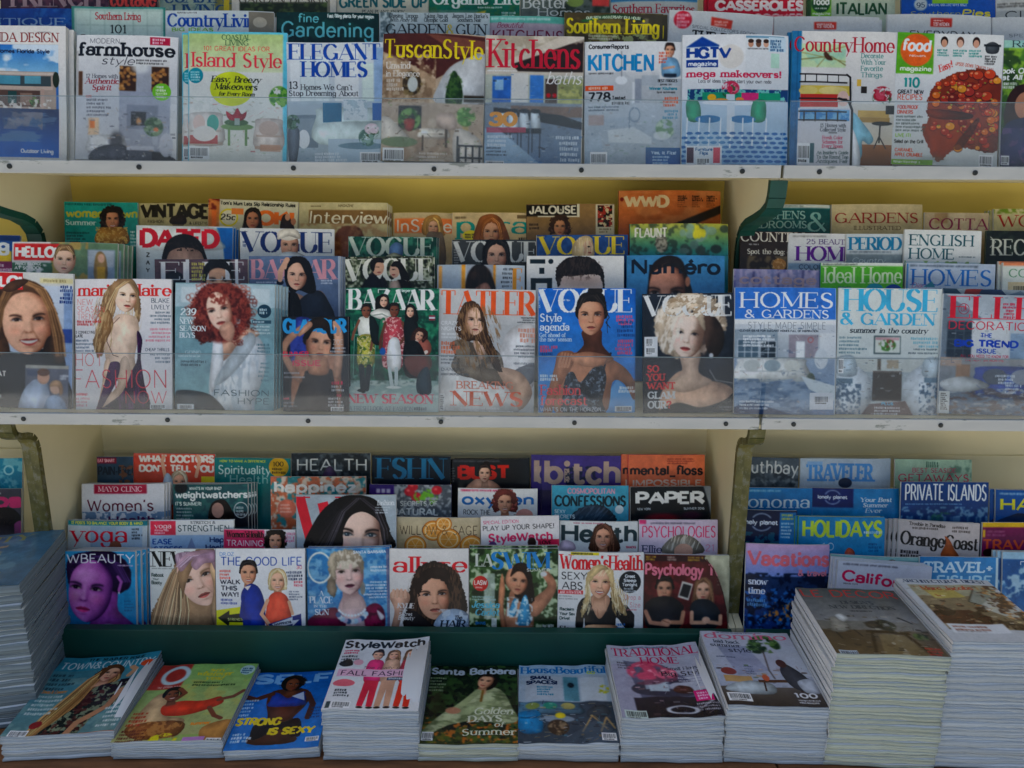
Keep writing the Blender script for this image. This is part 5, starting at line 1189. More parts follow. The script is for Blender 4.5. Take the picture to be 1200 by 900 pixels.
def dr(c):
    c.bg('17604f','1a5346'); c.nz(404,338,515,450,'2f8a68',9,.48,.6,.8,2); c.nz(404,338,515,450,'0d3f38',8,.55,.64,.8,7); c.nz(404,338,515,420,'4fa27e',3,.6,.68,.6,4)
    c.grad(404,446,515,487,'8fa6a2','b4c6c6'); c.nz(404,440,515,466,'c4d0cc',8,.45,.6,.8,5,(2,.8)); c.nz(404,436,515,450,'3f5c54',5,.5,.6,.6,6)
    c.text("BAZAAR",408,363,102,24,'e4e6e2','d')
    c.line([(414,392),(450,396)],1,'8fc0ac',.7); c.line([(416,380),(414,440)],1,'8fc0ac',.7); c.line([(442,384),(438,440)],1,'8fc0ac',.7)
    c.blob([(420,376),(426,371),(438,372),(441,388),(437,396),(422,396)],'dfe0d4'); c.blob([(421,394),(437,394),(440,418),(436,430),(420,428),(419,410)],'b5b054'); c.nz(419,394,440,430,'5a7a3a',3,.5,.58,.9,3); c.nz(419,394,440,430,'e4d9a0',2.6,.58,.64,.9,8)
    c.line([(421,376),(415,390),(413,398)],3,'8a5e48'); c.line([(438,376),(437,398),(435,410)],3,'8a5e48'); c.face(429.5,365,15,'8a5c46','1c1614',style='short',shade='4a2c22',neck=False); c.rect(428,370,432,373,'8a5e48')
    c.line([(424,430),(426,458)],6.4,'23323a'); c.line([(433,430),(430,456)],6,'23323a'); c.ell(424,458,5,2,'1c282e'); 
    c.blob([(440,352),(446,346),(454,348),(458,362),(454,372),(442,372)],'191716'); c.ell(450,353,3.8,5.4,'d2ac94'); c.blob([(434,368),(444,362),(456,364),(458,372),(446,374)],'d9d8d0'); c.line([(436,370),(448,368),(456,372)],1.6,'a9b0a6')
    c.blob([(433,372),(440,374),(446,390),(446,404),(436,400)],'1d2c2c'); c.blob([(446,376),(452,374),(450,396),(444,400)],'2f7a5c')
    c.blob([(452,376),(460,371),(470,374),(474,392),(472,430),(450,430),(449,400)],'b9525c'); c.nz(449,372,474,430,'e8b9b4',2.4,.54,.6,.9,4); c.ell(462.5,364,4.6,6.4,'7a4e3c'); c.ell(462.5,359,5,3.6,'181312'); c.line([(452,378),(447,396),(446,408)],3.2,'7a4e3c'); c.line([(472,378),(476,392),(470,402)],3,'7a4e3c'); c.ell(449,412,3.4,4.6,'2f6fb0')
    c.blob([(456,400),(468,398),(470,432),(455,432)],'e6e6e2'); c.line([(457,432),(460,452)],4,'c3d0d0'); c.line([(465,432),(465,450)],4,'c3d0d0'); c.ell(462,454,9,1.6,'d5dcda')
    c.blob([(476,360),(482,356),(488,362),(490,376),(476,378)],'171514'); c.ell(481,366,3.6,5,'d2ac94'); c.blob([(474,376),(486,374),(492,388),(490,404),(476,404)],'1c2224')
    c.blob([(482,392),(490,384),(500,386),(502,396),(494,402),(484,404)],'4a2a22',rough=1.2); c.blob([(490,394),(502,398),(506,408),(502,416),(492,414),(488,404)],'a9695a'); c.line([(490,396),(486,410),(494,416),(500,412)],4,'e2d5c8'); c.blob([(474,404),(490,400),(500,420),(500,440),(476,440)],'191f22'); c.blob([(476,418),(502,416),(506,430),(492,442),(478,434)],'8a5048',a=.8); c.blob([(490,440),(502,430),(506,460),(490,460)],'2a4450')
    c.face(450,353,13.5,'d8b49e','191716',style='bob',shade='8a6250',neck=False); c.face(462.5,364,15.5,'7a4e3c','181312',style='short',shade='40261e',neck=False); c.face(481,365,13,'d8b49e','171514',style='bob',shade='8a6250',neck=False); c.face(492,393,13,'d0a48c','4a2a22',style='curly',tilt=20,shade='80543f',neck=False)
    c.rect(503,369,510,375,'8a3a4a'); c.rect(503,371,510,373,'cfd0d8'); c.text("Harper's",469,342,15,3.4,'dfe6e2','r'); c.text("NEW SEASON",407,473,102,11,'d05a70','d'); c.text("A FRESH LOOK AT FASHION",409,481.5,76,5,'7e8f94','r'); c.greek(486,477,24,1,4,'5a6a70',3.4)
mag('M',0,404.5,337,514.5,338,"emerald green fashion magazine with five women grouped on the cover",dr,k=1)

def dr(c):
    c.bg('c6c7c6','b4b8ba'); c.text("TATLER",516,369,112,28,'e2662e','d'); c.grad(515,380,628,430,'b9bbbb','c9cbcb'); c.blob([(590,400),(604,382),(628,384),(628,450),(600,460),(586,430)],'dedcda')
    c.blob([(520,440),(536,430),(600,440),(620,460),(600,487),(520,487)],'d6d6d4'); c.blob([(596,440),(628,424),(628,445),(606,458)],'6a6f76',a=.8)
    c.blob([(528,404),(540,398),(556,402),(580,408),(590,420),(592,440),(586,446),(560,444),(540,440),(530,430),(534,416)],'857a6c',tex=(('9c9082',6,.48,.62,.7,(1,1)),('5c5248',5,.54,.64,.8,(.7,1.6)))); c.blob([(540,430),(562,430),(596,436),(606,448),(586,452),(556,444)],'7a6f62'); c.line([(560,412),(566,440)],.8,'4a4238',.7)
    c.blob([(584,432),(612,436),(626,460),(612,480),(602,462)],'c9aa94'); c.blob([(556,398),(566,392),(572,404),(566,422),(558,410)],'d5b5a0')
    H = '5c4430'
    c.blob([(540,372),(542,360),(552,353),(562,358),(568,376),(576,396),(586,420),(590,436),(580,430),(568,408),(560,400),(548,400),(538,394),(534,384)],H,rough=1.2); c.strands(534,354,590,436,'957450',.8,2.5,-20,4)
    c.face(557,376,33,'dbb8a2',H,style='none',tilt=4,turn=.3,lip='a8605a',neck=False,shade='9a7560',light=1); c.blob([(550,356),(543,366),(544,390),(539,392),(536,376),(544,356)],H); c.blob([(552,356),(562,364),(566,384),(572,396),(570,376),(562,358)],H); c.strands(534,354,572,398,'9c7c58',.7,2,-5,6)
    c.text("CRAZY",517.5,381.5,20,4.6,'e6e7e6','s'); c.text("NIGHTS",517.5,388,24,4.6,'e6e7e6','s'); c.greek(518,391,22,2,4,'e0e2e2',2); c.greek(518,401,22,3,5,'e0805c',4); c.greek(518,417,20,3,4,'5f656a',2); c.text("DANGER",518,435.5,28,3.6,'4f555a','s'); c.greek(518,438,38,1,3,'5f656a',2.4)
    c.greek(606,371,22,3,2.6,'4a4f54',1.6,right=True); c.greek(602,384,25,3,6,'d99a84',4.4,right=True); c.greek(603,404,25,4,4,'6a6f74',2.2,right=True); c.greek(600,424,27,2,5,'8a8f94',2.4,right=True)
    c.text("BREAKING",536,456,68,9,'dc8a70','r'); c.text("NEWS",530,476,86,17,'d96b46','d'); c.greek(542,477.5,62,2,4,'e4e6e6',2.4); c.rect(517,462,523,483,'d9dbdb'); c.greek(518,464,4,8,2.2,'444444',1.2)
mag('M',0,514.5,338,628,340,"grey magazine with thin orange capitals and a long haired woman in a khaki jacket",dr)

def dr(c):
    c.bg('1f6fc0','5f9cd0'); c.text("VOGUE",632,366,110,27,'e2e8ec','d'); c.poly([(630,486),(630,470),(744,430),(744,486)],'2f78bc',.5); c.poly([(706,470),(724,444),(744,466),(744,486),(700,486)],'7fb0da',.7)
    c.blob([(652,440),(664,418),(680,412),(700,414),(716,420),(734,432),(744,448),(744,470),(732,450),(718,448),(708,486),(654,486),(650,460)],'b58468')
    c.blob([(650,430),(654,414),(668,411),(674,416),(672,426),(668,434),(662,444),(656,456),(650,470),(646,486),(636,486),(642,460)],'b07e62')
    for i in range(4): c.line([(659+i*3.6,414+i*.6),(656+i*3.6,424+i),(655+i*3.4,430)],3,'bd8c70'); c.line([(660.7+i*3.6,414),(658+i*3.6,426)],.6,'7a4f3c',.7)
    c.blob([(664,440),(672,436),(680,448),(694,432),(706,428),(711,444),(706,470),(708,486),(662,486),(660,460)],'3c4a58',tex=(('8a98a6',3,.54,.6,.8,(1,1)),('1c2630',4,.52,.6,.8,(1,1)))); c.line([(716,414),(710,424),(706,440)],2.4,'2c3844')
    c.blob([(682,388),(704,386),(706,404),(718,420),(692,418),(672,418),(684,404)],'6a4432'); c.blob([(668,418),(690,412),(720,420),(700,430),(680,428)],'c08e72',a=.8)
    c.face(693,370,44,'c7977c','2b2420',style='up',shade='7c5240',lip='a45a52',hi='dcb398',neck=False,turn=-.05,brow='3a2a22',w=.7); c.line([(708,360),(714,372),(710,378),(715,384)],1,'2b2420'); c.line([(711,366),(712,390)],.7,'2b2420')
    c.text("JULY 2016",633,361,14,2.6,'b9d2e6','s',rot=-90); c.text("BRITISH",659,353,9,2,'e2e8ec','s')
    c.text("Style",632.5,377,26,9.5,'dfe8ee','r'); c.text("agenda",632.5,387.5,35,9,'dfe8ee','r'); c.text("Get ahead of",632,395,31,5,'c9dcea','r'); c.text("the new season",632,400,38,5,'c9dcea','r')
    c.greek(633,405,20,2,4,'e0607c',3.4); c.greek(633,413,18,1,4,'1d4f86',3); c.greek(719,369.5,22,3,4,'e0607c',3.2,right=True); c.greek(722,376,20,4,5,'1d4f86',3.2,right=True); c.greek(718,398,23,4,4.6,'e0607c',3.4,right=True)
    c.greek(633,439,22,2,4,'dfe8ee',3); c.text("Fashion",633,463,48,12,'e25a60','r'); c.text("forecast",633,475,56,11,'e25a60','r'); c.text("WHAT'S ON THE HORIZON",633,482.5,72,5,'e2e8ec','s'); c.greek(720,453,22,2,4,'dfe8ee',3,right=True); c.barcode(721,476,20,6.5)
mag('M',0,631,338,743.5,338,"bright blue fashion magazine with a woman in a dark lace dress",dr,copies=((2,0),))

def dr(c):
    c.bg('2b3440','252b34'); c.nz(753,344,860,486,'3a434e',14,.45,.6,.6,2)
    c.blob([(784,444),(798,434),(812,440),(830,446),(848,450),(860,460),(860,486),(780,486),(772,466)],'cbaa94'); c.blob([(796,412),(820,412),(818,436),(834,448),(800,460),(780,450),(798,436)],'d9bda8'); c.blob([(772,486),(792,472),(820,478),(848,470),(860,462),(860,486)],'23282f')
    H = 'cfbda6'
    c.blob([(772,402),(766,384),(770,366),(784,352),(800,342),(822,344),(840,356),(850,372),(850,388),(838,380),(830,366),(816,356),(804,364),(796,380),(792,400),(796,420),(784,416)],H,rough=2.4); c.nz(764,342,852,420,'e8dccb',4,.48,.58,.9,3,(.7,2.2),True,30); c.nz(764,342,852,420,'8a7660',4,.58,.65,.8,8,(.7,2.2),True,30)
    c.blob([(816,356),(832,366),(846,384),(848,404),(838,420),(828,410),(824,388)],'3a2e28')
    c.face(806,392,54,'ead3c2',H,style='none',tilt=8,turn=-.15,lip='b04a48',shade='a98672',light=-1,eye='22262e',neck=False,w=.68,hi='f4e4d8'); c.ell(824,388,9,30,'6a5448',.75,8,.6)
    c.blob([(800,348),(788,358),(780,376),(782,400),(790,416),(776,412),(768,392),(770,368),(784,350)],H,rough=2); c.nz(766,346,802,418,'efe5d6',4,.5,.6,.9,5,(.7,2.2),True,20)
    c.blob([(800,346),(816,348),(824,366),(826,388),(820,380),(812,364),(800,358)],'d9c6ae',rough=1.4)
    c.ell(833,417,2.6,3,'c9ccd0'); c.line([(831,434),(838,446),(860,450)],.9,'f0e6da',.7)
    c.text("VOGUE",755,370,103,24,'dfe2e2','d'); c.blob([(778,366),(788,352),(804,344),(824,346),(842,358),(848,372),(836,364),(820,356),(800,358),(786,368)],H,rough=2.6,a=.93); c.nz(776,344,848,374,'efe5d6',4,.5,.6,.9,5,(1.6,.9),True,-20); c.nz(776,344,848,374,'a08a70',4,.58,.66,.8,9,(1.6,.9),True,-20)
    c.text("UE",828,371,30,24,'dfe2e2','d',a=.75)
    c.rect(754.5,394,770,418,'dcdfe0'); c.barcode(756,395,9,10); c.barcode(756,406,11,9)
    for i,t in enumerate(("SO","YOU","WANT")): c.text(t,757.5,436+i*10,(14,21,33)[i],8.6,'d5484a','sl')
    c.text("GLAM",758,467,32,8.6,'d6dadb','sl'); c.text("OUR",758,478.5,22,9,'d6dadb','sl'); c.text("?",780,478.5,6,9,'d5484a','sl'); c.greek(840,477,18,2,3,'8a8f94',1.6,right=True)
mag('M',0,753,344.5,859,343,"dark fashion magazine with a platinum blonde woman with bare shoulders",dr,spine='2b3440')

# ---------------------------------------------------------------- middle shelf, left part, second row
def dr(c):
    c.bg('e0dfdd'); c.rect(14,285,68,306,'e6e3e0'); c.rect(60,284,137,330,'6f8a70'); c.nz(60,284,104,330,'b99a5c',10,.5,.62,.8,3); c.nz(12,308,62,330,'3f6a52',6,.42,.5,.9,4); c.rect(103,292,134,330,'8fa0b4'); c.rect(104,293,133,312,'a9b4c0'); c.blob([(111,326),(112,300),(118,294),(124,302),(125,326)],'a58a5c'); c.ell(118.5,302,4,5.4,'d9b09a'); c.rect(114,312,123,330,'c9a246')
    c.face(76,305,30,'e3bda6','8d7352',style='short',shade='b98a74',tilt=4,w=.86,lip='c98078')
    c.rect(15,286,70,305.5,'cf2f2f'); c.text("HELLO!",17,302.5,51,13.5,'f4f1ee','k'); c.face(76,305,30,'e3bda6','8d7352',style='short',shade='b98a74',tilt=4,w=.86,lip='c98078',neck=False)
    c.text("PRINCE GEORGE",17,311.5,32,3.6,'f0efe8','b'); c.text("AT SCHOOL",16,316.5,34,4,'f0efe8','b')
mag('M',1,13,283,137,285,"celebrity weekly with a white on red title and a fair haired toddler",dr,spine='6a7f68',copies=((5,0),(8,1),(11,1)),clabel="further copy fanned out behind the toddler cover")
def dr(c):
    c.bg('594d58'); 
    for j in range(5):
        for i in range(9): c.rect(182+i*14-(j % 2)*7,305+j*8,194.5+i*14-(j % 2)*7,311.5+j*8,'63525c')
    c.blob([(190,340),(194,322),(206,318),(216,324),(220,340)],'27303c'); c.face(257,330,44,'c79e86','20242c',style='up',shade='84604e',neck=False); c.blob([(240,330),(240,312),(256,303),(270,312),(272,330),(268,318),(256,314),(246,318)],'1f232b')
    c.text("ELLE",187,328,102,21,'d6d9dc','d'); c.blob([(240,332),(240,312),(256,303),(270,312),(273,332),(268,318),(256,314),(246,318)],'1f232b'); c.greek(225,308,16,5,4.4,'c4c06a',3); c.rect(218,304,222,340,'cfd3d8'); c.rect(276,304,279.5,340,'cfd3d8')
mag('M',1,182,304,291,304,"fashion magazine with a brick wall behind a dark haired man's eyes",dr,copies=((1.5,0),))
def dr(c):
    c.bg('6c7f9c','56667f'); c.text("BAZAAR",294,327,100,23,'cf9aa6','d'); c.blob([(326,370),(330,350),(342,342),(360,348),(374,340),(384,352),(388,375),(326,375)],'c09a86'); c.blob([(345,370),(352,350),(372,340),(384,352),(390,376),(344,376)],'303a4a'); c.blob([(328,348),(348,344),(352,376),(326,376)],'1c1e24')
    c.blob([(334,312),(340,302),(356,302),(366,318),(370,340),(362,344),(350,340),(342,344),(334,330)],'1c1c22'); c.face(348,323,32,'d5ad98','1c1c22',style='none',tilt=3,lip='a85450',shade='8e6654',neck=False); c.blob([(337,324),(340,306),(354,302),(364,316),(366,338),(360,330),(356,312),(344,310)],'1c1c22',rough=1)
    c.line([(336,304),(328,318),(328,330)],5,'d0a690'); c.line([(338,304),(334,314)],3,'d8b29c'); c.ell(328,331,4.4,3,'22283a')
    c.blob([(336,322),(338,304),(352,300),(364,310),(368,336),(360,326),(356,312),(344,310)],'1c1c22',rough=1); c.face(348,323,32,'d5ad98','1c1c22',style='none',tilt=3,lip='a85450',shade='8e6654',neck=False); c.line([(337,304),(329,318),(328,328)],5,'d0a690'); c.blob([(338,314),(341,305),(354,303),(362,312),(365,334),(358,322),(352,309),(344,309)],'1c1c22'); c.greek(300,330,26,1,3,'cdd5e2',1.6); c.greek(376,328,14,2,3,'cdd5e2',1.6); c.rect(396,300,399,420,'a9b4c4')
mag('M',1,291.5,300,398.5,300,"slate blue magazine with pink capitals and a woman holding her dark hair",dr,vis=78,copies=((2,0),(4,0)),clabel="grey edged copy behind the pink capitals cover")
def dr(c):
    c.bg('4a5640','2e362c'); c.nz(404,300,510,345,'c3c7b0',3.4,.5,.58,.95,2); c.nz(404,300,510,345,'23281f',4,.55,.62,.9,7)
    c.blob([(424,345),(428,326),(440,318),(452,328),(452,345)],'20242c'); c.ell(443,313,7.5,10,'d0a68e'); c.blob([(434,312),(436,303),(446,302),(450,308),(440,308),(437,316)],'241d1a'); c.blob([(458,316),(462,306),(470,308),(480,330),(482,345),(466,345),(466,326)],'1d1714'); c.ell(462.5,317,6,9,'d6ae98'); c.blob([(456,345),(458,330),(466,328),(470,345)],'cfb3a2')
    c.text("VOGUE",404,329,103,26,'e4e4d8','d'); c.ell(443,313,7,9.6,'d0a68e'); c.blob([(434,314),(435,304),(446,302),(450,308),(441,308),(438,318)],'241d1a'); c.ell(462.5,317,5.6,8.6,'d6ae98'); c.blob([(458,312),(463,306),(471,309),(480,328),(470,326),(466,314)],'1d1714'); c.greek(440,312,7,1,2,'3a2a24',1.4); c.greek(459,315,6,1,2,'3a2a24',1.4); c.ell(444,319,2.4,.9,'a05f54'); c.ell(461,322,2,.9,'a8504c'); c.blob([(426,345),(430,326),(438,322),(446,330),(446,345)],'20242c')
mag('M',1,404,301,509,300,"magazine with a dark suited man facing a woman before sunlit foliage",dr)
def dr(c):
    c.bg('c3cdd6'); c.rect(512,310,540,345,'b3c0cc'); c.rect(541,310,545.5,345,'e8a03c'); c.rect(514,312,518,345,'e3a45c'); c.rect(578,310,581,345,'e8a03c'); c.rect(547,310,578,345,'a7aeb8'); c.blob([(549,346),(547,326),(555,312),(566,310),(576,322),(580,346)],'2a2526'); c.blob([(552,346),(562,334),(572,332),(576,346)],'c08e7c'); c.strands(546,310,580,346,'5a4438',.5,3,0,3)
    c.text("E",601,340,12,26,'e8a03c','d'); c.greek(586,314,14,5,5,'50585f',2.4,right=True)
mag('M',1,512.5,310,615,311,"grey fashion magazine with orange strips and the top of a dark head",dr)
def dr(c):
    c.bg('dfe0df'); c.rect(621,304,639,309,'20343e'); c.ell(645.5,306.5,3,3,'20343e'); c.rect(632,314,638,321,'20343e'); c.rect(622,326,647,332,'20343e'); c.rect(622,326,628,350,'20343e'); c.rect(641,326,647,350,'20343e')
    c.ell(680,346,28,40,'dac6bc'); c.blob([(652,330),(652,314),(664,303),(680,300),(696,304),(707,318),(708,342),(703,324),(690,322),(670,324),(660,324),(655,336)],'2e2826',rough=1); c.nz(652,300,708,330,'4a3e3a',3,.5,.6,.7,3,(.6,1.4),True); c.ell(680,330,22,6,'c4aa9e',.7,0,.6)
mag('M',1,617.5,300,731,300,"white magazine with blocky dark letters and a shaved dark head",dr,vis=44)
def dr(c):
    c.bg('4f90bc','3f7aa6'); c.blob([(762,375),(760,330),(764,312),(780,300),(798,304),(806,324),(812,344),(814,375)],'2c2422'); c.blob([(764,320),(774,312),(790,311),(800,322),(800,346),(796,375),(768,375),(762,345)],'b98570'); c.ell(794,348,7,24,'83543f',.6,0,.6); c.ell(806,330,3,6,'b07c64')
    c.face(782,345,76,'c48e78','2c2422',style='none',turn=-.2,shade='6d4434',lip='a05a50',neck=False,w=.56,light=-1)
    c.text("Num\u00e9ro",739,322,106,19,'12293c','b'); c.blob([(762,322),(766,308),(780,300),(796,304),(805,322),(796,316),(786,312),(770,316)],'2c2422',a=.8); c.grad(735,345,745,400,'4f90bc','3f7aa6')
mag('M',1,735,299,850,299.5,"light blue magazine with dark lettering across a brown eyed woman",dr,vis=70,spine='3f7aa6',copies=((1,0),))

# ---------------------------------------------------------------- middle shelf, left part, third row
def dr(c):
    c.bg('2d66a8'); c.rect(-90,276,24,282,'173f74'); c.rect(-90,294,14,306,'e3c53a'); c.rect(-90,306,16,330,'8a3a6a'); c.text("blog",-34,294,46,14,'e6ecf0','k'); c.greek(-10,309,22,3,5,'e4d5de',3)
mag('M',2,-90,275,24,276,"blue and yellow weekly half hidden by the toddler cover at the left edge",dr)
def dr(c):
    c.bg('c9d2d6','b3c3cc'); c.poly([(254,266),(273,266),(273,330),(266,330),(262,290)],'1f6cb0'); c.blob([(164,268),(190,265),(250,266),(258,280),(258,292),(164,292)],'d8dcdc',a=.7)
    c.text("DAZED",164,291,93,23,'c8203a','k'); c.blob([(194,312),(193,290),(202,278),(217,274),(232,280),(240,294),(240,312)],'29282a'); c.blob([(196,325),(197,300),(205,292),(218,290),(230,292),(238,300),(239,325)],'c8a494'); c.nz(196,284,239,294,'3a3434',2,.5,.58,.9,3)
    for i,ch in enumerate("ZAYN"): c.text(ch,171.5,302+i*9,4.5,5.4,'22272a','b')
mag('M',2,160,264,273,266,"pale magazine with big red capitals and a cropped dark head",dr,vis=56,spine='1f6cb0',copies=((2,0),(4,1)),clabel="pale copy with a blue edge behind the big red capitals")
def dr(c):
    c.bg('d4d9dd'); c.text("VOGUE",284,296,107,24,'223f78','d'); c.face(340,288,30,'caa08a','5a4438',style='none',shade='8c6858',lip='a5685e'); c.ell(338,275,13,7,'d9d3c8'); c.rect(326,274,351,280,'e2ddd2'); c.blob([(322,305),(332,296),(350,296),(362,305)],'ccd3d8')
    c.blob([(326,281),(328,272),(339,267),(350,271),(352,280),(339,277)],'ddd8cd'); c.greek(285,283,5,2,4,'223f78',3)
mag('M',2,282,267.5,392,269,"white magazine with navy capitals and a face under a white cap",dr)
def dr(c):
    c.bg('1f5c50','2a6a5c'); c.nz(408,277,512,320,'4a9078',6,.5,.6,.8,2); c.nz(408,277,512,320,'123f38',6,.55,.62,.8,7); c.text("VOGUE",409,300,100,22,'c2cfc4','d'); c.blob([(458,300),(457,290),(464,284),(472,288),(471,300)],'6f8fb8'); c.blob([(452,302),(462,296),(474,302)],'9a9c88')
mag('M',2,408.5,277,512,278,"dark green magazine with pale tall capitals and a small blue head",dr,copies=((2,0),))
def dr(c):
    c.bg('4c5052','3c4042'); c.face(582,300,36,'c69f8c','1c1a1b',style='long',shade='80594a',lip='9a5048'); c.text("VOGUE",532,307,98,24,'c9cccb','d'); c.face(582,300,34,'c69f8c','1c1a1b',style='long',shade='80594a',lip='9a5048',neck=False); c.text("FR",532,320,30,10,'c9cccb','d'); c.greek(532,292,8,6,3,'aaaaaa',1.5)
mag('M',2,530,281,628,281,"charcoal magazine with silver capitals and a long black haired woman",dr)
def dr(c):
    c.bg('2b568e','244a7c'); c.nz(629,275,736,310,'416fa4',6,.5,.6,.6,2); c.text("VOGUE",632,298,101,21,'e2c93e','d'); c.blob([(672,302),(672,286),(682,277),(692,278),(696,290),(694,302)],'d8bf96'); c.ell(689,291,6,9,'d6ae94'); c.strands(672,277,696,302,'f0e0bc',.7,2,0,3); c.ell(690,289,1.6,1,'33261e'); c.ell(691,296,1.8,.8,'9a4f48')
mag('M',2,629,275.5,736,275,"royal blue magazine with yellow capitals and a blonde profile",dr)
def dr(c):
    c.bg('4a9aa0','2f7f96'); c.grad(739,262,854,300,'b9b858','2f8f96'); c.nz(739,262,854,300,'3a4a44',7,.55,.66,.7,3)
    r = random.Random(8)
    for i in range(16): c.ell(r.uniform(795,850),r.uniform(266,296),r.uniform(3.5,7),r.uniform(3.5,6.5),r.choice(['4a5c58','6d8a84','3b4844','8aa89a']),.85)
    for i in range(6): c.ell(r.uniform(812,828),r.uniform(268,284),3,5,'d6cf3e',.9)
    c.ell(775,285,7,11,'b9b4a4'); c.nz(766,274,784,298,'5a5a50',2,.5,.56,.9,2,ellipse=True); c.text("FLAUNT",744,278.5,38,12,'e6e6dc','b')
mag('M',2,738.5,262,854,262,"yellow to turquoise painted art magazine with grey bubbles",dr,spine='2a3a3c',k=0)
# fourth row
def dr(c):
    c.bg('1f9a90','1c8480'); c.text("woman's own",78,255.5,84,11,'b5b446','b'); c.text("Summer",77,264,36,6,'c4dcd6','R'); c.greek(77,238.5,62,1,3,'0f5a54',2.4); c.greek(78,272,28,4,3.6,'11544e',2.2); c.face(132,257,23,'c08c6c','241a16',style='curly',smile=True,shade='7a503a'); c.blob([(113,285),(116,268),(128,266),(146,267),(150,285)],'b08038'); c.nz(112,266,150,285,'dcb464',2,.5,.58,.9,3); c.greek(153,270,8,5,4,'dfece8',2.4)
mag('M',3,76,236.5,162,237.5,"turquoise magazine with a curly haired woman in a gold top",dr,vis=72,spine='1f9a90')
def dr(c):
    c.bg('b6ad86','a39a74'); c.text("VINTAGE",165,256.5,80,18,'2a261c','k'); c.text("FASHION",173,261.5,19,3.6,'3a3628','s'); c.text("& LIFESTYLE",222,263,24,3.4,'3a3628','s'); c.ell(209,260,8,7,'7a6a4c'); c.blob([(200,262),(202,254),(216,252),(218,262)],'3a2c20')
mag('M',3,163,238,245,238.5,"khaki magazine with heavy black art deco capitals",dr)
def dr(c):
    c.bg('c9c7b0'); c.rect(245,233,258,268,'c9854c'); c.nz(245,234,258,247,'7a2c24',3,.45,.55,.9,2); c.rect(249,248,255,268,'e8803c'); c.text("Tom's Mum Lets Slip Relationship Rules",259,241.5,88,4.6,'2f3230','b'); c.ell(269,256,11,10.5,'d6c83c'); c.ell(269,256,9,8.5,'d9d6c0'); c.text("25c",259,259,18,7,'2a2a24','R',slant=.1); c.text("OK!",302,264,44,18,'e2792c','k'); c.rect(272,245,286,252,'e08a4c'); c.face(297,257,22,'b98468','1d1512',style='long',shade='7c523e'); c.blob([(330,268),(332,252),(338,250),(342,256),(346,268)],'3a2a26'); c.ell(338,253,3,4,'c99a80'); c.ell(345,258,3,4,'b98468')
mag('M',3,245,233,350,237,"cheap weekly with orange letters and a round yellow price seal",dr)
def dr(c):
    c.bg('cac29c','bfae84'); c.rect(362,246,454,262,'8c7048'); c.blob([(392,300),(394,272),(408,264),(424,270),(426,300)],'8a5c48',rough=1); c.nz(352,262,454,300,'b08a68',8,.5,.62,.6,3); c.text("Interview",361,262,92,15,'e8e3cc','h',slant=.1); c.text("Interview",361.5,262,92,15,'e8e3cc','m',slant=.1); c.text("MAGAZINE",396,242.5,18,3,'55492f','h',slant=.2); c.greek(364,241,14,1,2,'776a4c',1.5)
mag('M',3,350,237,454,237.5,"sand coloured magazine with a hand drawn white title",dr,vis=66,copies=((2,1),(4,2)),clabel="sand coloured copy edging out behind the hand drawn title")
def dr(c):
    c.bg('c4b08c'); c.rect(461,249,529,258,'b9ae8c',.5); c.rect(462,256,530,273,'e0844c'); c.text("InStyle",464,272,66,15,'dcd6c8','s'); c.blob([(496,275),(497,258),(506,252),(516,254),(520,270),(520,276)],'b58c4c'); c.face(508,266,18,'caa084','b08a50',style='bob',shade='8a6248'); c.blob([(500,275),(512,272),(520,276),(522,310),(500,310)],'8a7a68')
mag('M',3,461,249,530,249.5,"orange banded magazine with a blonde woman beside the drawn title cover",dr,vis=66)
def dr(c):
    c.bg('cfbb94','c9b080'); c.greek(533,254,14,1,3,'4a3f2c',2.4); c.text("pora",533,274,88,21,'18968e','R'); c.ell(552,276,10,6,'e0d23c'); c.greek(545,274,14,2,3,'4a4424',2); c.blob([(556,290),(560,260),(568,252),(582,252),(592,264),(596,290)],'9a6438'); c.face(576,272,28,'cf9f80','96602f',style='long',shade='8c5a40'); c.rect(606,252,620,256,'5a4a30',.7); c.greek(608,278,13,1,3,'3a3020',3)
mag('M',3,530,249,623,249.5,"cream magazine with fat teal letters and an auburn haired woman",dr,copies=((1.5,0),))
def dr(c):
    c.bg('957a52','8a6f48'); c.rect(617,240,678,253.5,'1d1d1a'); c.text("JALOUSE",620,251,56,10,'d9d5c4','b'); c.ring(657,246.5,1,1,.5,'d9d5c4'); c.rect(676,239,679,254.5,'d2ceb8'); c.rect(630,253,679,254.5,'d2ceb8'); c.face(656,266,20,'c28f6c','4a3020',style='curly',shade='7e5438'); c.rect(698,240,719.5,276,'c9c3ac'); c.rect(700,241,717.5,266,'2c211c'); c.nz(700,241,717.5,266,'a33a2c',3.4,.5,.56,.95,2); c.nz(700,241,717.5,266,'d6c9a4',2.6,.6,.64,.95,8); c.greek(702,268,14,2,3,'7a705c',1.8); c.greek(620,262,14,2,4,'3a2c1c',2.4)
mag('M',3,617,239.5,720,239,"bronze magazine with a black title bar and a small red printed panel",dr,spine='3a2c1c')
def dr(c):
    c.bg('b8703c','a85c3c'); c.nz(726,223,845,262,'c98a5a',14,.5,.65,.7,3,(2,1)); c.poly([(790,262),(845,240),(845,250),(806,266),(786,266)],'2b2019'); c.text("WWD",732,243.5,52,15,'d2c09a','k'); c.ell(729,233.5,2.2,2.4,'7a2418')
    for i in range(3): c.greek(794+i*17,229,13,3,2.4,'2c1c12',2); c.greek(794+i*17,237,11,3,2.2,'6a4426',1.2)
mag('M',3,725.5,223,845,223.5,"large copper coloured magazine with broad tan capitals, tallest of its row",dr,spine='8a4a2c',vis=46)

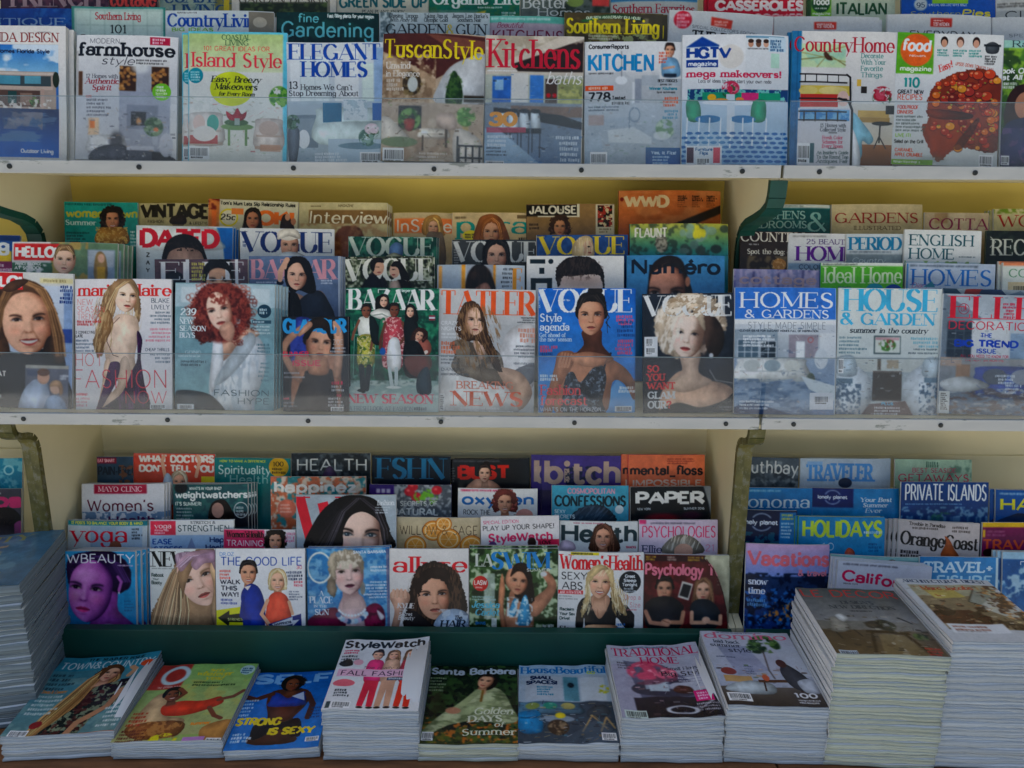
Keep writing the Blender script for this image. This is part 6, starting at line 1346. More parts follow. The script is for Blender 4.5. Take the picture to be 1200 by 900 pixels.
# ---------------------------------------------------------------- middle shelf, right part
def dr(c):
    c.bg('c9d0d6'); c.rect(862,337,981,374,'3f7cc8'); c.rect(862,374,981,380,'dfe3e4'); c.grad(862,392,981,420,'c3cace','a9b2ba'); c.rect(925,392,960,420,'a09aa2'); c.rect(962,390,981,428,'d9dee0'); window(c,934,400,10,20,'ccd4d8','eef2f2',1,2); c.rect(862,386,912,420,'9aa8b2'); window(c,866,398,24,22,'d9dee2','5f7482',3,3); window(c,892,400,18,20,'d9dee2','3c4a54',2,3); c.ring(951,398,3,3,1,'b06a6a')
    c.grad(862,420,981,486,'98a8ba','6a88ac'); sofa(c,866,420,80,26,'dcdfdc','a9b2b4',('c4cac8','9fb0b8','d2d4cc')); c.poly([(862,452),(930,444),(968,476),(940,486),(862,486)],'8fa4bc'); c.nz(862,444,968,486,'5c7896',6,.5,.58,.8,4,(2,.7)); c.poly([(862,478),(880,470),(930,486),(862,486)],'2f4f76'); c.ell(952,444,5,7,'4a5a4a'); c.ell(964,420,8,12,'cfd6da'); c.poly([(940,440),(981,452),(981,470),(950,456)],'c9d5dc')
    c.clutter(863,382,980,484,['e0e4e6','5a6e84','9aa8b4','c8d0d4','3f5878','b8a89c'],190,3,.45,.9); c.text("HOMES",867,361,112,18.5,'e2e8ee','r'); c.text("& GARDENS",873,373,100,10,'e2e8ee','r'); c.text("STYLE MADE SIMPLE",877,385.5,92,8,'5f6a74','t'); c.text("CLEVER IDEAS FOR ELEGANT HOMES FULL OF INSPIRATION",868,389,92,2.6,'3f4a54','b'); c.greek(872,393,36,4,3.6,'eef2f4',2.4); c.greek(869,470,40,3,4,'dbe4ec',2); c.rect(951,460,979.5,480,'d5dbe4'); c.barcode(956,463,18,11,'d5dbe4')
mag('M',0,862.5,336.5,981.5,337.5,"home magazine with a blue band over a white living room with a rug",dr,k=1)
def dr(c):
    c.bg('d4dad6','c9d2d0'); c.rect(1025,393.5,1057,415,'55686a'); c.rect(1026.5,395,1056,413.5,'d6dcd4'); c.nz(1030,397,1052,412,'5c8a4a',5,.42,.5,1,3,ellipse=True); c.nz(1030,397,1052,408,'8a5a4a',3,.55,.6,.9,6,ellipse=True); c.rect(1027,395.5,1055,398.5,'c08a94',.7)
    c.rect(982,419,1104,488,'a8b4ba'); c.rect(982,420,1104,436,'c2c8c4'); c.rect(1030,420,1034,434,'6a6258'); c.rect(1041,422,1055,432,'a49a88'); c.rect(1025,435,1059,470,'4c4744'); c.rect(1025,435,1059,437,'6a625c')
    c.blob([(982,424),(1004,428),(1022,444),(1024,470),(1010,488),(982,488)],'c8d2da'); c.blob([(1104,424),(1078,430),(1062,446),(1060,466),(1076,488),(1104,488)],'c8d2da'); c.nz(982,448,1012,488,'54708a',2.6,.5,.56,.9,3); c.nz(1080,448,1104,488,'54708a',2.6,.5,.56,.9,5); c.rect(983,444,1002,450,'6a8496'); c.rect(1086,442,1104,448,'6a8496'); c.blob([(984,420),(1002,418),(1006,440),(984,440)],'b5c4cc'); c.blob([(1104,420),(1086,420),(1084,440),(1104,440)],'b5c4cc'); c.poly([(1022,474),(1064,470),(1074,488),(1012,488)],'5f4a52')
    c.clutter(984,420,1102,486,['d8e0e4','4a5c6c','8a9aa4','6a625a','c0ccd4'],150,4,.4,.9); c.text("HOUSE",988,365,112,26,'4fb2d6','d'); c.text("& GARDEN",985,381,112,14,'4fb2d6','d'); c.text("summer in the country",996,390.5,92,6.4,'33424c','R',slant=.22); c.greek(985,395,34,5,4.4,'6a8a94',2.2); c.greek(1068,395,32,3,4.6,'7ab4c4',2.6,right=True); c.greek(1063,408,37,2,4.4,'6a7a80',2,right=True); c.text("PLUS",1036,475,14,3.4,'4fb2d6','b'); c.greek(1028,477,34,3,3.6,'e4e8ec',2.2); c.barcode(985,420,6,18)
mag('M',0,982.5,337.5,1103.5,339,"pale magazine with two turquoise serif title lines above twin beds",dr)
def dr(c):
    c.bg('aab4be'); c.grad(1106,345,1226,420,'a5afb8','c3cbd0'); c.poly([(1106,345),(1150,372),(1150,420),(1106,420)],'7a8792'); window(c,1112,378,28,42,'5c6974','3f4c58',3,4); c.rect(1140,376,1184,420,'c9ced0'); c.rect(1186,390,1226,420,'8fa4b8'); c.grad(1106,420,1226,489,'9c9c9c','4f6a86'); c.rect(1124,428,1140,446,'9a7f6a'); sofa(c,1146,430,80,34,'1f4a96','163668',('4a5a6c','8c96a4')); c.nz(1106,455,1226,489,'5a4444',5,.48,.56,.8,3,(1.8,.7)); c.nz(1106,455,1226,489,'a9b0b4',4,.6,.66,.8,6,(1.8,.7)); c.blob([(1108,448),(1136,442),(1164,452),(1140,460),(1112,458)],'b5bcc0')
    c.rect(1106,420,1130,430,'c9a58c',.5); c.clutter(1107,346,1225,487,['c8ccd0','3c4a58','7a8894','8a7464','a8b0b4','2a4a88'],190,5,.4,.9); c.text("ELLE",1112,374,104,26,'cc2440','d'); c.text("DECORATION",1112,387,104,10,'c23a52','s'); c.ring(1129.5,363,6,6,.8,'9a3a54'); c.text("UK",1126,366,8,5,'9a3a54','s'); c.greek(1174,355,15,5,3.8,'c02a48',2.4,right=True)
    c.text("THE",1150,396,14,5.4,'1f4fb0','b'); c.text("BIG TREND",1120,407.5,76,9,'1f4fb0','k'); c.text("ISSUE",1146,414.5,24,5.6,'1f4fb0','b'); c.text("ALL YOU NEED TO KNOW FOR",1128,419.5,57,3.4,'c02a48','s'); c.text("THE NEXT SIX MONTHS",1133,424,46,3.2,'c02a48','s'); c.greek(1168,439,24,3,4,'cfd9e4',2.6,right=True); c.greek(1182,450,20,3,4,'cfd9e4',2.6); c.rect(1106,460,1118.5,486,'d0d5d4'); c.greek(1108,462,8,9,2.3,'333333',1.3)
mag('M',0,1105.5,344,1226,347.5,"decoration magazine with crimson capitals and a cobalt sofa at the right",dr,k=1)
def dr(c):
    c.bg('8f9aa0'); c.poly([(1106,339),(1120,338),(1128,346),(1108,346)],'3c5464'); c.poly([(1132,340),(1150,338),(1162,346),(1130,346)],'8a3a34'); c.poly([(1150,340),(1172,338),(1182,348),(1146,348)],'2f4460'); c.poly([(1180,346),(1196,340),(1210,349)],'6a7a86')
mag('M',0,1106,337.5,1224,341,"magazine with dark triangles peeping over the crimson capitals cover",dr,k=0,vis=24)
def dr(c):
    c.bg('8f8fb4','a9a6c4'); 
    for i in range(14): c.rect(860+i*7.2,316,863+i*7.2,345,['6a6a9c','b9aec8','7c86ae','5c5c86'][i % 4],.7)
    c.nz(860,316,962,345,'c9bcd0',5,.5,.6,.6,3); c.text("cottage",866,333.5,92,12,'b9a2a6','b')
mag('M',1,860.5,315,962,317,"lilac striped magazine with a soft lower case title",dr,copies=((1,0),))
def dr(c):
    c.bg('62b23a','58a834'); c.rect(962,308,1058,312,'dfe6dc'); c.greek(964,309,60,1,3,'555f55',2); c.text("Ideal Home",965,332,92,19,'cfe6bc','r'); c.ell(1025,339,10,7,'1f96a8'); c.ell(1047,340,10,7,'1f4f9a'); c.greek(982,336,22,1,3,'2c5f9c',3)
mag('M',1,961.5,308,1058,308.5,"lime green home magazine with slim pale serif letters",dr,copies=((2,0),),spine='2f6a9a')
def dr(c):
    c.bg('b4c0d0','a4b4c8'); c.rect(1062,310,1064,345,'3f82b8'); c.greek(1066,311,94,1,3,'55606c',2.2); c.text("HOMES",1067,335,96,19,'2a72b4','r'); c.text("Diary",1068,338,20,6,'b06a8a','h',slant=.3); c.poly([(1082,337),(1092,330),(1096,337)],'3f8a9a')
mag('M',1,1062,308,1166,310,"grey blue home magazine with widely set blue capitals",dr,copies=((2,1),(4,1)),clabel="grey blue copy showing its edge beside the widely set capitals")
def dr(c):
    c.bg('d3d8d0'); c.rect(1175,308,1282,312,'d98a64'); c.text("COUNTRY",1181,325.5,78,10,'6a9a7a','r'); c.rect(1181,331,1210,345,'c9b998'); c.barcode(1186,334,18,10,'cdbfa0')
mag('M',1,1174.5,308,1282,309,"white magazine with an orange top band at the right edge above the cobalt sofa",dr,copies=((-3,-2),))
def dr(c):
    c.bg('3a302a','55493c'); c.nz(876,300,925,325,'86775c',6,.48,.6,.8,3); c.text("COUNTRY",868,283.5,74,11,'dcd8cc','r'); c.text("Spot the dog: can you",876,298,72,6,'ddd9cc','r'); c.greek(878,286,14,1,2,'bbbbbb',1.6); c.ell(914,310,8,7,'b8864c'); c.nz(904,302,922,318,'d8ac74',3,.5,.6,.8,2,ellipse=True)
mag('M',2,868,271,960,272.5,"dark brown country weekly with white serif writing and a golden dog",dr,vis=48,spine='3a302a')
def dr(c):
    c.bg('d5d8dc'); c.rect(925,309,990,320,'8fa8c0'); c.greek(930,276.5,55,1,3,'777777',1.8); c.text("25 BEAUTIFUL",945,286.5,64,6,'54407a','r'); c.text("HOMES",933,306,84,17,'6a2c94','d'); c.text("COLOUR",937,316,34,5.6,'3f4f6a','s')
mag('M',2,925,273,1022,275,"white home magazine with a purple serif title",dr,k=1)
def dr(c):
    c.bg('c6d0d6'); c.rect(992,298,1060,320,'8f9ca2'); c.greek(996,294.5,50,1,2.4,'55606a',1.6); c.text("PERIOD LIVING",995,293,122,15,'2a82a8','d'); c.text("Country",998,308,40,6,'cfd9dc','h',slant=.3)
mag('M',2,992,274,1084,274.5,"pale blue period home magazine with tall narrow teal capitals",dr,k=2)
def dr(c):
    c.bg('d6dbdd'); c.text("ENGLISH",1065,288.5,76,13,'1f5f6c','r'); c.text("HOME",1065,304,54,12.5,'1f5f6c','r'); c.greek(1124,300,24,1,3,'6a7a80',1.4); c.rect(1061,307,1150,312,'b3c6d0'); c.nz(1061,306,1150,314,'7fa06a',5,.55,.62,.8,3)
mag('M',2,1060,269,1150,271,"white magazine with two lines of dark teal serif capitals",dr,k=3,copies=((2,0),))
def dr(c):
    c.bg('1f2823','28332c'); c.nz(1155,270,1262,320,'39463a',7,.5,.62,.7,3); c.text("RECLAIM",1161,299.5,90,19,'c9ccc2','r'); c.line([(1160,278),(1166,284),(1160,290)],.8,'c9ccc2')
mag('M',2,1155,270.5,1262,271,"blackish green magazine with ornate pale capitals at the right edge",dr,spine='4a5a4c')
def dr(c):
    c.bg('0f5f64','125a5c'); c.rect(890,240,973,244,'cfd6d2'); c.greek(893,241,60,1,2,'667777',1.6); c.nz(900,258,973,275,'2f7a78',5,.5,.6,.6); c.text("KITCHENS",880,257,64,9.5,'9fc4c0','r'); c.text("BEDROOMS",876,267.5,70,8.5,'9fc4c0','r'); c.text("&",945,271,26,22,'8fbcb8','r')
mag('M',3,884,239.5,973.5,240,"teal green magazine with a very large ampersand",dr,spine='0f5f64')
def dr(c):
    c.bg('c9bd9c','c0b490'); c.text("GARDENS",978,261.5,99,12,'9a3434','r'); c.text("ILLUSTRATED",1000,269.5,56,4.6,'6f5f4a','r')
mag('M',3,975,239.5,1081.5,239.5,"beige garden magazine with spaced dark red serif capitals",dr)
def dr(c):
    c.bg('c2b39a','b8a68c'); c.rect(1095,250,1110,262,'a58a6a',.7); c.rect(1112,250,1130,262,'d0c4ac',.7); c.text("COTTAGE",1088,269,96,13,'8f2c5c','r')
mag('M',3,1083.5,249,1158.5,250,"tan country home magazine with plum coloured capitals",dr)
def dr(c):
    c.bg('c4bd98'); c.nz(1166,244,1262,250,'6f8a2c',4,.35,.5,.9,3); c.text("WORLD",1171,266,84,14,'a3342c','r')
mag('M',3,1166,244.5,1262,245,"straw coloured magazine with leaf green edging and rust red capitals",dr,copies=((-3,1),(-5,1)),clabel="straw coloured copy showing its spine beside the rust red capitals")
# ---------------------------------------------------------------- bottom shelf, middle rack, front row
def dr(c):
    c.bg('3f9ac4','1d86b8'); c.ell(90,700,30,50,'2a7fb0',.6,0,.6)
    c.blob([(78,668),(84,652),(106,646),(132,646),(150,660),(154,676),(148,690),(138,680),(134,664),(116,658),(96,662),(84,690)],'33204a',rough=1); c.ell(146,680,8,12,'2e1c42'); c.strands(80,646,154,690,'5a3a74',.7,3,-30,3)
    c.blob([(84,664),(104,648),(132,648),(150,664),(152,684),(140,696),(128,690),(110,670)],'33204a'); c.locks([(90,660,4),(112,652,4),(136,660,6),(148,682,5)],50,'4a2f66',.7,5); c.blob([(112,700),(136,694),(138,716),(158,738),(106,738),(110,722)],'8f4c9c'); c.face(106,692,74,'b56cba','33204a',style='none',tilt=7,turn=-.55,shade='54246c',hi='e0b0e2',lip='c83a80',neck=False,light=-1,w=.68,eye='1c1028'); c.ell(122,738,14,5,'d5e2ee')
    c.line([(138,676),(142,682),(139,692)],3.4,'a866b0'); c.ell(139,695,1.2,1.4,'e0d4e8'); c.ell(126,738,12,6,'d5e2ee')
    c.text("NEWBEAUTY",58,660,100,11,'dcdfe8','s'); c.greek(138,661.5,18,1,3,'c9b8d4',1.8); c.greek(145,704,12,4,3.6,'2f6f98',2)
mag('B',0,77.5,645.5,159,646,"beauty magazine with a violet tinted face and hair pinned up",dr,t=.009,copies=((4,0),(8,0),(11,0)),clabel="further copy whose page edges show beside the violet tinted face")
def dr(c):
    H = 'a5896c'; c.bg('d4dad9','c4cac8'); c.text("NEW YOU",177,664,92,18,'232629','d'); c.blob([(192,690),(206,662),(226,646),(250,644),(254,738),(176,738),(178,716)],H,rough=2); c.locks([(222,650,5),(206,672,7),(196,702,12),(186,740,14)],120,'a5896c',.7,3,.8,.6); c.locks([(216,660,5),(212,690,6),(212,716,10),(208,740,12)],70,'a5896c',.7,5,.8,.6)
    c.face(232,678,66,'e3bfae',H,style='none',tilt=-22,turn=-.1,lip='c05a58',shade='a9806e',neck=False,light=-1,w=.66); c.blob([(212,690),(208,672),(220,654),(236,647),(226,664),(218,684),(214,702)],H); c.blob([(246,664),(250,690),(246,720),(254,738),(254,660)],'b59a7c'); c.blob([(206,650),(224,646),(252,645),(252,668),(244,654),(226,656),(212,670)],'b99ab0',a=.8); c.locks([(210,664,4),(224,652,4),(246,649,3)],30,'b99ab0',.6,6)
    c.blob([(224,660),(234,650),(252,646),(252,658),(240,660),(230,668)],'b99ab0',a=.85); c.text("Reboot",177,676,15,4.6,'2f4a4a','b'); c.text("Your",178,680,8,3,'2f4a4a','h',slant=.2); c.text("Booty",177,685,13,4.6,'2f4a4a','b'); c.greek(178,665.5,30,1,2,'889090',1.2)
mag('B',0,175.5,643,252,643,"pale magazine with black serif capitals and a tilted wavy haired face",dr)
def dr(c):
    c.bg('dfe1e2'); c.text("DR.OZ",257,651.5,17,4.4,'5a8ac4','s'); c.text("THE GOOD LIFE",258,663,96,10.5,'2858a8','s')
    c.poly([(252,716),(290,710),(290,734),(252,738)],'d6d62a'); c.poly([(254,725),(268,716),(268,721),(290,718),(290,730),(268,730),(267,735)],'2a3228'); c.text("STRENGTH",266,728,20,3,'c9cc8a','b')
    c.face(291,672,26,'d0a084','1d1a1c',style='short',smile=True,shade='8c6048'); c.blob([(282,700),(285,690),(294,684),(304,690),(310,710),(308,738),(286,738),(284,716)],'24449a'); c.poly([(286,688),(290,692),(294,686)],'e0d8d4'); c.line([(285,700),(282,722),(292,730)],4,'1f3c8c')
    c.face(325,681,24,'deb49a','d8c090',style='bob',smile=True,shade='a98062'); c.blob([(312,712),(316,698),(326,694),(336,700),(340,716),(338,730),(312,734)],'e8644c'); c.line([(313,704),(306,720),(316,734)],4,'d9ac90'); c.line([(338,706),(342,720)],3.6,'d9ac90'); c.poly([(314,732),(352,720),(353,737),(316,738)],'223a80'); c.poly([(318,732),(342,724),(342,728),(350,727),(342,735),(342,732),(322,737)],'d8dce4'); c.text("HAPPINESS",321,734,20,2.6,'22304a','b',rot=-9)
    for i,t in enumerate(("WALK","THIS","WAY!")): c.text(t,257.5+i*.5,685+i*7.4,(24,20,21)[i],6,'242a40','b')
    c.greek(257,668,16,3,4,'e0685c',2.6); c.greek(258,702,22,2,4,'4a5a9a',2.6); c.text("30",347,667,7,4,'d06a78','s'); c.greek(335,669.5,18,3,4,'33415c',2.8,right=True); c.greek(344,681,10,2,4,'d06a78',2.6); c.greek(338,693,15,4,3,'6a7486',1.8)
mag('B',0,252.5,643,357,643,"white health magazine with a man in a blue shirt and a blonde in coral",dr,k=1)
def dr(c):
    c.bg('3f86b8','5c98c0'); c.nz(358,642,456,738,'86b4d0',9,.46,.6,.8,2); c.nz(358,642,456,738,'2b6ea4',6,.55,.64,.7,8)
    c.blob([(400,700),(424,700),(428,738),(394,738)],'d2b5b4'); c.blob([(358,738),(362,724),(392,712),(402,738)],'7a1f4c'); c.blob([(426,716),(438,708),(448,716),(448,738),(428,738)],'8a1f52',tex=(('4f1234',5,.5,.6,.7,(1,1)),)); c.blob([(440,716),(449,724),(444,728)],'e0d8dc')
    c.face(408,671,50,'d9bdb6','a89a86',style='none',tilt=-4,shade='8f7274',lip='5c1f3c',w=.7); c.nz(384,644,426,668,'cfc6b4',4,.2,.3,1,3,(.7,1.2),True); c.blob([(386,672),(384,656),(396,646),(408,643),(420,648),(426,660),(424,672),(418,660),(406,656),(394,660)],'b9ad98',rough=2.4); c.nz(384,643,426,664,'e4dccc',3,.54,.62,.8,6,(.6,1.4),True); c.blob([(386,668),(382,690),(390,700),(394,690),(390,676)],'8c8070',rough=1.6); c.ell(424,690,3,8,'8c8070',.8)
    for i in range(11): 
        a = R(20+i*14); c.ell(411+17*math.cos(a),716+13*math.sin(a),3.2,3.2,['b8d4e4','dfe6ea','4a6a90','c8b8d0'][i % 4]); c.ell(411+16*math.cos(a),712+10*math.sin(a),1.6,1.6,'e8eef2')
    c.ring(374,665,14,17.5,1.8,'dfe3dc'); c.blob([(384,664),(386,652),(394,648),(392,680)],'b9ad98',rough=2)
    c.text("A",373,698,5,6,'cddae4','d'); c.text("PLACE",361,707,28,8,'cddae4','d'); c.text("IN THE",366,712,16,3,'cddae4','d'); c.text("SUN",367,721,17,7,'cddae4','d'); c.text("SANTA BARBARA",414,649,38,3.6,'d5e0e8','b'); c.greek(428,664,24,2,4,'d5e0e8',2.4,right=True); c.greek(422,682,30,6,3.6,'d5e0e8',2,right=True); c.rect(452,644,456,738,'8a5c6c',.5)
mag('B',0,358.5,643,456,641.5,"blue regional magazine with a large thin ring and a cropped blonde in a necklace",dr,copies=((1.5,-1),))
def dr(c):
    H = '3a2c26'; c.bg('dcdad6','cfccc8'); c.text("allure",460,671,88,19,'d22f3c','R'); c.blob([(478,705),(480,690),(488,668),(504,658),(520,660),(536,672),(544,694),(546,720),(520,738),(474,738)],H,rough=2); c.strands(476,658,546,738,'6a5240',.7,3,10,4)
    c.face(508,698,55,'d3a48a',H,style='none',tilt=-3,turn=.1,lip='b5665c',shade='8c5e48',neck=False,w=.68); c.blob([(491,700),(488,684),(498,668),(512,664),(526,670),(530,690),(528,704),(522,684),(508,678),(496,686)],H,rough=1.6); c.strands(524,664,542,720,'6a5240',.8,2.4,-10,6)
    c.blob([(456,700),(462,692),(478,694),(480,704),(472,716),(466,738),(458,738),(462,716)],'d8ac94'); 
    for i in range(4): c.line([(460+i*5,700),(461+i*4.6,691+abs(i-1.5)*.8)],3.2,'dcb49c'); c.line([(462.4+i*5,700),(463+i*4.6,693)],.6,'a87860',.7)
    c.blob([(510,738),(514,722),(530,714),(548,720),(548,738)],'a9bcd0'); c.nz(510,714,548,738,'d0dbe4',5,.5,.6,.7,3); c.blob([(474,738),(482,716),(494,722),(506,732),(512,738)],'2f2a2c')
    c.text("KYLIE",465,713,20,6,'e6e2de','d',slant=.2); c.greek(468,714.5,10,1,3,'e6e2de',1.6); c.text("Secret",467,722,16,4,'e6e2de','r',slant=.2); c.text("Beauty",466,727,19,5,'e6e2de','r',slant=.2); c.text("The",532,727,9,5,'27384a','d',slant=.2); c.text("HAIR",515,736.5,30,9,'27384a','d',slant=.2)
mag('B',0,456.5,643,549,643,"white beauty magazine with wet look dark hair and a raised hand",dr)
def dr(c):
    c.bg('4a6a3c','2c4428'); c.nz(550,643,654,738,'b8c8a8',6,.5,.58,.95,2); c.nz(550,643,654,738,'24381f',8,.52,.6,.9,8); c.rect(567,672,580,726,'c9d4cc',.7)
    c.blob([(593,738),(596,700),(602,690),(614,700),(622,708),(624,738)],'b9866a'); c.blob([(598,692),(592,680),(598,664),(604,666),(602,682)],'c08c70'); c.blob([(620,708),(640,690),(640,682),(634,672),(642,670),(652,684),(648,700),(628,724)],'c08c70'); c.blob([(588,672),(592,690),(590,712),(594,738),(588,738),(584,704)],'b58062')
    c.blob([(600,672),(606,660),(618,662),(624,680),(626,704),(618,708),(604,700)],'2a1c16',rough=1.2); c.face(608,682,30,'c49478','2a1c16',style='none',tilt=8,shade='80543e',lip='a85a54',neck=False); c.blob([(598,676),(604,662),(616,664),(620,684),(614,672),(606,670)],'2a1c16')
    c.blob([(606,730),(612,702),(618,700),(622,730),(612,734)],'4a9ac0'); c.nz(604,700,624,734,'d8ecf0',3,.5,.56,.9,3); c.blob([(596,720),(602,702),(606,706),(604,722)],'4a9ac0'); c.nz(594,700,606,724,'d8ecf0',3,.5,.56,.9,5); c.ell(637,673,4,3,'d0d4d4')
    c.text("LA",557,664,20,15,'c9d0c6','d'); c.text("SWIM",575,667,70,20,'2f86c0','d'); c.blob([(600,668),(606,660),(616,662),(620,672),(610,668)],'2a1c16'); c.text("SUMMER",617,670,28,3.6,'e4e6dc','s'); c.ell(563,684,9,9,'c83a34'); c.text("LASW",555.5,686,15,6,'eadcd4','b'); c.greek(557,688,12,1,3,'eadcd4',1.6)
    c.text("Jessica",552,713,33,8,'62b8cc','R',slant=.25); c.text("Cadet",556,722,29,8,'62b8cc','R',slant=.25); c.greek(553,699,32,2,3,'a9c8c8',1.8); c.text("BIKINIS",557,733,12,3.6,'2f78b0','b'); c.rect(576,725,582,738,'dfe4e2',.8); c.greek(636,733,14,1,4,'dfe4e2',3)
mag('B',0,550,643,654,643,"swimwear magazine with a tanned woman in a blue tie dye bikini among trees",dr,t=.008,copies=((0,-2.4),))
def dr(c):
    H = 'd8c090'; c.bg('dcdddb'); c.text("Women'sHealth",657,668,97,17.5,'d0303c','R'); c.blob([(680,706),(688,700),(714,700),(728,706),(738,716),(744,730),(736,738),(724,724),(720,738),(690,738),(686,724),(684,738),(676,738),(677,716)],'22262a'); c.blob([(690,738),(691,733),(722,733),(722,738)],'c99c7c'); c.blob([(693,704),(698,696),(710,696),(716,704),(708,722),(701,724)],'d9ac90'); c.line([(701,712),(702,722)],1,'a87458',.7); c.line([(734,712),(742,722),(742,734)],6,'22262a')
    c.face(704,683,36,'e0b498',H,style='none',tilt=3,smile=True,shade='ac7e60',neck=True); c.blob([(686,700),(688,676),(696,664),(706,662),(700,670),(692,684),(692,704),(684,724),(682,716)],H,rough=1.4); c.blob([(706,662),(718,668),(722,686),(730,706),(736,722),(726,716),(718,704),(716,684),(710,670)],H,rough=1.4); c.strands(682,680,694,724,'f0e2bc',.8,2.4,4,3); c.strands(716,676,738,724,'f0e2bc',.8,2.4,-12,3); c.strands(715,676,738,724,'9c7e50',.6,2.4,-12,8); c.strands(692,661,718,676,'f0e2bc',.7,2,30,3)
    c.blob([(690,676),(696,665),(706,662),(714,667),(706,668),(696,676)],H); c.rect(669,647.5,702,651,'d9cc3a'); c.greek(670,648.4,30,1,3,'333333',1.8)
    c.text("SEXY",658,680,31,9,'2c2f33','s'); c.text("ABS",659,692,25,9.5,'2c2f33','s'); c.rect(655,692.5,684,697,'d03038'); c.text("JUST A FEW STEPS",657,696.4,25,3,'f3dcdc','b'); c.ell(739,682,13,13,'1f2c34')
    for i,t in enumerate(("Great","Sleep","Tonight")): c.text(t,733-i*1.6,677+i*5,12+i*3,4,'dfe4e6','b')
    c.greek(732,689,14,2,3,'cfd6da',2); c.text("Drop a",733,703,19,6,'cc6a74','t'); c.text("Size",739,712,13,6,'cc6a74','t'); c.greek(656,699,22,2,3,'999999',1.5)
    for i,t in enumerate(("Reclaim","Your Sex","Drive!")): c.text(t,657,717+i*5.4,(17,18,12)[i],4,'1f4a4c','b')
    c.text("Slow",657,741,20,6,'2c2f33','d'); c.greek(724,731,12,2,4,'2f6fae',2.6); c.greek(736,714,14,1,3,'cc8a90',1.6)
mag('B',0,655,646.5,755,648,"white fitness magazine with a smiling blonde in a black crop top",dr,k=1)
def dr(c):
    c.bg('5a1a20','481820'); c.nz(755,650,855,738,'7c2a30',12,.45,.62,.7,2); c.blob([(826,650),(836,664),(846,686),(853,715),(856,738),(858,650)],'b5b59c'); c.ell(841,658,2.4,2,'3c4a40'); c.greek(841,672,10,4,4,'8a8a74',1.6); c.rect(756,651,828,658,'3a1a20'); c.greek(757,652,14,2,3,'c9b03c',2.2); c.greek(782,652,14,2,3,'c9c0b0',2.2); c.greek(806,652,20,2,3,'c9b03c',2.2)
    c.poly([(800,681),(813,684.5),(808,704),(795,700)],'d0ccc0'); c.poly([(801.5,684),(811,686.6),(807,701),(797,698)],'232a30')
    c.face(779.5,691,26,'c8997e','221a18',style='short',shade='7c523e'); c.blob([(756,716),(760,706),(772,700),(788,700),(800,708),(802,716),(796,738),(762,738)],'262a30'); c.line([(758,718),(764,731),(784,733)],5,'c2917a'); c.line([(802,718),(800,730),(782,730)],5,'b98a70'); c.ell(782,730,6,4,'cc9c84'); c.line([(778,728),(786,731)],.7,'7c523e')
    c.face(825,692,25,'d6aa90','7a5a40',style='long',shade='90664e'); c.blob([(810,716),(813,706),(822,702),(834,704),(844,714),(846,726),(838,738),(814,738)],'24303a'); c.line([(812,718),(812,730),(828,730)],4.6,'d2a48a'); c.line([(846,722),(846,731),(830,729)],4.6,'d2a48a'); c.ell(829,727,5,4,'d9ae96')
    c.text("Psychology Today",756,675,112,15,'d77f90','b'); c.blob([(826,652),(836,664),(846,686),(853,715),(856,738),(858,650)],'b5b59c'); c.line([(828,655),(838,670),(848,694),(853,716)],1.2,'3a1418',.7)
mag('B',0,755.5,649.5,855,651,"dark red magazine with two seated people and a peeling front cover",dr,t=.008,copies=((2,1),))
# second row
def dr(c):
    c.bg('bfc8cc'); c.rect(78,610,172,616,'1f7f88'); c.text("12 POSES TO BALANCE YOUR BODY & MIND",82,615,84,3.6,'d8cf5a','b'); c.rect(136,617,166,645,'a9bccc'); c.rect(106,617,136,645,'9fb2c2'); c.text("yoga",82,636,68,20,'c8203a','r'); c.greek(154,619,12,4,3.6,'333b44',2.2); c.ell(135,640,7,6,'8a5a48')
mag('B',1,78,610,171.5,611,"magazine with a teal strip of yellow capitals above a tall red lower case title",dr,copies=((3,0),))
def dr(c):
    c.bg('cdd6e0'); c.rect(176,610,206,627,'d8405c'); c.text("yoga",181,619,20,6,'f0d5da','r'); c.greek(181,620.5,18,2,3,'f0d5da',1.8); c.rect(206,610,275,627,'d9dcdc'); c.text("STRETCH &",223,614,30,3.4,'4a4f54','r'); c.text("STRENGTHEN",208,623,61,7.6,'23444c','s'); c.grad(176,627,275,645,'aac4de','9cb8d6'); c.poly([(218,645),(224,630),(230,645)],'8a9ab8'); c.text("EASE",178,638,24,7,'1f5aa0','b'); c.text("STRESS",180,647,34,7,'1f5aa0','b'); c.text("Happy",245,636,28,7,'2a4a7c','b'); c.text("Healthy",240,645,34,7,'2a4a7c','b')
mag('B',1,175,609.5,274,609,"white and sky blue magazine with a small pink square and teal capitals",dr)
def dr(c):
    c.bg('dfdcde'); c.rect(262,621,310,645,'d53a6c'); c.text("Women'sHealth",265.5,630,44,7.5,'2a1a22','R'); c.text("TRAINING",265,640.5,44,7.4,'f2dfe6','s'); c.face(323,634,21,'d9a58a','1d1714',style='curly',smile=True,shade='9a6a50'); c.greek(332,624,12,3,4,'d98aa4',3,right=True)
mag('B',1,262,620,346,621,"small pink and white magazine with a laughing dark haired woman",dr,k=1)
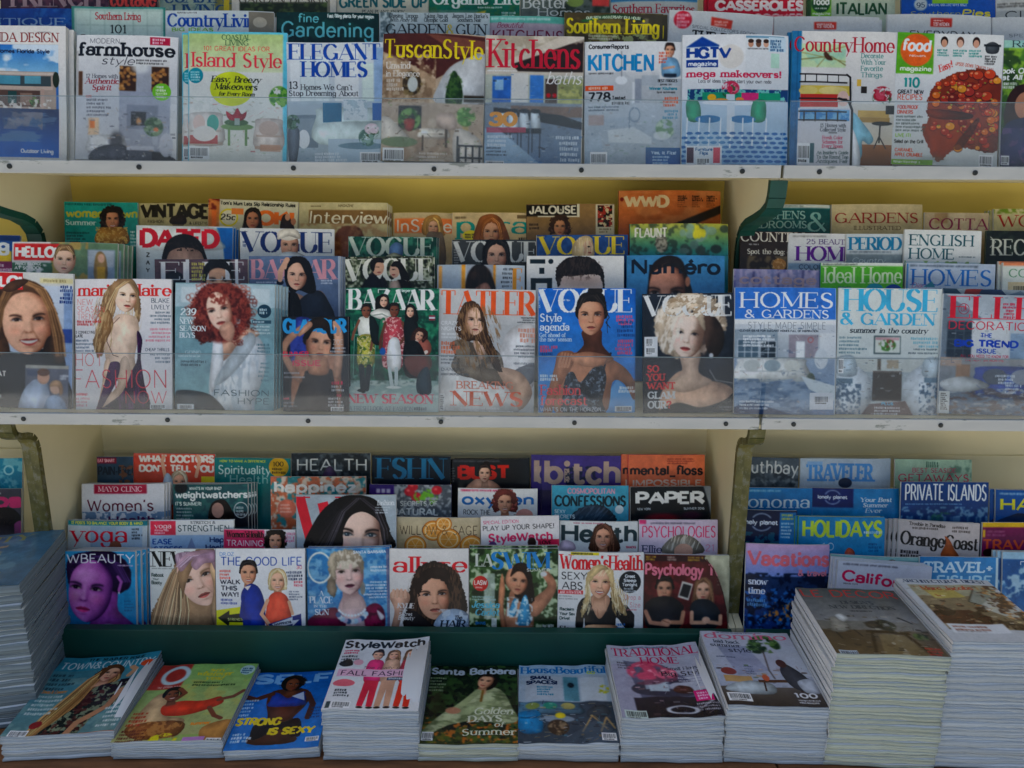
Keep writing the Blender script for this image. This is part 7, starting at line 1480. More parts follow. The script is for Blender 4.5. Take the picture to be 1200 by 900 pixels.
def dr(c):
    c.bg('a9b5bd','98a6b0'); c.text("W",348,643,60,61,'cf2f44','d'); H = '1f1d22'; c.blob([(366,645),(372,610),(384,592),(404,581),(430,582),(446,596),(456,622),(458,645)],H,rough=1); c.blob([(397,645),(399,620),(408,602),(424,596),(438,604),(446,626),(444,645)],'d5b7a8'); c.ell(440,626,6,24,'a07c6c',.6,0,.7)
    c.face(421,629,84,'dfc2b4','1f1d22',style='none',tilt=2,turn=-.05,shade='8a6a60',lip='a8605c',neck=False,w=.56,eye='3a4e5a',light=-1,brow='241c1e')
    c.blob([(356,645),(368,612),(384,592),(404,581),(424,580),(442,587),(452,606),(458,645),(448,634),(445,614),(434,603),(422,600),(410,606),(402,622),(398,645)],H); c.locks([(418,584,4),(400,600,5),(388,622,9),(376,645,12)],60,'2e2b31',.7,3,.8,.8); c.locks([(424,584,3),(442,598,4),(451,620,4),(454,645,5)],40,'2e2b31',.7,4,.8,.8); c.line([(448,600),(456,620),(454,640)],1.4,H); c.text("fashion",442,592,20,6,'dfe4e8','r'); c.greek(440,594,18,3,3,'d0d8de',1.4)
mag('B',1,347,580,464,580,"tall grey magazine with an enormous red letter and a black haired woman's eyes",dr,vis=74,k=2,t=.008)
def dr(c):
    c.bg('c0b69c','cfa468'); c.text("WILLOW & SAGE",468,627,92,11,'4a4034','t')
    for x,y,r in ((487,640,12),(508,622,12),(526,632,13),(553,640,13),(520,614,9)): c.ell(x,y,r*1.08,r,'b5702a'); c.ell(x,y,r,r*.9,'e0a050'); c.ring(x,y,r*.8,r*.72,1.2,'efd6a4'); [c.line([(x,y),(x+r*.7*math.cos(k),y+r*.62*math.sin(k))],.7,'efd0a0',.8) for k in (0,1.05,2.1,3.14,4.2,5.2)]
    c.text("WILLOW & SAGE",468,627,92,11,'5a4c3c','t',a=.75)
mag('B',1,465,606,563,607,"beige magazine scattered with orange slices",dr)
def dr(c):
    c.bg('dcdadb'); c.text("SPECIAL EDITION",566,614,42,4,'d05a80','s',rot=-2); c.text("PLAY UP YOUR SHAPE!",565.5,622,84,6,'26282c','s',rot=-2); c.text("StyleWatch",572,636,76,11,'d0306c','b',rot=-2); c.rect(630,632,655,640,'cf2f5c'); c.text("LOVE",632,638.5,14,5,'2c1a20','b'); c.ell(577,640,5,6,'6a4a7c'); c.ell(623,636,5,6,'3a2622')
mag('B',1,563.5,605,655,604,"white magazine with slightly slanted black and pink cheap style lettering",dr,k=1)
def dr(c):
    c.bg('d5dad9'); c.text("Health",657,636,91,22,'23424a','b'); c.blob([(692,646),(694,628),(700,616),(710,614),(720,624),(726,646)],'5a3a2a',rough=1); c.face(707,630,27,'d3a086','5a3a2a',style='long',smile=True,shade='8e5e46'); c.text("17",658,639,6,5,'23424a','b'); c.blob([(656,645),(660,634),(672,636),(674,645)],'c9b8c8'); c.text("SNACKS",734,642.6,12,3,'c02a50','b'); c.greek(672,612.4,40,1,3,'b06a7c',1.6)
mag('B',1,656,610.5,748,611.5,"white magazine with dark green letters behind a smiling brunette",dr)
def dr(c):
    c.bg('cdbfd0'); c.rect(749,609,757,614,'d04a7c'); c.greek(762,612,58,1,3,'4a4a54',1.8); c.text("PSYCHOLOGIES",752,630,87,14,'d04a78','s'); c.blob([(776,648),(784,632),(800,626),(816,632),(824,648)],'8a8478'); c.strands(776,626,824,648,'d8d2c4',.8,3,20,3); c.ell(801,646,11,9,'cfa692'); c.text("Ellie",752,648,24,9,'2a3c5c','r'); c.text("21",826,646,12,8,'d04a78','t')
mag('B',1,749,609,841,609,"lilac magazine with thin pink capitals and the top of a grey blonde head",dr)
# third row
def dr(c):
    c.bg('d3d5da'); c.rect(110,567.5,172,578.5,'a8284c'); c.text("MAYO CLINIC",115,576,52,6,'e8c8d0','r'); c.text("Women's",101,599.5,79,14.5,'6a2440','s'); c.nz(94,600,192,612,'5f7fa0',6,.45,.55,.8,3); c.text("Health",126,615,56,11,'5a2a5c','b')
mag('B',2,94.5,567.5,191.5,567,"white clinic magazine with a crimson bar above maroon lettering",dr,copies=((2,0),(4,0)),clabel="further copy edging out behind the crimson bar clinic cover")
def dr(c):
    c.bg('2f5f64','274c58'); c.nz(202,568,290,610,'3f7a74',7,.5,.6,.7,3); c.rect(270,600,300,618,'2a2c36'); c.ell(212,571.5,8,6.5,'1c2228'); c.text("WHAT'S IN YOUR BAG?",222,574,38,3.6,'d5dcd8','b'); c.text("weightwatchers",205,584,85,9,'dfe4e2','b'); c.text("IT'S SUMMER!",205,592.5,31,4.6,'d5e0d8','b'); c.greek(206,595,24,4,4,'c0ccc8',1.8); c.blob([(246,612),(246,594),(254,586),(266,588),(274,612)],'28201e'); c.ell(255,598,7,9,'c39a8c'); c.ring(282,598,8,9,.8,'c9d4d4'); c.greek(276,594,12,3,4,'c9d4d4',2.6)
mag('B',2,202.5,567.5,290,567,"dark teal diet magazine with soft white lower case title",dr,vis=52,copies=((3,0),(5,0),(7,0)),clabel="spare edge on copy behind the dark teal diet cover")
def dr(c):
    c.bg('c97a5c','b8633f'); c.nz(317,558,428,625,'d9d2c4',6,.5,.55,.9,2); c.nz(317,558,428,625,'2f8a94',6,.56,.6,.9,8); c.ell(336,596,11,11,'d07a66'); c.greek(328,591,16,3,4,'f0d5cc',1.8); c.text("happinez",320,577.5,98,14,'e8e6e0','b')
mag('B',2,317,558.5,428.5,558.5,"colourful patterned magazine with rounded white letters",dr,vis=66)
def dr(c):
    c.bg('5a626a','6d747c'); c.rect(433,568,462,606,'4a2c80'); c.nz(462,568,529,606,'b5bcc0',3,.52,.58,.8,3)
    for x,y in ((480,576),(484,570),(512,574),(488,582)): c.ell(x,y,6,5.4,'b8283c'); c.ell(x-1.4,y-1.4,2,1.6,'e06a6c')
    c.nz(484,572,514,592,'6fae34',4,.48,.54,.9,5,ellipse=True)
    for i in range(3): c.rect(441+i*6,573,445.6+i*6,578,'c9c4dc')
    c.text("SECRETS OF",469,593,44,6,'d5dcd8','s'); c.text("NATURAL",459,604,55,8.6,'dfe4e2','b')
mag('B',2,433,567.5,529,568.5,"grey magazine with raspberries and a purple left edge",dr,spine='4a2c80')
def dr(c):
    c.bg('d9dcdd'); c.greek(540,573.5,80,1,3,'c02a50',2.4); c.text("oxygen",541,592,86,14,'1f72b0','b'); c.face(592,589,24,'cf9f86','7a3f3a',style='curly',smile=True,shade='90604c'); c.text("ROCK THE",543,603.5,32,6,'2a2f34','s'); c.ell(615,604,10,8,'cf9a92')
mag('B',2,537,572,630,573,"white sports magazine with blue letters and a red haired woman",dr,k=0,copies=((0,4),))
def dr(c):
    c.bg('4fa3bc','58a8c0'); c.text("COSMOPOLITAN",665,579,56,7,'d0a0b4','b'); c.text("CONFESSIONS",650,594,84,13.5,'1f3a44','b'); c.blob([(670,612),(676,598),(692,592),(710,594),(722,612)],'33485a',rough=1); c.strands(670,592,722,612,'5a7288',.6,3,40,3); c.ell(726,597,5,5,'d5e4e8'); c.text("SEXY",650,602,13,4.6,'cfe4ea','b'); c.text("SECRETS",650,608,24,4.8,'cfe4ea','b')
mag('B',2,647,569,737,569.5,"sky blue magazine with tall narrow black capitals",dr)
def dr(c):
    c.bg('1a2229','232a33'); c.poly([(824,570),(833,570),(833,606),(830,590)],'a9aeb0',.8); c.text("PAPER",744,591,82,15.5,'e0e2e0','k'); c.text("NEW YORK",746.5,597.5,16,2.8,'c9ced0','b'); c.text("SUMMER 2016",801,597.5,24,2.8,'c9ced0','b'); c.ell(776,607,20,6,'9a2c3c',.8,0,.5); c.ell(810,604,12,5,'6a2c4c',.6,0,.5)
mag('B',2,738.5,570.5,832.5,569.5,"black magazine with very heavy white capitals",dr)
# fourth row
def dr(c):
    c.bg('3a5468','2c4456'); c.rect(114,536,137,543,'8a2040'); c.text("EAT SMART",115,541.6,20,4,'e0b8c0','b'); c.text("PAIN-FREE",115,557,45,11,'1f2c3c','b'); c.nz(140,545,157,566,'8a5a3c',4,.5,.6,.8)
mag('B',3,114,535,156.5,535,"narrow slate magazine with a burgundy tab at the left end of the back row",dr)
def dr(c):
    c.bg('c8503c','c86a50'); c.rect(156,532,250,534,'d98a78',.6); c.text("WHAT DOCTORS",163,542.5,88,9.5,'e4e0da','k'); c.text("DON'T TELL YOU",163,553.5,88,9,'e4e0da','k'); c.face(210,565,22,'d2a08a','b9a890',style='bob',shade='98684f'); c.line([(194,560),(190,540),(192,535)],4,'d8a890'); c.line([(230,558),(234,540),(232,534)],4,'d8a890'); c.rect(236,558,252,566,'d9c83c'); c.blob([(188,590),(194,556),(202,562),(204,590)],'bcd0e4')
mag('B',3,156.5,531,252,532,"orange red magazine with heavy white capitals and two raised arms",dr,vis=66)
def dr(c):
    c.bg('1d7f80','1a7276'); c.text("HOW TO MAKE A DIFFERENCE",258,542,54,3,'c2c850','b'); c.text("Spirituality",256,556,62,11,'c2dcd8','s'); c.text("Health",269,567,46,10.5,'8abab6','s'); c.ell(327,547,11.5,11.5,'cfa82c'); c.text("100",320,546,13,5.5,'5a4a1a','R'); c.greek(319,548,16,2,4,'5a4a1a',2.6)
mag('B',3,252,536,341,537,"teal spirituality magazine with a round golden seal",dr,vis=60)
def dr(c):
    c.bg('323a40','2a3238'); c.nz(342,531,434,560,'6a747a',4,.54,.6,.8,3); c.text("HEALTH",347,552,84,14.5,'d9dddc','s'); c.blob([(378,562),(380,552),(386,546),(392,552),(394,562)],'5a4a6a')
mag('B',3,342,531,434,531,"charcoal speckled magazine with wide white sans capitals",dr)
def dr(c):
    c.bg('20303e','182430'); c.text("FSHN",441,561,82,24,'2f82a8','d')
mag('B',3,436,534,528,535,"navy magazine with very tall steel blue serif letters",dr,spine='182430')
def dr(c):
    c.bg('2a2b2f'); c.greek(532,539.5,84,1,3,'8a8c90',1.6); c.text("BUST",536,562,62,17,'d03424','k'); c.blob([(546,575),(556,562),(566,562),(578,564),(586,575)],'d2a48e'); c.face(568,555,19,'d9b09a','2a1c1a',style='up',shade='9a6c58'); c.greek(527,548,6,6,3,'8a8c90',1.4)
mag('B',3,530,538,619,537.5,"black magazine with blocky vermilion letters and a bare shouldered woman",dr,copies=((-2,1),(2,0)),spine='2a2b2f')
def dr(c):
    c.bg('54468e','4a3c80'); c.nz(664,546,700,570,'1f2c4c',3,.45,.52,.9,3); c.text("bitch",637,568,92,30,'b8a49a','b'); c.nz(663,548,672,568,'1f2c4c',2,.4,.5,.8,3); c.rect(622,575,730,600,'3a3068')
mag('B',3,635,533.5,728,534.5,"purple magazine with big rounded sand coloured letters",dr,vis=60,spine='54468e',copies=((-12,0),),clabel="second purple copy showing one letter to the left of the first")
def dr(c):
    c.bg('e0805c','d8785a'); c.text("mental_floss",738,557,86,12,'2f2a2c','b'); c.text("IMPOSSIBLE",741,570,82,8,'ddc8bc','b'); c.greek(782,537,34,3,2.6,'9a4a38',1.8)
mag('B',3,736.5,533,826,533,"salmon magazine with small black lower case words",dr,copies=((-8,0),),spine='d0406c')

# ---------------------------------------------------------------- bottom shelf, right rack
def dr(c):
    c.bg('b8a4d0','2f4f8a'); c.grad(875,638,973,680,'c9a9c8','7a96d0'); c.grad(875,676,973,738,'2a4468','1c4a8c'); c.nz(875,672,973,738,'0f2440',7,.45,.55,.9,3); c.nz(875,690,973,738,'3a86d0',4,.56,.62,.9,8); c.nz(895,706,935,728,'e09a4c',4,.6,.66,.9,6); c.text("Vacations",877,664,96,19,'e07a84','b'); c.text("& travel",936,675,34,8,'d98a98','b'); c.text("snow",878,686,22,8,'dfe4ee','R'); c.text("time",878,697,20,8,'dfe4ee','R'); c.greek(878,703,22,2,5,'7ab0dc',3.4)
mag('B',0,875,637,973,639,"travel magazine with a dusk mountain scene and pink letters beside the worn divider",dr)
def dr(c):
    c.bg('cdcfd8'); c.greek(988,663,90,1,3,'4a4a54',1.8); c.text("California",987,684,100,14,'cf2460','b',rot=4); c.greek(990,686,24,1,3,'777777',1.6)
mag('B',0,982,656,1092,664,"white regional magazine tipped to the right with raspberry letters",dr,copies=((-3,-1),(-5,-2)),k=3,clabel="further copy fanned behind the raspberry lettered cover")
def dr(c):
    c.bg('6a9a9c','5a8a90'); c.rect(975,650,1086,656,'8ab0b0'); c.ell(1045,659,6,4,'3a2c28')
mag('B',0,975,650,1085,654,"sea green magazine of which only the top edge shows above the raspberry lettered cover",dr,vis=20)
def dr(c):
    c.bg('3a86b8','4a94c4'); c.text("TRAVEL+",1082,671,82,13,'c4dce8','sl'); c.text("LEISURE",1086,686,78,12,'a4cce0','b'); c.rect(1167,653,1170,700,'b9d0da')
mag('B',0,1078,652,1170,653,"sky blue travel magazine with slab serif white capitals",dr)
def dr(c):
    c.bg('9fc0d4','b4ccd8'); c.nz(1176,656,1206,740,'2f5f94',7,.4,.5,.9,3); c.nz(1176,680,1240,740,'3f78ac',9,.5,.58,.8,6); c.text("T",1192,678,40,20,'dfe8ec','d')
mag('B',0,1176,647,1280,648,"pale blue magazine with leafy shadows at the far right",dr,copies=((-4,0),(-7,0)),clabel="further pale blue copy showing its spine at the far right")
def dr(c):
    c.bg('1c2c50','18305a'); c.rect(914,600,934,640,'2a7fb4'); c.ring(893,612,12,10,1.2,'c9d4e4'); c.rect(872,607,914,617,'1c2c50'); c.text("lonely planet",868,615,44,6,'d9e0ea','b'); c.nz(873,624,914,640,'1f6a80',6,.45,.55,.9); c.greek(916,602,16,2,4,'d9cf4a',2.4); c.greek(916,612,16,5,4,'c4dce8',2)
mag('B',1,866,597,935,599,"navy guide with a white ring emblem at the worn divider",dr)
def dr(c):
    c.bg('2a8ab8','2f92bc'); c.text("HOLIDAYS",940,630,94,21,'bcd44a','b'); c.text("10",963,645,15,9,'cfe0e8','t'); c.greek(1012,622,22,1,4,'d5e4ec',3); c.blob([(990,650),(994,642),(1000,644),(1002,650)],'b5604a'); c.greek(1018,636,16,3,4,'1f5f8a',2.4)
mag('B',1,936,605,1037,606,"blue travel magazine with tall lime yellow capitals",dr,copies=((-3,0),),spine='6fae3c',k=1)
def dr(c):
    c.bg('c0b9b8','c8bdb8'); c.text("Trouble in Paradise",1066,617,42,4,'3a3634','r',rot=2); c.greek(1070,619,34,1,3,'5a5450',2.4); c.greek(1116,616,30,2,4.4,'5a5450',2.6); c.text("OrangeCoast",1057,640,92,16,'2b2a2c','R',rot=2.4); c.blob([(1105,652),(1110,636),(1108,628),(1114,632),(1120,642),(1126,652)],'b5683c'); c.greek(1058,647,30,2,5,'2b2a2c',3.6)
mag('B',1,1055,609,1150,614,"greyish pink magazine with a bold dark old style title and an orange fox colour figure",dr,copies=((-4,0),(-8,1),(-11,2)),k=1,clabel="further copy lined up behind the bold old style title")
def dr(c):
    c.bg('7c1f5c','701c54'); c.rect(1150,612,1252,618,'d9b42c'); c.rect(1151,621,1154,630,'d9b42c'); c.greek(1156,622,28,2,4,'b06a90',2.4); c.text("TRAVELER",1151,645,92,13,'c85a38','b'); c.ell(1160,648,8,5,'2a1c20')
mag('B',1,1150.5,612,1252,613,"magenta travel magazine with a yellow top edge",dr)
def dr(c):
    c.bg('2a7eb4','2878ac'); c.greek(876,574,60,1,3,'bcd8e8',2); c.text("Sonoma",862,595,88,15,'cfe0ea','r')
mag('B',2,862,571,952,572,"mid blue magazine with large pale old style letters by the divider",dr)
def dr(c):
    c.bg('2c86bc','3490c0'); c.rect(953,572,1000,595,'1c2f70'); c.ring(976,583,9,8,1,'c4d0e8'); c.rect(956,580,996,586,'1c2f70'); c.text("lonely planet",959,585,34,4.6,'d5deee','b')
    for i,t in enumerate(("Your Best","Summer","Ever")): c.text(t,1008+i*3,588+i*6.4,(38,30,20)[i],5,'dbe6ee','R',slant=.2)
mag('B',2,953,572,1055,573,"azure magazine with a navy corner block and slanted white words",dr)
def dr(c):
    c.bg('1d4c84','17406f'); c.nz(1056,594,1158,612,'7fa4c0',4,.55,.6,.9,3); c.nz(1090,600,1120,614,'2f7a6a',4,.45,.55,.9,6,ellipse=True); c.text("PRIVATE ISLANDS",1060,587,96,20,'dbe2e8','s'); c.greek(1061,590,90,1,4,'6f9ac4',1.6)
mag('B',2,1055.5,564.5,1158,565,"dark blue magazine with tall thin white capitals over an island photograph",dr,k=1)
def dr(c):
    c.bg('1f5fa0','2468a6'); c.greek(1172,578,60,1,3,'cfdcea',2); c.text("HAWAII",1172,599,94,15,'d8d43a','b'); c.blob([(1170,614),(1186,604),(1200,602),(1230,614)],'1f3a60')
mag('B',2,1168,574,1270,575,"royal blue magazine with broad yellow capitals at the right edge",dr,copies=((-5,0),(-8,0)),clabel="further royal blue copy with a yellow letter peeping out on its left")
def dr(c):
    c.bg('5c6874','6a7680'); c.nz(875,548,936,570,'3a444e',6,.45,.55,.8,3); c.nz(875,540,936,570,'9aa6ae',5,.58,.64,.7,7); c.text("southbay",862,555,74,16,'d0d6d8','s')
mag('B',3,862,535,936,537,"grey stormy magazine with plain white lower case letters",dr,spine='4a5058')
def dr(c):
    c.bg('aebfd2','b8c4d2'); c.text("TRAVELER",945,564,78,21,'5a96d4','sl'); c.ell(991,566,8,6,'2a3c5c'); c.rect(946,541,964,545,'8ab0dc')
mag('B',3,938,537,1033,538,"powder blue magazine with stacked blue slab capitals",dr,copies=((7,0),(14,0)),clabel="further powder blue copy slid out to the right of the first")
def dr(c):
    c.bg('9cb8a8','8fac9c'); c.nz(1110,538,1140,560,'5f7f74',6,.45,.58,.8,3); c.text("BEST SEASIDE",1069,554,52,5.6,'b8406a','s'); c.text("GETAWAYS",1053,565,84,9.4,'b8305c','s'); c.greek(1085,541,18,2,3.6,'4f7064',3)
mag('B',3,1050,538,1140,539,"pale sea green magazine with crimson getaway lettering",dr)
# ---------------------------------------------------------------- left rack, the sliver in the photograph
def dr(c):
    c.bg('2f8ea8','3a86a8'); c.nz(-70,536,28,574,'8ac4d0',8,.46,.6,.8,3); c.ring(10,551,5,5,2,'9cd0d8'); c.blob([(-70,536),(10,536),(22,540),(28,552),(40,530)],'2f8ea8',a=0)
mag('B',2,-70,537,25,537,"blue green magazine at the far left edge beyond the divider",dr)
def dr(c):
    c.bg('54525c','4a4854'); c.text("shops",-62,595,88,18,'d8407c','k'); c.greek(-10,577,14,1,3,'dddddd',2); c.blob([(-20,625),(-14,602),(4,594),(20,600),(30,625)],'1f1a20'); c.ell(24,622,10,12,'8a4a78')
mag('B',1,-66,572,24,573,"dark magazine with hot pink letters at the far left edge beyond the divider",dr)
# ---------------------------------------------------------------- stacks of magazines lying on the ledge
def stack(tl,tr,br,bl,H,n,label,under,draw,pages=None,spine='d5d7d8',bottom=None,wave=.0014,curl=0.0,cw=110,bulge=.1,step=None,tint=None):
    """four corners of the top cover as seen; H the distance of its front edge from the camera; n magazines lie in the stack"""
    pages = pages or STACKPAGES
    fx,fy = (bl[0]+br[0])/2,(bl[1]+br[1])/2
    r = ray(fx,fy); z = EYE.z + r.z/r.y*H
    P = [on_plane(p[0],p[1],(0,0,z),Vector((0,0,1))) for p in (tl,tr,br,bl)]
    f,b = (P[2]+P[3])/2,(P[0]+P[1])/2
    w = ((P[2]-P[3]).length*.6+(P[1]-P[0]).length*.4)
    L = min(.282,max(.255,(b-f).length))
    ang = math.atan2(-(b-f).x,(b-f).y)
    z0 = LEDGE_Z if bottom is None else bottom
    t = (z-z0)/n
    rs = random.Random(int(fx)+n)
    nx = 15
    ph = [rs.uniform(0,6.28) for _ in range(6)]
    U = np.linspace(0,1,nx)
    def wv(u,k):           # the whole pile sags alike,more towards the top
        return wave*k*(np.sin(5.2*u+ph[0]) + .6*np.sin(11*u+ph[1]) + .3*np.sin(23*u+ph[2]))
    ws = [rs.uniform(.55,1.5) for _ in range(n)]; ws = [q*(z-z0)/sum(ws) for q in ws]
    for i in range(n):
        k = (i+1)/n; top = i == n-1
        t = ws[i]; lo = sum(ws[:i])
        prof = [(L-.001,.00),(.002,.00),(bulge*-.003,.3),(bulge*-.004,.5),(bulge*-.003,.7),(.001,.985),(L-.001,.985),(L+.0006,.5)]
        V,F,MI = [],[],[]
        jf = rs.uniform(-.0014,.0014)
        loc = np.array([rs.uniform(-.08,.08) for _ in range(4)])
        for u in U:
            th = t*(.93+.05*math.sin(9*u+i*1.7)+.02*math.sin(31*u+i))
            fr = .0011*math.sin(7*u+i*2.1)+.0007*math.sin(19*u+i*.7)+jf
            for y,q in prof:
                dz = float(wv(u,k if q > .5 else i/n))
                cz = curl*(max(0,u-.45)/.55)**2*max(0,y/L)**2*(k**6) if curl else 0
                V.append(((u-.5)*w,y+fr*(y < .05),q*th+dz+cz))
        m = len(prof)
        for a in range(nx-1):
            for j in range(m):
                jn = (j+1) % m
                F.append((a*m+j,a*m+jn,(a+1)*m+jn,(a+1)*m+j)); MI.append(0 if j in (1,2,3,4) else 1)
        F.append(tuple(range(m))); MI.append(2)
        F.append(tuple(reversed([(nx-1)*m+j for j in range(m)]))); MI.append(0)
        F = [tuple(reversed(q)) for q in F]
        me = bpy.data.meshes.new("magazine"); me.from_pydata(V,[],F)
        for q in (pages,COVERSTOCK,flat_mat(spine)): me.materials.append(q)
        me.polygons.foreach_set("material_index",MI)
        me.polygons.foreach_set("use_smooth",[len(q) == 4 for q in F])
        o = link("magazine",me)
        sx,sy = (step(i,n) if step else (0,0))
        jx = 0 if top else rs.uniform(-.0022,.0022)
        c_,s_ = math.cos(ang),math.sin(ang)
        ox,oy = jx+sx,(0 if top else rs.uniform(-.0016,.0012))+sy
        o.matrix_world = Matrix.Translation((f.x+ox*c_-oy*s_,f.y+ox*s_+oy*c_,z0+lo)) @ Matrix.Rotation(ang + (0 if top else R(rs.uniform(-.35,.35))),4,'Z')
        tag(o,label if top else under,"magazine","magazines stacked on the ledge")
        if top:
            c = Canvas(cw,cw*L/w,999,1.7)
            draw(c); c.grain(int(abs(fx)))
            X,Y = np.meshgrid(c.x,c.y)
            uu,vv = X/c.W,1-Y/c.H
            cz = curl*(np.clip(uu-.45,0,1)/.55)**2*vv**2
            co = np.stack([(uu-.5)*w,vv*L-.001*(1-vv),wv(uu,1.0)+t*(.93+.05*np.sin(9*uu+i*1.7)+.02*np.sin(31*uu+i))*.985+.0007+cz],-1).reshape(-1,3)
            fm = bpy.data.meshes.new("front_cover"); grid_mesh(fm,co,len(c.x),len(c.y))
            at = fm.color_attributes.new("ink",'BYTE_COLOR','POINT')
            im = np.concatenate([np.clip(c.img,0,1),np.ones(c.img.shape[:2]+(1,),np.float32)],-1)
            at.data.foreach_set("color_srgb",im.astype(np.float32).ravel()); fm.materials.append(PRINT)
            link("front_cover",fm,o)

# every cover here is 110 wide and about 140 tall, y from its head
def dr(c):
    c.bg('5a7f94','4a7088'); c.nz(0,0,110,150,'7a98a4',16,.45,.62,.6,2); c.blob([(30,60),(44,36),(64,40),(74,70),(60,100),(40,96)],'8a6a54',rough=3); c.blob([(20,90),(50,80),(80,92),(74,116),(40,120),(22,108)],'2c2a28',rough=3); c.ell(56,48,9,12,'b08c74'); c.nz(20,30,84,60,'b8a47c',7,.5,.6,.8,5); c.text("VANITY",8,22,94,16,'8f9a6c','d'); c.greek(78,100,24,4,6,'c9a04c',4)
stack((0-66,622),(79,622),(12,690),(-140,694),1.45,20,"top magazine of the tallest pile at the left end, slate blue cover","magazine in the tallest pile at the left end under the slate blue cover",dr,pages=SHADEDPAGES,spine='66717a',wave=.0008,cw=130)
def dr(c):
    c.bg('4f8f9c','6a8a8c'); c.nz(0,40,110,140,'87a4a0',10,.5,.62,.6,3); c.rect(0,0,110,26,'3f8ea0'); c.text("THE SUMMER ISSUE",30,8,64,5,'1d3a44','d'); c.text("TOWN&COUNTRY",4,23,104,13,'c9dadc','s')
    H = '6a4a30'; c.blob([(48,44),(52,24),(64,18),(76,24),(78,44),(70,56),(64,84),(54,108),(40,132),(26,140),(30,110),(40,84),(44,62)],H,rough=3); c.locks([(62,22,4),(52,44,7),(46,76,11),(38,106,13),(28,138,9)],110,'8f6c42',.7,3,1.0,.7); c.locks([(72,22,3),(76,44,4),(70,60,5),(60,88,8)],50,'8f6c42',.7,4,.9,.6)
    c.face(66,34,28,'d2a68a',H,style='none',tilt=8,shade='8c604a'); c.blob([(54,30),(58,20),(68,17),(78,26),(78,38),(72,26),(62,26),(56,44)],H)
    c.blob([(58,62),(72,52),(92,48),(96,66),(92,90),(78,110),(70,138),(34,140),(44,112),(54,88)],'26302c',tex=(('8a947c',5,.52,.58,.9,(1,1)),('5a2c2a',6,.55,.61,.8,(1,1)))); c.line([(90,66),(86,92),(66,118),(62,138)],7,'b58a6c'); c.line([(88,40),(92,30),(86,24)],6,'c09878'); c.rect(82,46,96,52,'22262c')
    c.ell(101,20,7,6,'cf5a34'); c.greek(4,32,32,4,8,'3a5560',4.5); c.text("Town & Country",6,66,26,5,'d98a3c','r'); c.greek(6,70,30,5,7,'c4d0cc',3.5); c.greek(84,88,22,6,7,'d5dcd8',3.4,right=True); c.rect(76,134,110,139,'d9652c'); c.barcode(6,126,18,10); c.ell(26,118,6,6,'8a2c2c')
stack((76,769),(190,769),(131,859),(3,861),1.37,8,"society magazine with long windblown hair on top of the low pile at left","magazine under the windblown hair cover in the low pile at left",dr,wave=.0016,curl=.008,cw=110)
def dr(c):
    c.bg('8fb870','a9a878'); c.rect(0,0,36,46,'a8443c'); c.nz(36,30,110,90,'b8b46a',12,.5,.62,.6,3); c.ring(23,21,13,15,5,'bcd0d4'); c.text("THE OPRAH MAG",10,44,26,3.6,'e4d0c8','s'); c.rect(50,120,110,140,'9ab06c'); c.text("say",58,14,20,7,'d0c43c','R',slant=.2); c.text("whatever",46,22,40,8,'d0c43c','R',slant=.2); c.text("yes!",58,30,20,8,'d0c43c','R',slant=.2); c.greek(48,33,48,2,5,'3f5a34',3); c.ell(101,12,8,9,'b4d0cc'); c.greek(95,8,12,3,4,'2c5a7c',2.6)
    c.blob([(8,96),(14,60),(26,52),(36,60),(38,90),(60,96),(62,108),(60,124),(10,118)],'cdb088'); c.blob([(10,104),(60,100),(62,122),(30,128),(10,118)],'8a5c34'); c.nz(10,100,62,126,'b98850',4,.5,.6,.8,4)
    c.blob([(30,76),(44,68),(70,66),(86,60),(92,72),(74,84),(54,92),(36,90)],'cf4628'); c.face(32,56,22,'84523a','1f1614',style='none',tilt=-18,turn=.3,smile=True,shade='44261a'); c.blob([(22,56),(24,46),(34,42),(42,48),(42,60),(38,50),(28,50),(26,62)],'1f1614'); c.line([(40,64),(46,54),(38,46)],5,'7a4a34'); c.line([(86,66),(100,60),(108,50)],5,'7a4a34'); c.line([(80,78),(90,92),(98,96)],5,'7a4a34'); c.blob([(84,110),(110,98),(110,130),(90,130)],'b0844c')
    c.greek(4,84,20,4,6,'b0482c',3.6); c.greek(4,112,30,5,5,'6a3a2c',3); c.text("summer",70,106,20,6,'d98a2c','b'); c.nz(36,118,66,138,'d9d02c',6,.4,.5,.95,5,ellipse=True); c.rect(70,124,92,132,'b98ac0'); c.barcode(94,126,15,11)
stack((192,781),(302,776),(260,869),(129,867),1.37,8,"green and yellow magazine with a reclining woman in a red dress, topmost of its pile","magazine beneath the reclining red dress cover",dr,wave=.0012)
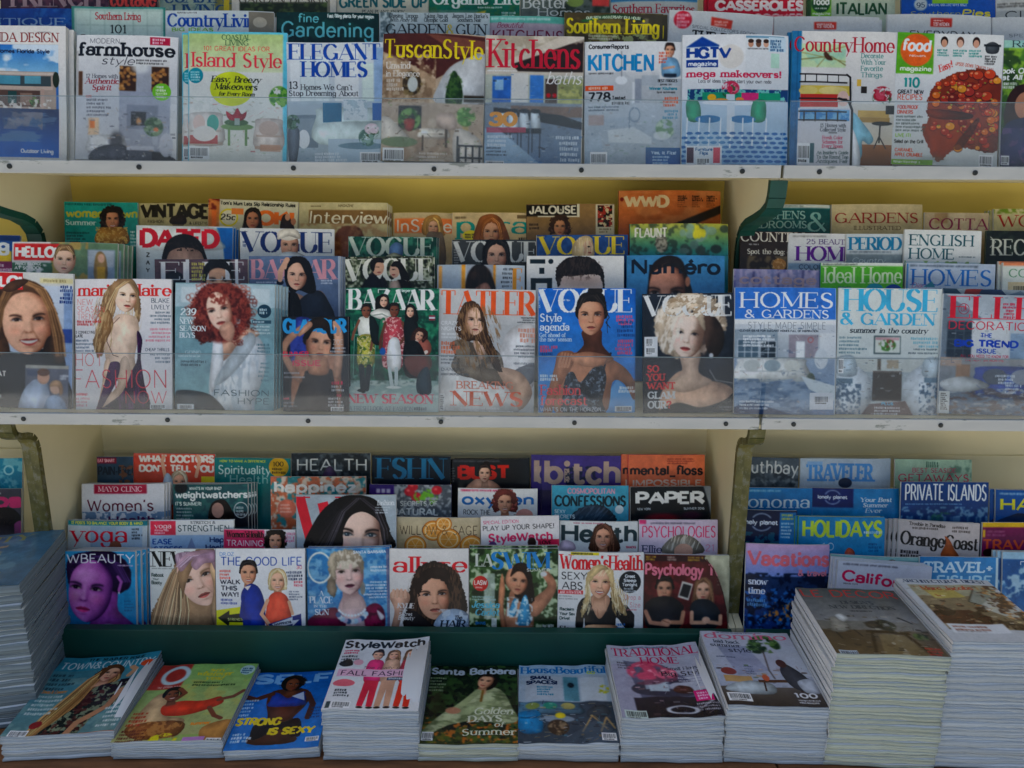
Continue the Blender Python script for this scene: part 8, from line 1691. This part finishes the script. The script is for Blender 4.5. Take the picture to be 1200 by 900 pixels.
def dr(c):
    c.bg('1f6cb4','2a80c4'); c.text("SELF",4,26,104,22,'7fb0dc','k')
    c.blob([(30,62),(34,40),(60,36),(78,40),(84,56),(80,76),(70,96),(72,116),(80,140),(24,140),(34,108),(38,92)],'5a3626'); c.ell(56,24,15,17,'1a1412'); c.nz(38,6,76,44,'2c201c',5,.45,.55,.9,3,ellipse=True); c.face(57,27,26,'74482f','1a1412',style='none',turn=.2,shade='331a12',lip='8a3c34')
    c.blob([(36,44),(44,46),(56,56),(68,46),(76,44),(80,62),(78,72),(36,72),(34,60)],'1f4a9c'); c.poly([(60,52),(74,44),(78,62)],'d5dce4',.8); c.blob([(30,98),(54,104),(76,96),(84,116),(82,132),(58,116),(30,134),(24,116)],'171a22'); c.line([(34,46),(16,58),(4,52)],8,'56342a'); c.line([(80,48),(90,70),(88,96)],8,'56342a'); c.ell(56,86,14,8,'74483a',.6,0,.6)
    c.greek(2,58,18,6,7,'b4d4ec',3.6); c.greek(90,76,16,4,6,'1a4a80',3); c.text("STRONG",2,108,54,15,'dcc62c','k',slant=.1); c.text("IS SEXY",44,126,56,14,'dcc62c','k',slant=.1); c.greek(4,122,24,3,6,'cfe0ec',4); c.barcode(92,132,16,8)
stack((303,785),(390,790),(374,878),(261,877),1.37,4,"blue fitness magazine in front of the green board with a dark skinned athlete","magazine under the athlete's cover in the lowest pile",dr,wave=.001)
def dr(c):
    c.bg('d5d8da'); c.rect(0,30,30,60,'c2c6ca',.5); c.text("StyleWatch",2,20,104,17,'26282c','b',rot=-1); c.greek(4,24,24,2,5,'c02a50',3); c.greek(3,36,22,3,6,'4a5056',4)
    for x,h,t1,t2 in ((48,'3a2620','d9407c','cf3050'),(68,'7a5a40','c9a48c','caa088'),(90,'6a4a34','b8304c','d8402c')):
        c.face(x,34,18,'d8aa90',h,style='long' if x > 50 else 'up',smile=True,shade='8e6450'); c.blob([(x-11,70),(x-9,48),(x,43),(x+9,48),(x+12,72),(x+8,90),(x-8,90)],t1)
        c.poly([(x-8,86),(x+9,86),(x+8,134),(x+1,134),(x,104),(x-3,134),(x-10,134)],t2); c.ell(x-6,136,4,2,'3a2a2a'); c.ell(x+5,136,4,2,'3a2a2a')
    c.rect(4,64,110,79,'d9b0c4'); c.text("FALL FASHION",8,77,96,10,'34223c','s'); c.text("The really good",32,63,62,5,'4a3a4c','h',slant=.3); c.rect(66,80,108,86,'4a5a70'); c.greek(68,81,38,1,4,'cfd6dc',3); c.blob([(2,52),(14,44),(20,56),(10,60)],'2a2c30'); c.ell(16,92,13,7,'d5707c'); c.ell(26,50,6,6,'d9a8b4'); c.greek(8,104,20,3,5,'3f464c',3.4); c.rect(3,126,8,138,'44585c'); c.barcode(9,126,22,12)
stack((403,758),(503,752),(490,832),(376,832),1.37,17,"fashion magazine with three standing women and a bare black title, topmost of the pile","magazine in the pile under the three standing women",dr,wave=.0012,curl=.012)
def dr(c):
    c.bg('243a26','3a4424'); c.nz(0,0,110,140,'3f5c34',6,.48,.58,.9,2); c.nz(0,0,110,140,'16241a',8,.54,.62,.9,8); c.nz(0,100,110,142,'c87a2c',4,.56,.62,.9,5); c.nz(0,112,110,142,'5c6a2c',6,.5,.6,.8,9)
    c.blob([(50,62),(60,48),(74,44),(92,52),(104,84),(110,104),(90,112),(60,104),(30,112),(6,132),(2,122),(22,92),(40,74)],'a9b48a',tex=(('c9d0a8',8,.48,.6,.7,(2,.8)),('6f7c58',6,.52,.62,.8,(2,.8)))); c.blob([(62,46),(62,30),(70,18),(80,20),(86,30),(82,44),(72,50)],'2a1e1a'); c.face(71,32,27,'d0a284','2a1e1a',style='short',tilt=16,turn=-.4,shade='80583f'); c.line([(62,52),(44,74),(36,84)],9,'a4ae84'); c.ell(34,86,9,6,'bf9074'); c.line([(68,50),(66,70)],3,'8c6a34')
    c.text("Santa Barbara",2,18,106,14,'bcc8d4','b'); c.greek(2,24,22,5,6,'9aa88c',3); c.text("Golden",58,94,46,12,'d6dac4','r',slant=.2); c.text("DAYS",52,107,40,11,'d6dac4','d'); c.text("of",82,116,12,9,'d6dac4','r',slant=.2); c.text("Summer",46,129,62,11,'d6dac4','r'); c.barcode(2,124,13,14)
stack((504,782),(607,779),(607,872),(491,871),1.37,5,"dark green regional magazine with a seated woman in a pale green dress","magazine beneath the pale green dress cover",dr,pages=CREAMPAGES,wave=.001)
def dr(c):
    c.bg('8fb0c4','54677c'); c.rect(0,18,110,72,'a9b8c4'); c.rect(54,24,72,70,'5f8f9c'); c.rect(74,26,104,70,'c2ccd2'); c.rect(8,24,52,68,'b4bec6'); c.ell(63,40,4,5,'22303c'); c.rect(0,72,110,150,'46525e'); sofa(c,2,72,70,22,'5a7a8c','3a4c5a',('8a9a5c','3f9a84','b0a86c')); c.blob([(0,92),(22,88),(28,110),(24,126),(2,122)],'2a86b4'); c.rect(2,98,24,101,'1f6488')
    c.ell(44,102,20,6,'8a98a4'); c.ell(45,116,12,13,'4a3a2c'); c.nz(33,103,57,130,'9a866c',4,.5,.6,.9,3,ellipse=True); c.ell(48,96,6,5,'d9c42c'); c.blob([(80,88),(98,78),(106,90),(96,100),(80,100)],'4a545c'); c.line([(72,122),(84,98),(100,120)],2,'b59a6c'); c.line([(92,124),(100,100),(108,118)],2,'b59a6c'); c.poly([(40,140),(90,104),(110,126),(110,145),(40,145)],'5c6a78',.5); c.nz(92,40,110,58,'b8b82c',4,.45,.55,.95,4,ellipse=True)
    c.rect(0,0,110,20,'a4bfd2'); c.clutter(2,74,108,140,['c9d0d4','2a3038','8a7a5c','5a8a9c','b8a878','3a4854'],110,3,.6,1.3); c.text("HouseBeautiful",2,17,106,14,'2a7cb4','R'); c.text("SMALL",14,30,28,8,'24385c','k'); c.text("SPACES!",9,39,38,8,'24385c','k'); c.greek(22,43,22,4,4.6,'2a7c9a',3); c.text("GO",84,20,10,6,'b8cc3c','b'); c.barcode(92,126,16,12)
stack((607,776),(712,783),(725,872),(608,869),1.37,4,"decorating magazine with a turquoise armchair under a blue title","magazine beneath the turquoise armchair cover",dr,wave=.002)
def dr(c):
    c.bg('b9bcc8','8c90a0'); c.poly([(0,40),(30,30),(44,140),(0,140)],'a4a4b4'); c.poly([(16,30),(60,40),(110,96),(110,120),(30,118)],'6a6c80'); c.grad(18,100,110,142,'3a3640','2a262e'); c.ell(60,84,42,16,'4a4a58'); c.ell(86,82,26,9,'b4b8c4'); c.rect(34,64,62,86,'9aa4b0'); c.rect(38,74,60,90,'b8c4cc'); flowers(c,40,56,24,'c85a74','eaa0ae','7a5060'); flowers(c,62,60,14,'d06a80','f0b4bc','7a5060'); c.blob([(64,88),(72,80),(84,82),(86,92),(70,94)],'5a3c34'); c.ring(68,122,16,6,2,'c4c8d0'); c.line([(88,120),(104,108)],1.4,'c4c8d0')
    c.greek(20,3,66,1,4,'4a6a7c',3); c.clutter(20,70,108,138,['c9ccd4','3a3038','8a6a6c','d0b8bc','56566a'],70,4,.5,1.2); c.text("TRADITIONAL",4,22,104,16,'b81f5c','r'); c.text("HOME",36,38,46,13,'b81f5c','r'); c.greek(8,34,16,3,5,'5a5a64',2.6); c.text("Small House,",64,51,42,6,'3f4450','r'); c.text("Big Style",56,62,52,9,'2a2a34','r'); c.greek(74,65,34,2,5,'cfd0d8',2.4); c.rect(86,90,106,108,'cc2f7c'); c.greek(89,93,14,3,4.6,'f0c8dc',3); c.greek(80,111,28,3,5,'b4b4bc',2.6,right=True); c.barcode(4,122,24,14,'c4d4cc')
stack((710,757),(815,755),(849,839),(730,841),1.37,15,"home magazine with pink roses in a glass vase, topmost of its pile","magazine in the pile under the pink roses",dr,wave=.0022,curl=.006)
def dr(c):
    c.bg('c4c8d4','9ca4b4'); c.poly([(14,34),(50,30),(64,80),(26,90)],'9aa0b4'); c.rect(84,30,110,90,'bcc4d0'); plant(c,74,26,20,'34502c','6a8a4c'); plant(c,62,34,13,'2c4628','5f7f48'); c.line([(68,40),(64,80),(66,96)],1.4,'4a4038'); c.clutter(6,70,108,140,['d4d8dc','3a3438','b08a5c','7a5a4c','8a94a0','5a7048'],110,5,.6,1.3); c.text("domino",2,16,104,14,'d4788f','R'); c.greek(20,1,70,1,3,'6a6a7c',2)
    c.grad(0,112,110,145,'6a6460','443c38'); c.rect(8,92,40,104,'c0a070'); c.ell(16,84,9,7,'8a4a44'); c.blob([(8,112),(36,100),(60,106),(56,124),(10,122)],'aab4b8'); c.rect(46,98,90,103,'5a4030'); c.line([(52,103),(50,118)],2,'4a3428'); c.line([(86,103),(90,120)],2,'4a3428'); c.ell(56,94,4,6,'c06a4c'); c.blob([(76,84),(84,66),(94,74),(104,96),(100,116),(82,112)],'4a4c54'); c.ell(82,66,6,8,'5a3c30'); c.blob([(90,100),(108,96),(110,120),(94,120)],'b4bcc8')
    c.text("laid-back",12,26,32,7,'2c3448','r'); c.text("summer",6,34,38,8,'2c3448','r'); c.text("style",26,44,28,9,'2c3448','r'); c.greek(8,54,36,1,4,'5a6478',2.4); c.greek(36,72,14,4,4.6,'6a7488',2.6); c.text("100",78,130,26,9,'dfe2e8','b'); c.greek(80,133,26,2,4,'cfd2d8',2.4); c.barcode(4,124,26,14)
stack((820,740),(922,742),(972,828),(853,827),1.37,17,"pink lettered home magazine with a leafy branch, topmost of its pile","magazine in the pile under the leafy branch cover",dr,wave=.001)
def dr(c):
    c.bg('6a6a64','7c7a74'); c.grad(0,0,110,70,'5f605c','85878a'); c.grad(0,88,110,142,'5a4c3a','6f6048'); c.ell(80,84,34,30,'9a9c9e',.4,0,.6); c.blob([(12,76),(18,62),(28,66),(32,84),(22,92),(10,90)],'8a8880'); c.blob([(24,60),(32,56),(36,66),(28,72)],'c0c4c4'); c.line([(14,92),(16,104)],1.4,'3a342c'); c.line([(34,88),(38,100)],1.4,'3a342c'); c.poly([(46,88),(88,90),(90,95),(44,93)],'4a3c2a'); c.line([(50,94),(38,138)],3.4,'4a3c2a'); c.line([(84,94),(96,134)],3.4,'4a3c2a'); c.poly([(56,96),(82,96),(92,136),(46,138)],'8a7c5c',.6); plant(c,70,78,12,'3a3c34','5a5c50'); c.blob([(50,74),(62,70),(66,82),(52,84)],'4a443c'); plant(c,98,98,8,'3a4c34','6a7a50'); c.line([(90,62),(100,72)],2.4,'33373c')
    c.clutter(6,58,108,138,['9a9a94','3a342c','6a5a40','b0aca0','4c4438'],110,6,.55,1.3); c.text("ELLE DECOR",-24,20,134,16,'c0443c','s'); c.text("DESIGN'S",40,35,36,7,'4a4e52','d'); c.text("NEW DIRECTION",24,45,72,7.5,'4a4e52','d'); c.greek(44,49,34,1,4,'3a3c40',2.4); c.barcode(4,126,18,11,'b4c0cc'); c.greek(92,118,16,3,5,'b8443c',3)
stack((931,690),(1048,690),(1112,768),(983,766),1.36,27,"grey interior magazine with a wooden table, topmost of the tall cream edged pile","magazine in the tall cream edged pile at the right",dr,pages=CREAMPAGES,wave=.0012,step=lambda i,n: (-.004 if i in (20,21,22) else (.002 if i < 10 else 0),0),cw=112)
def dr(c):
    c.bg('c8ccd0','b8bcc0'); c.rect(8,14,104,112,'8a7c64'); c.rect(8,14,104,40,'a8a48c'); c.poly([(20,20),(56,24),(62,42),(26,46)],'b8a864'); c.poly([(60,52),(78,26),(104,44),(80,72)],'93968c'); c.line([(78,26),(60,52),(80,72)],1.4,'4a463c'); c.poly([(64,66),(88,44),(104,60),(104,80),(90,90)],'b8b8b0'); c.poly([(8,74),(50,70),(66,86),(60,100),(8,100)],'5a3a2a'); c.nz(8,60,104,112,'3f2c20',9,.5,.6,.8,3); c.nz(80,14,110,80,'5c4030',6,.45,.56,.9,6); c.nz(84,20,110,90,'c09058',4,.58,.64,.9,9); c.rect(10,100,70,118,'d0d4d8'); c.greek(14,104,52,2,6,'8a5a4c',3.4); c.greek(14,114,40,1,5,'8a8a8c',2)
    c.clutter(10,18,106,100,['c8b88c','3a2c20','8a5a3c','d8d0bc','5c5444','a8703c'],150,7,.6,1.3); c.text("ARCHITECTURAL DIGEST",6,9,98,7.5,'3f5068','d'); c.text("Marc Jacobs",20,26,60,9,'b05a3c','d')
stack((1048,681),(1157,677),(1238,752),(1122,753),1.36,27,"architecture magazine with a brown room photograph, topmost of the tall pile in the corner","magazine in the tall white pile in the right corner",dr,wave=.001)
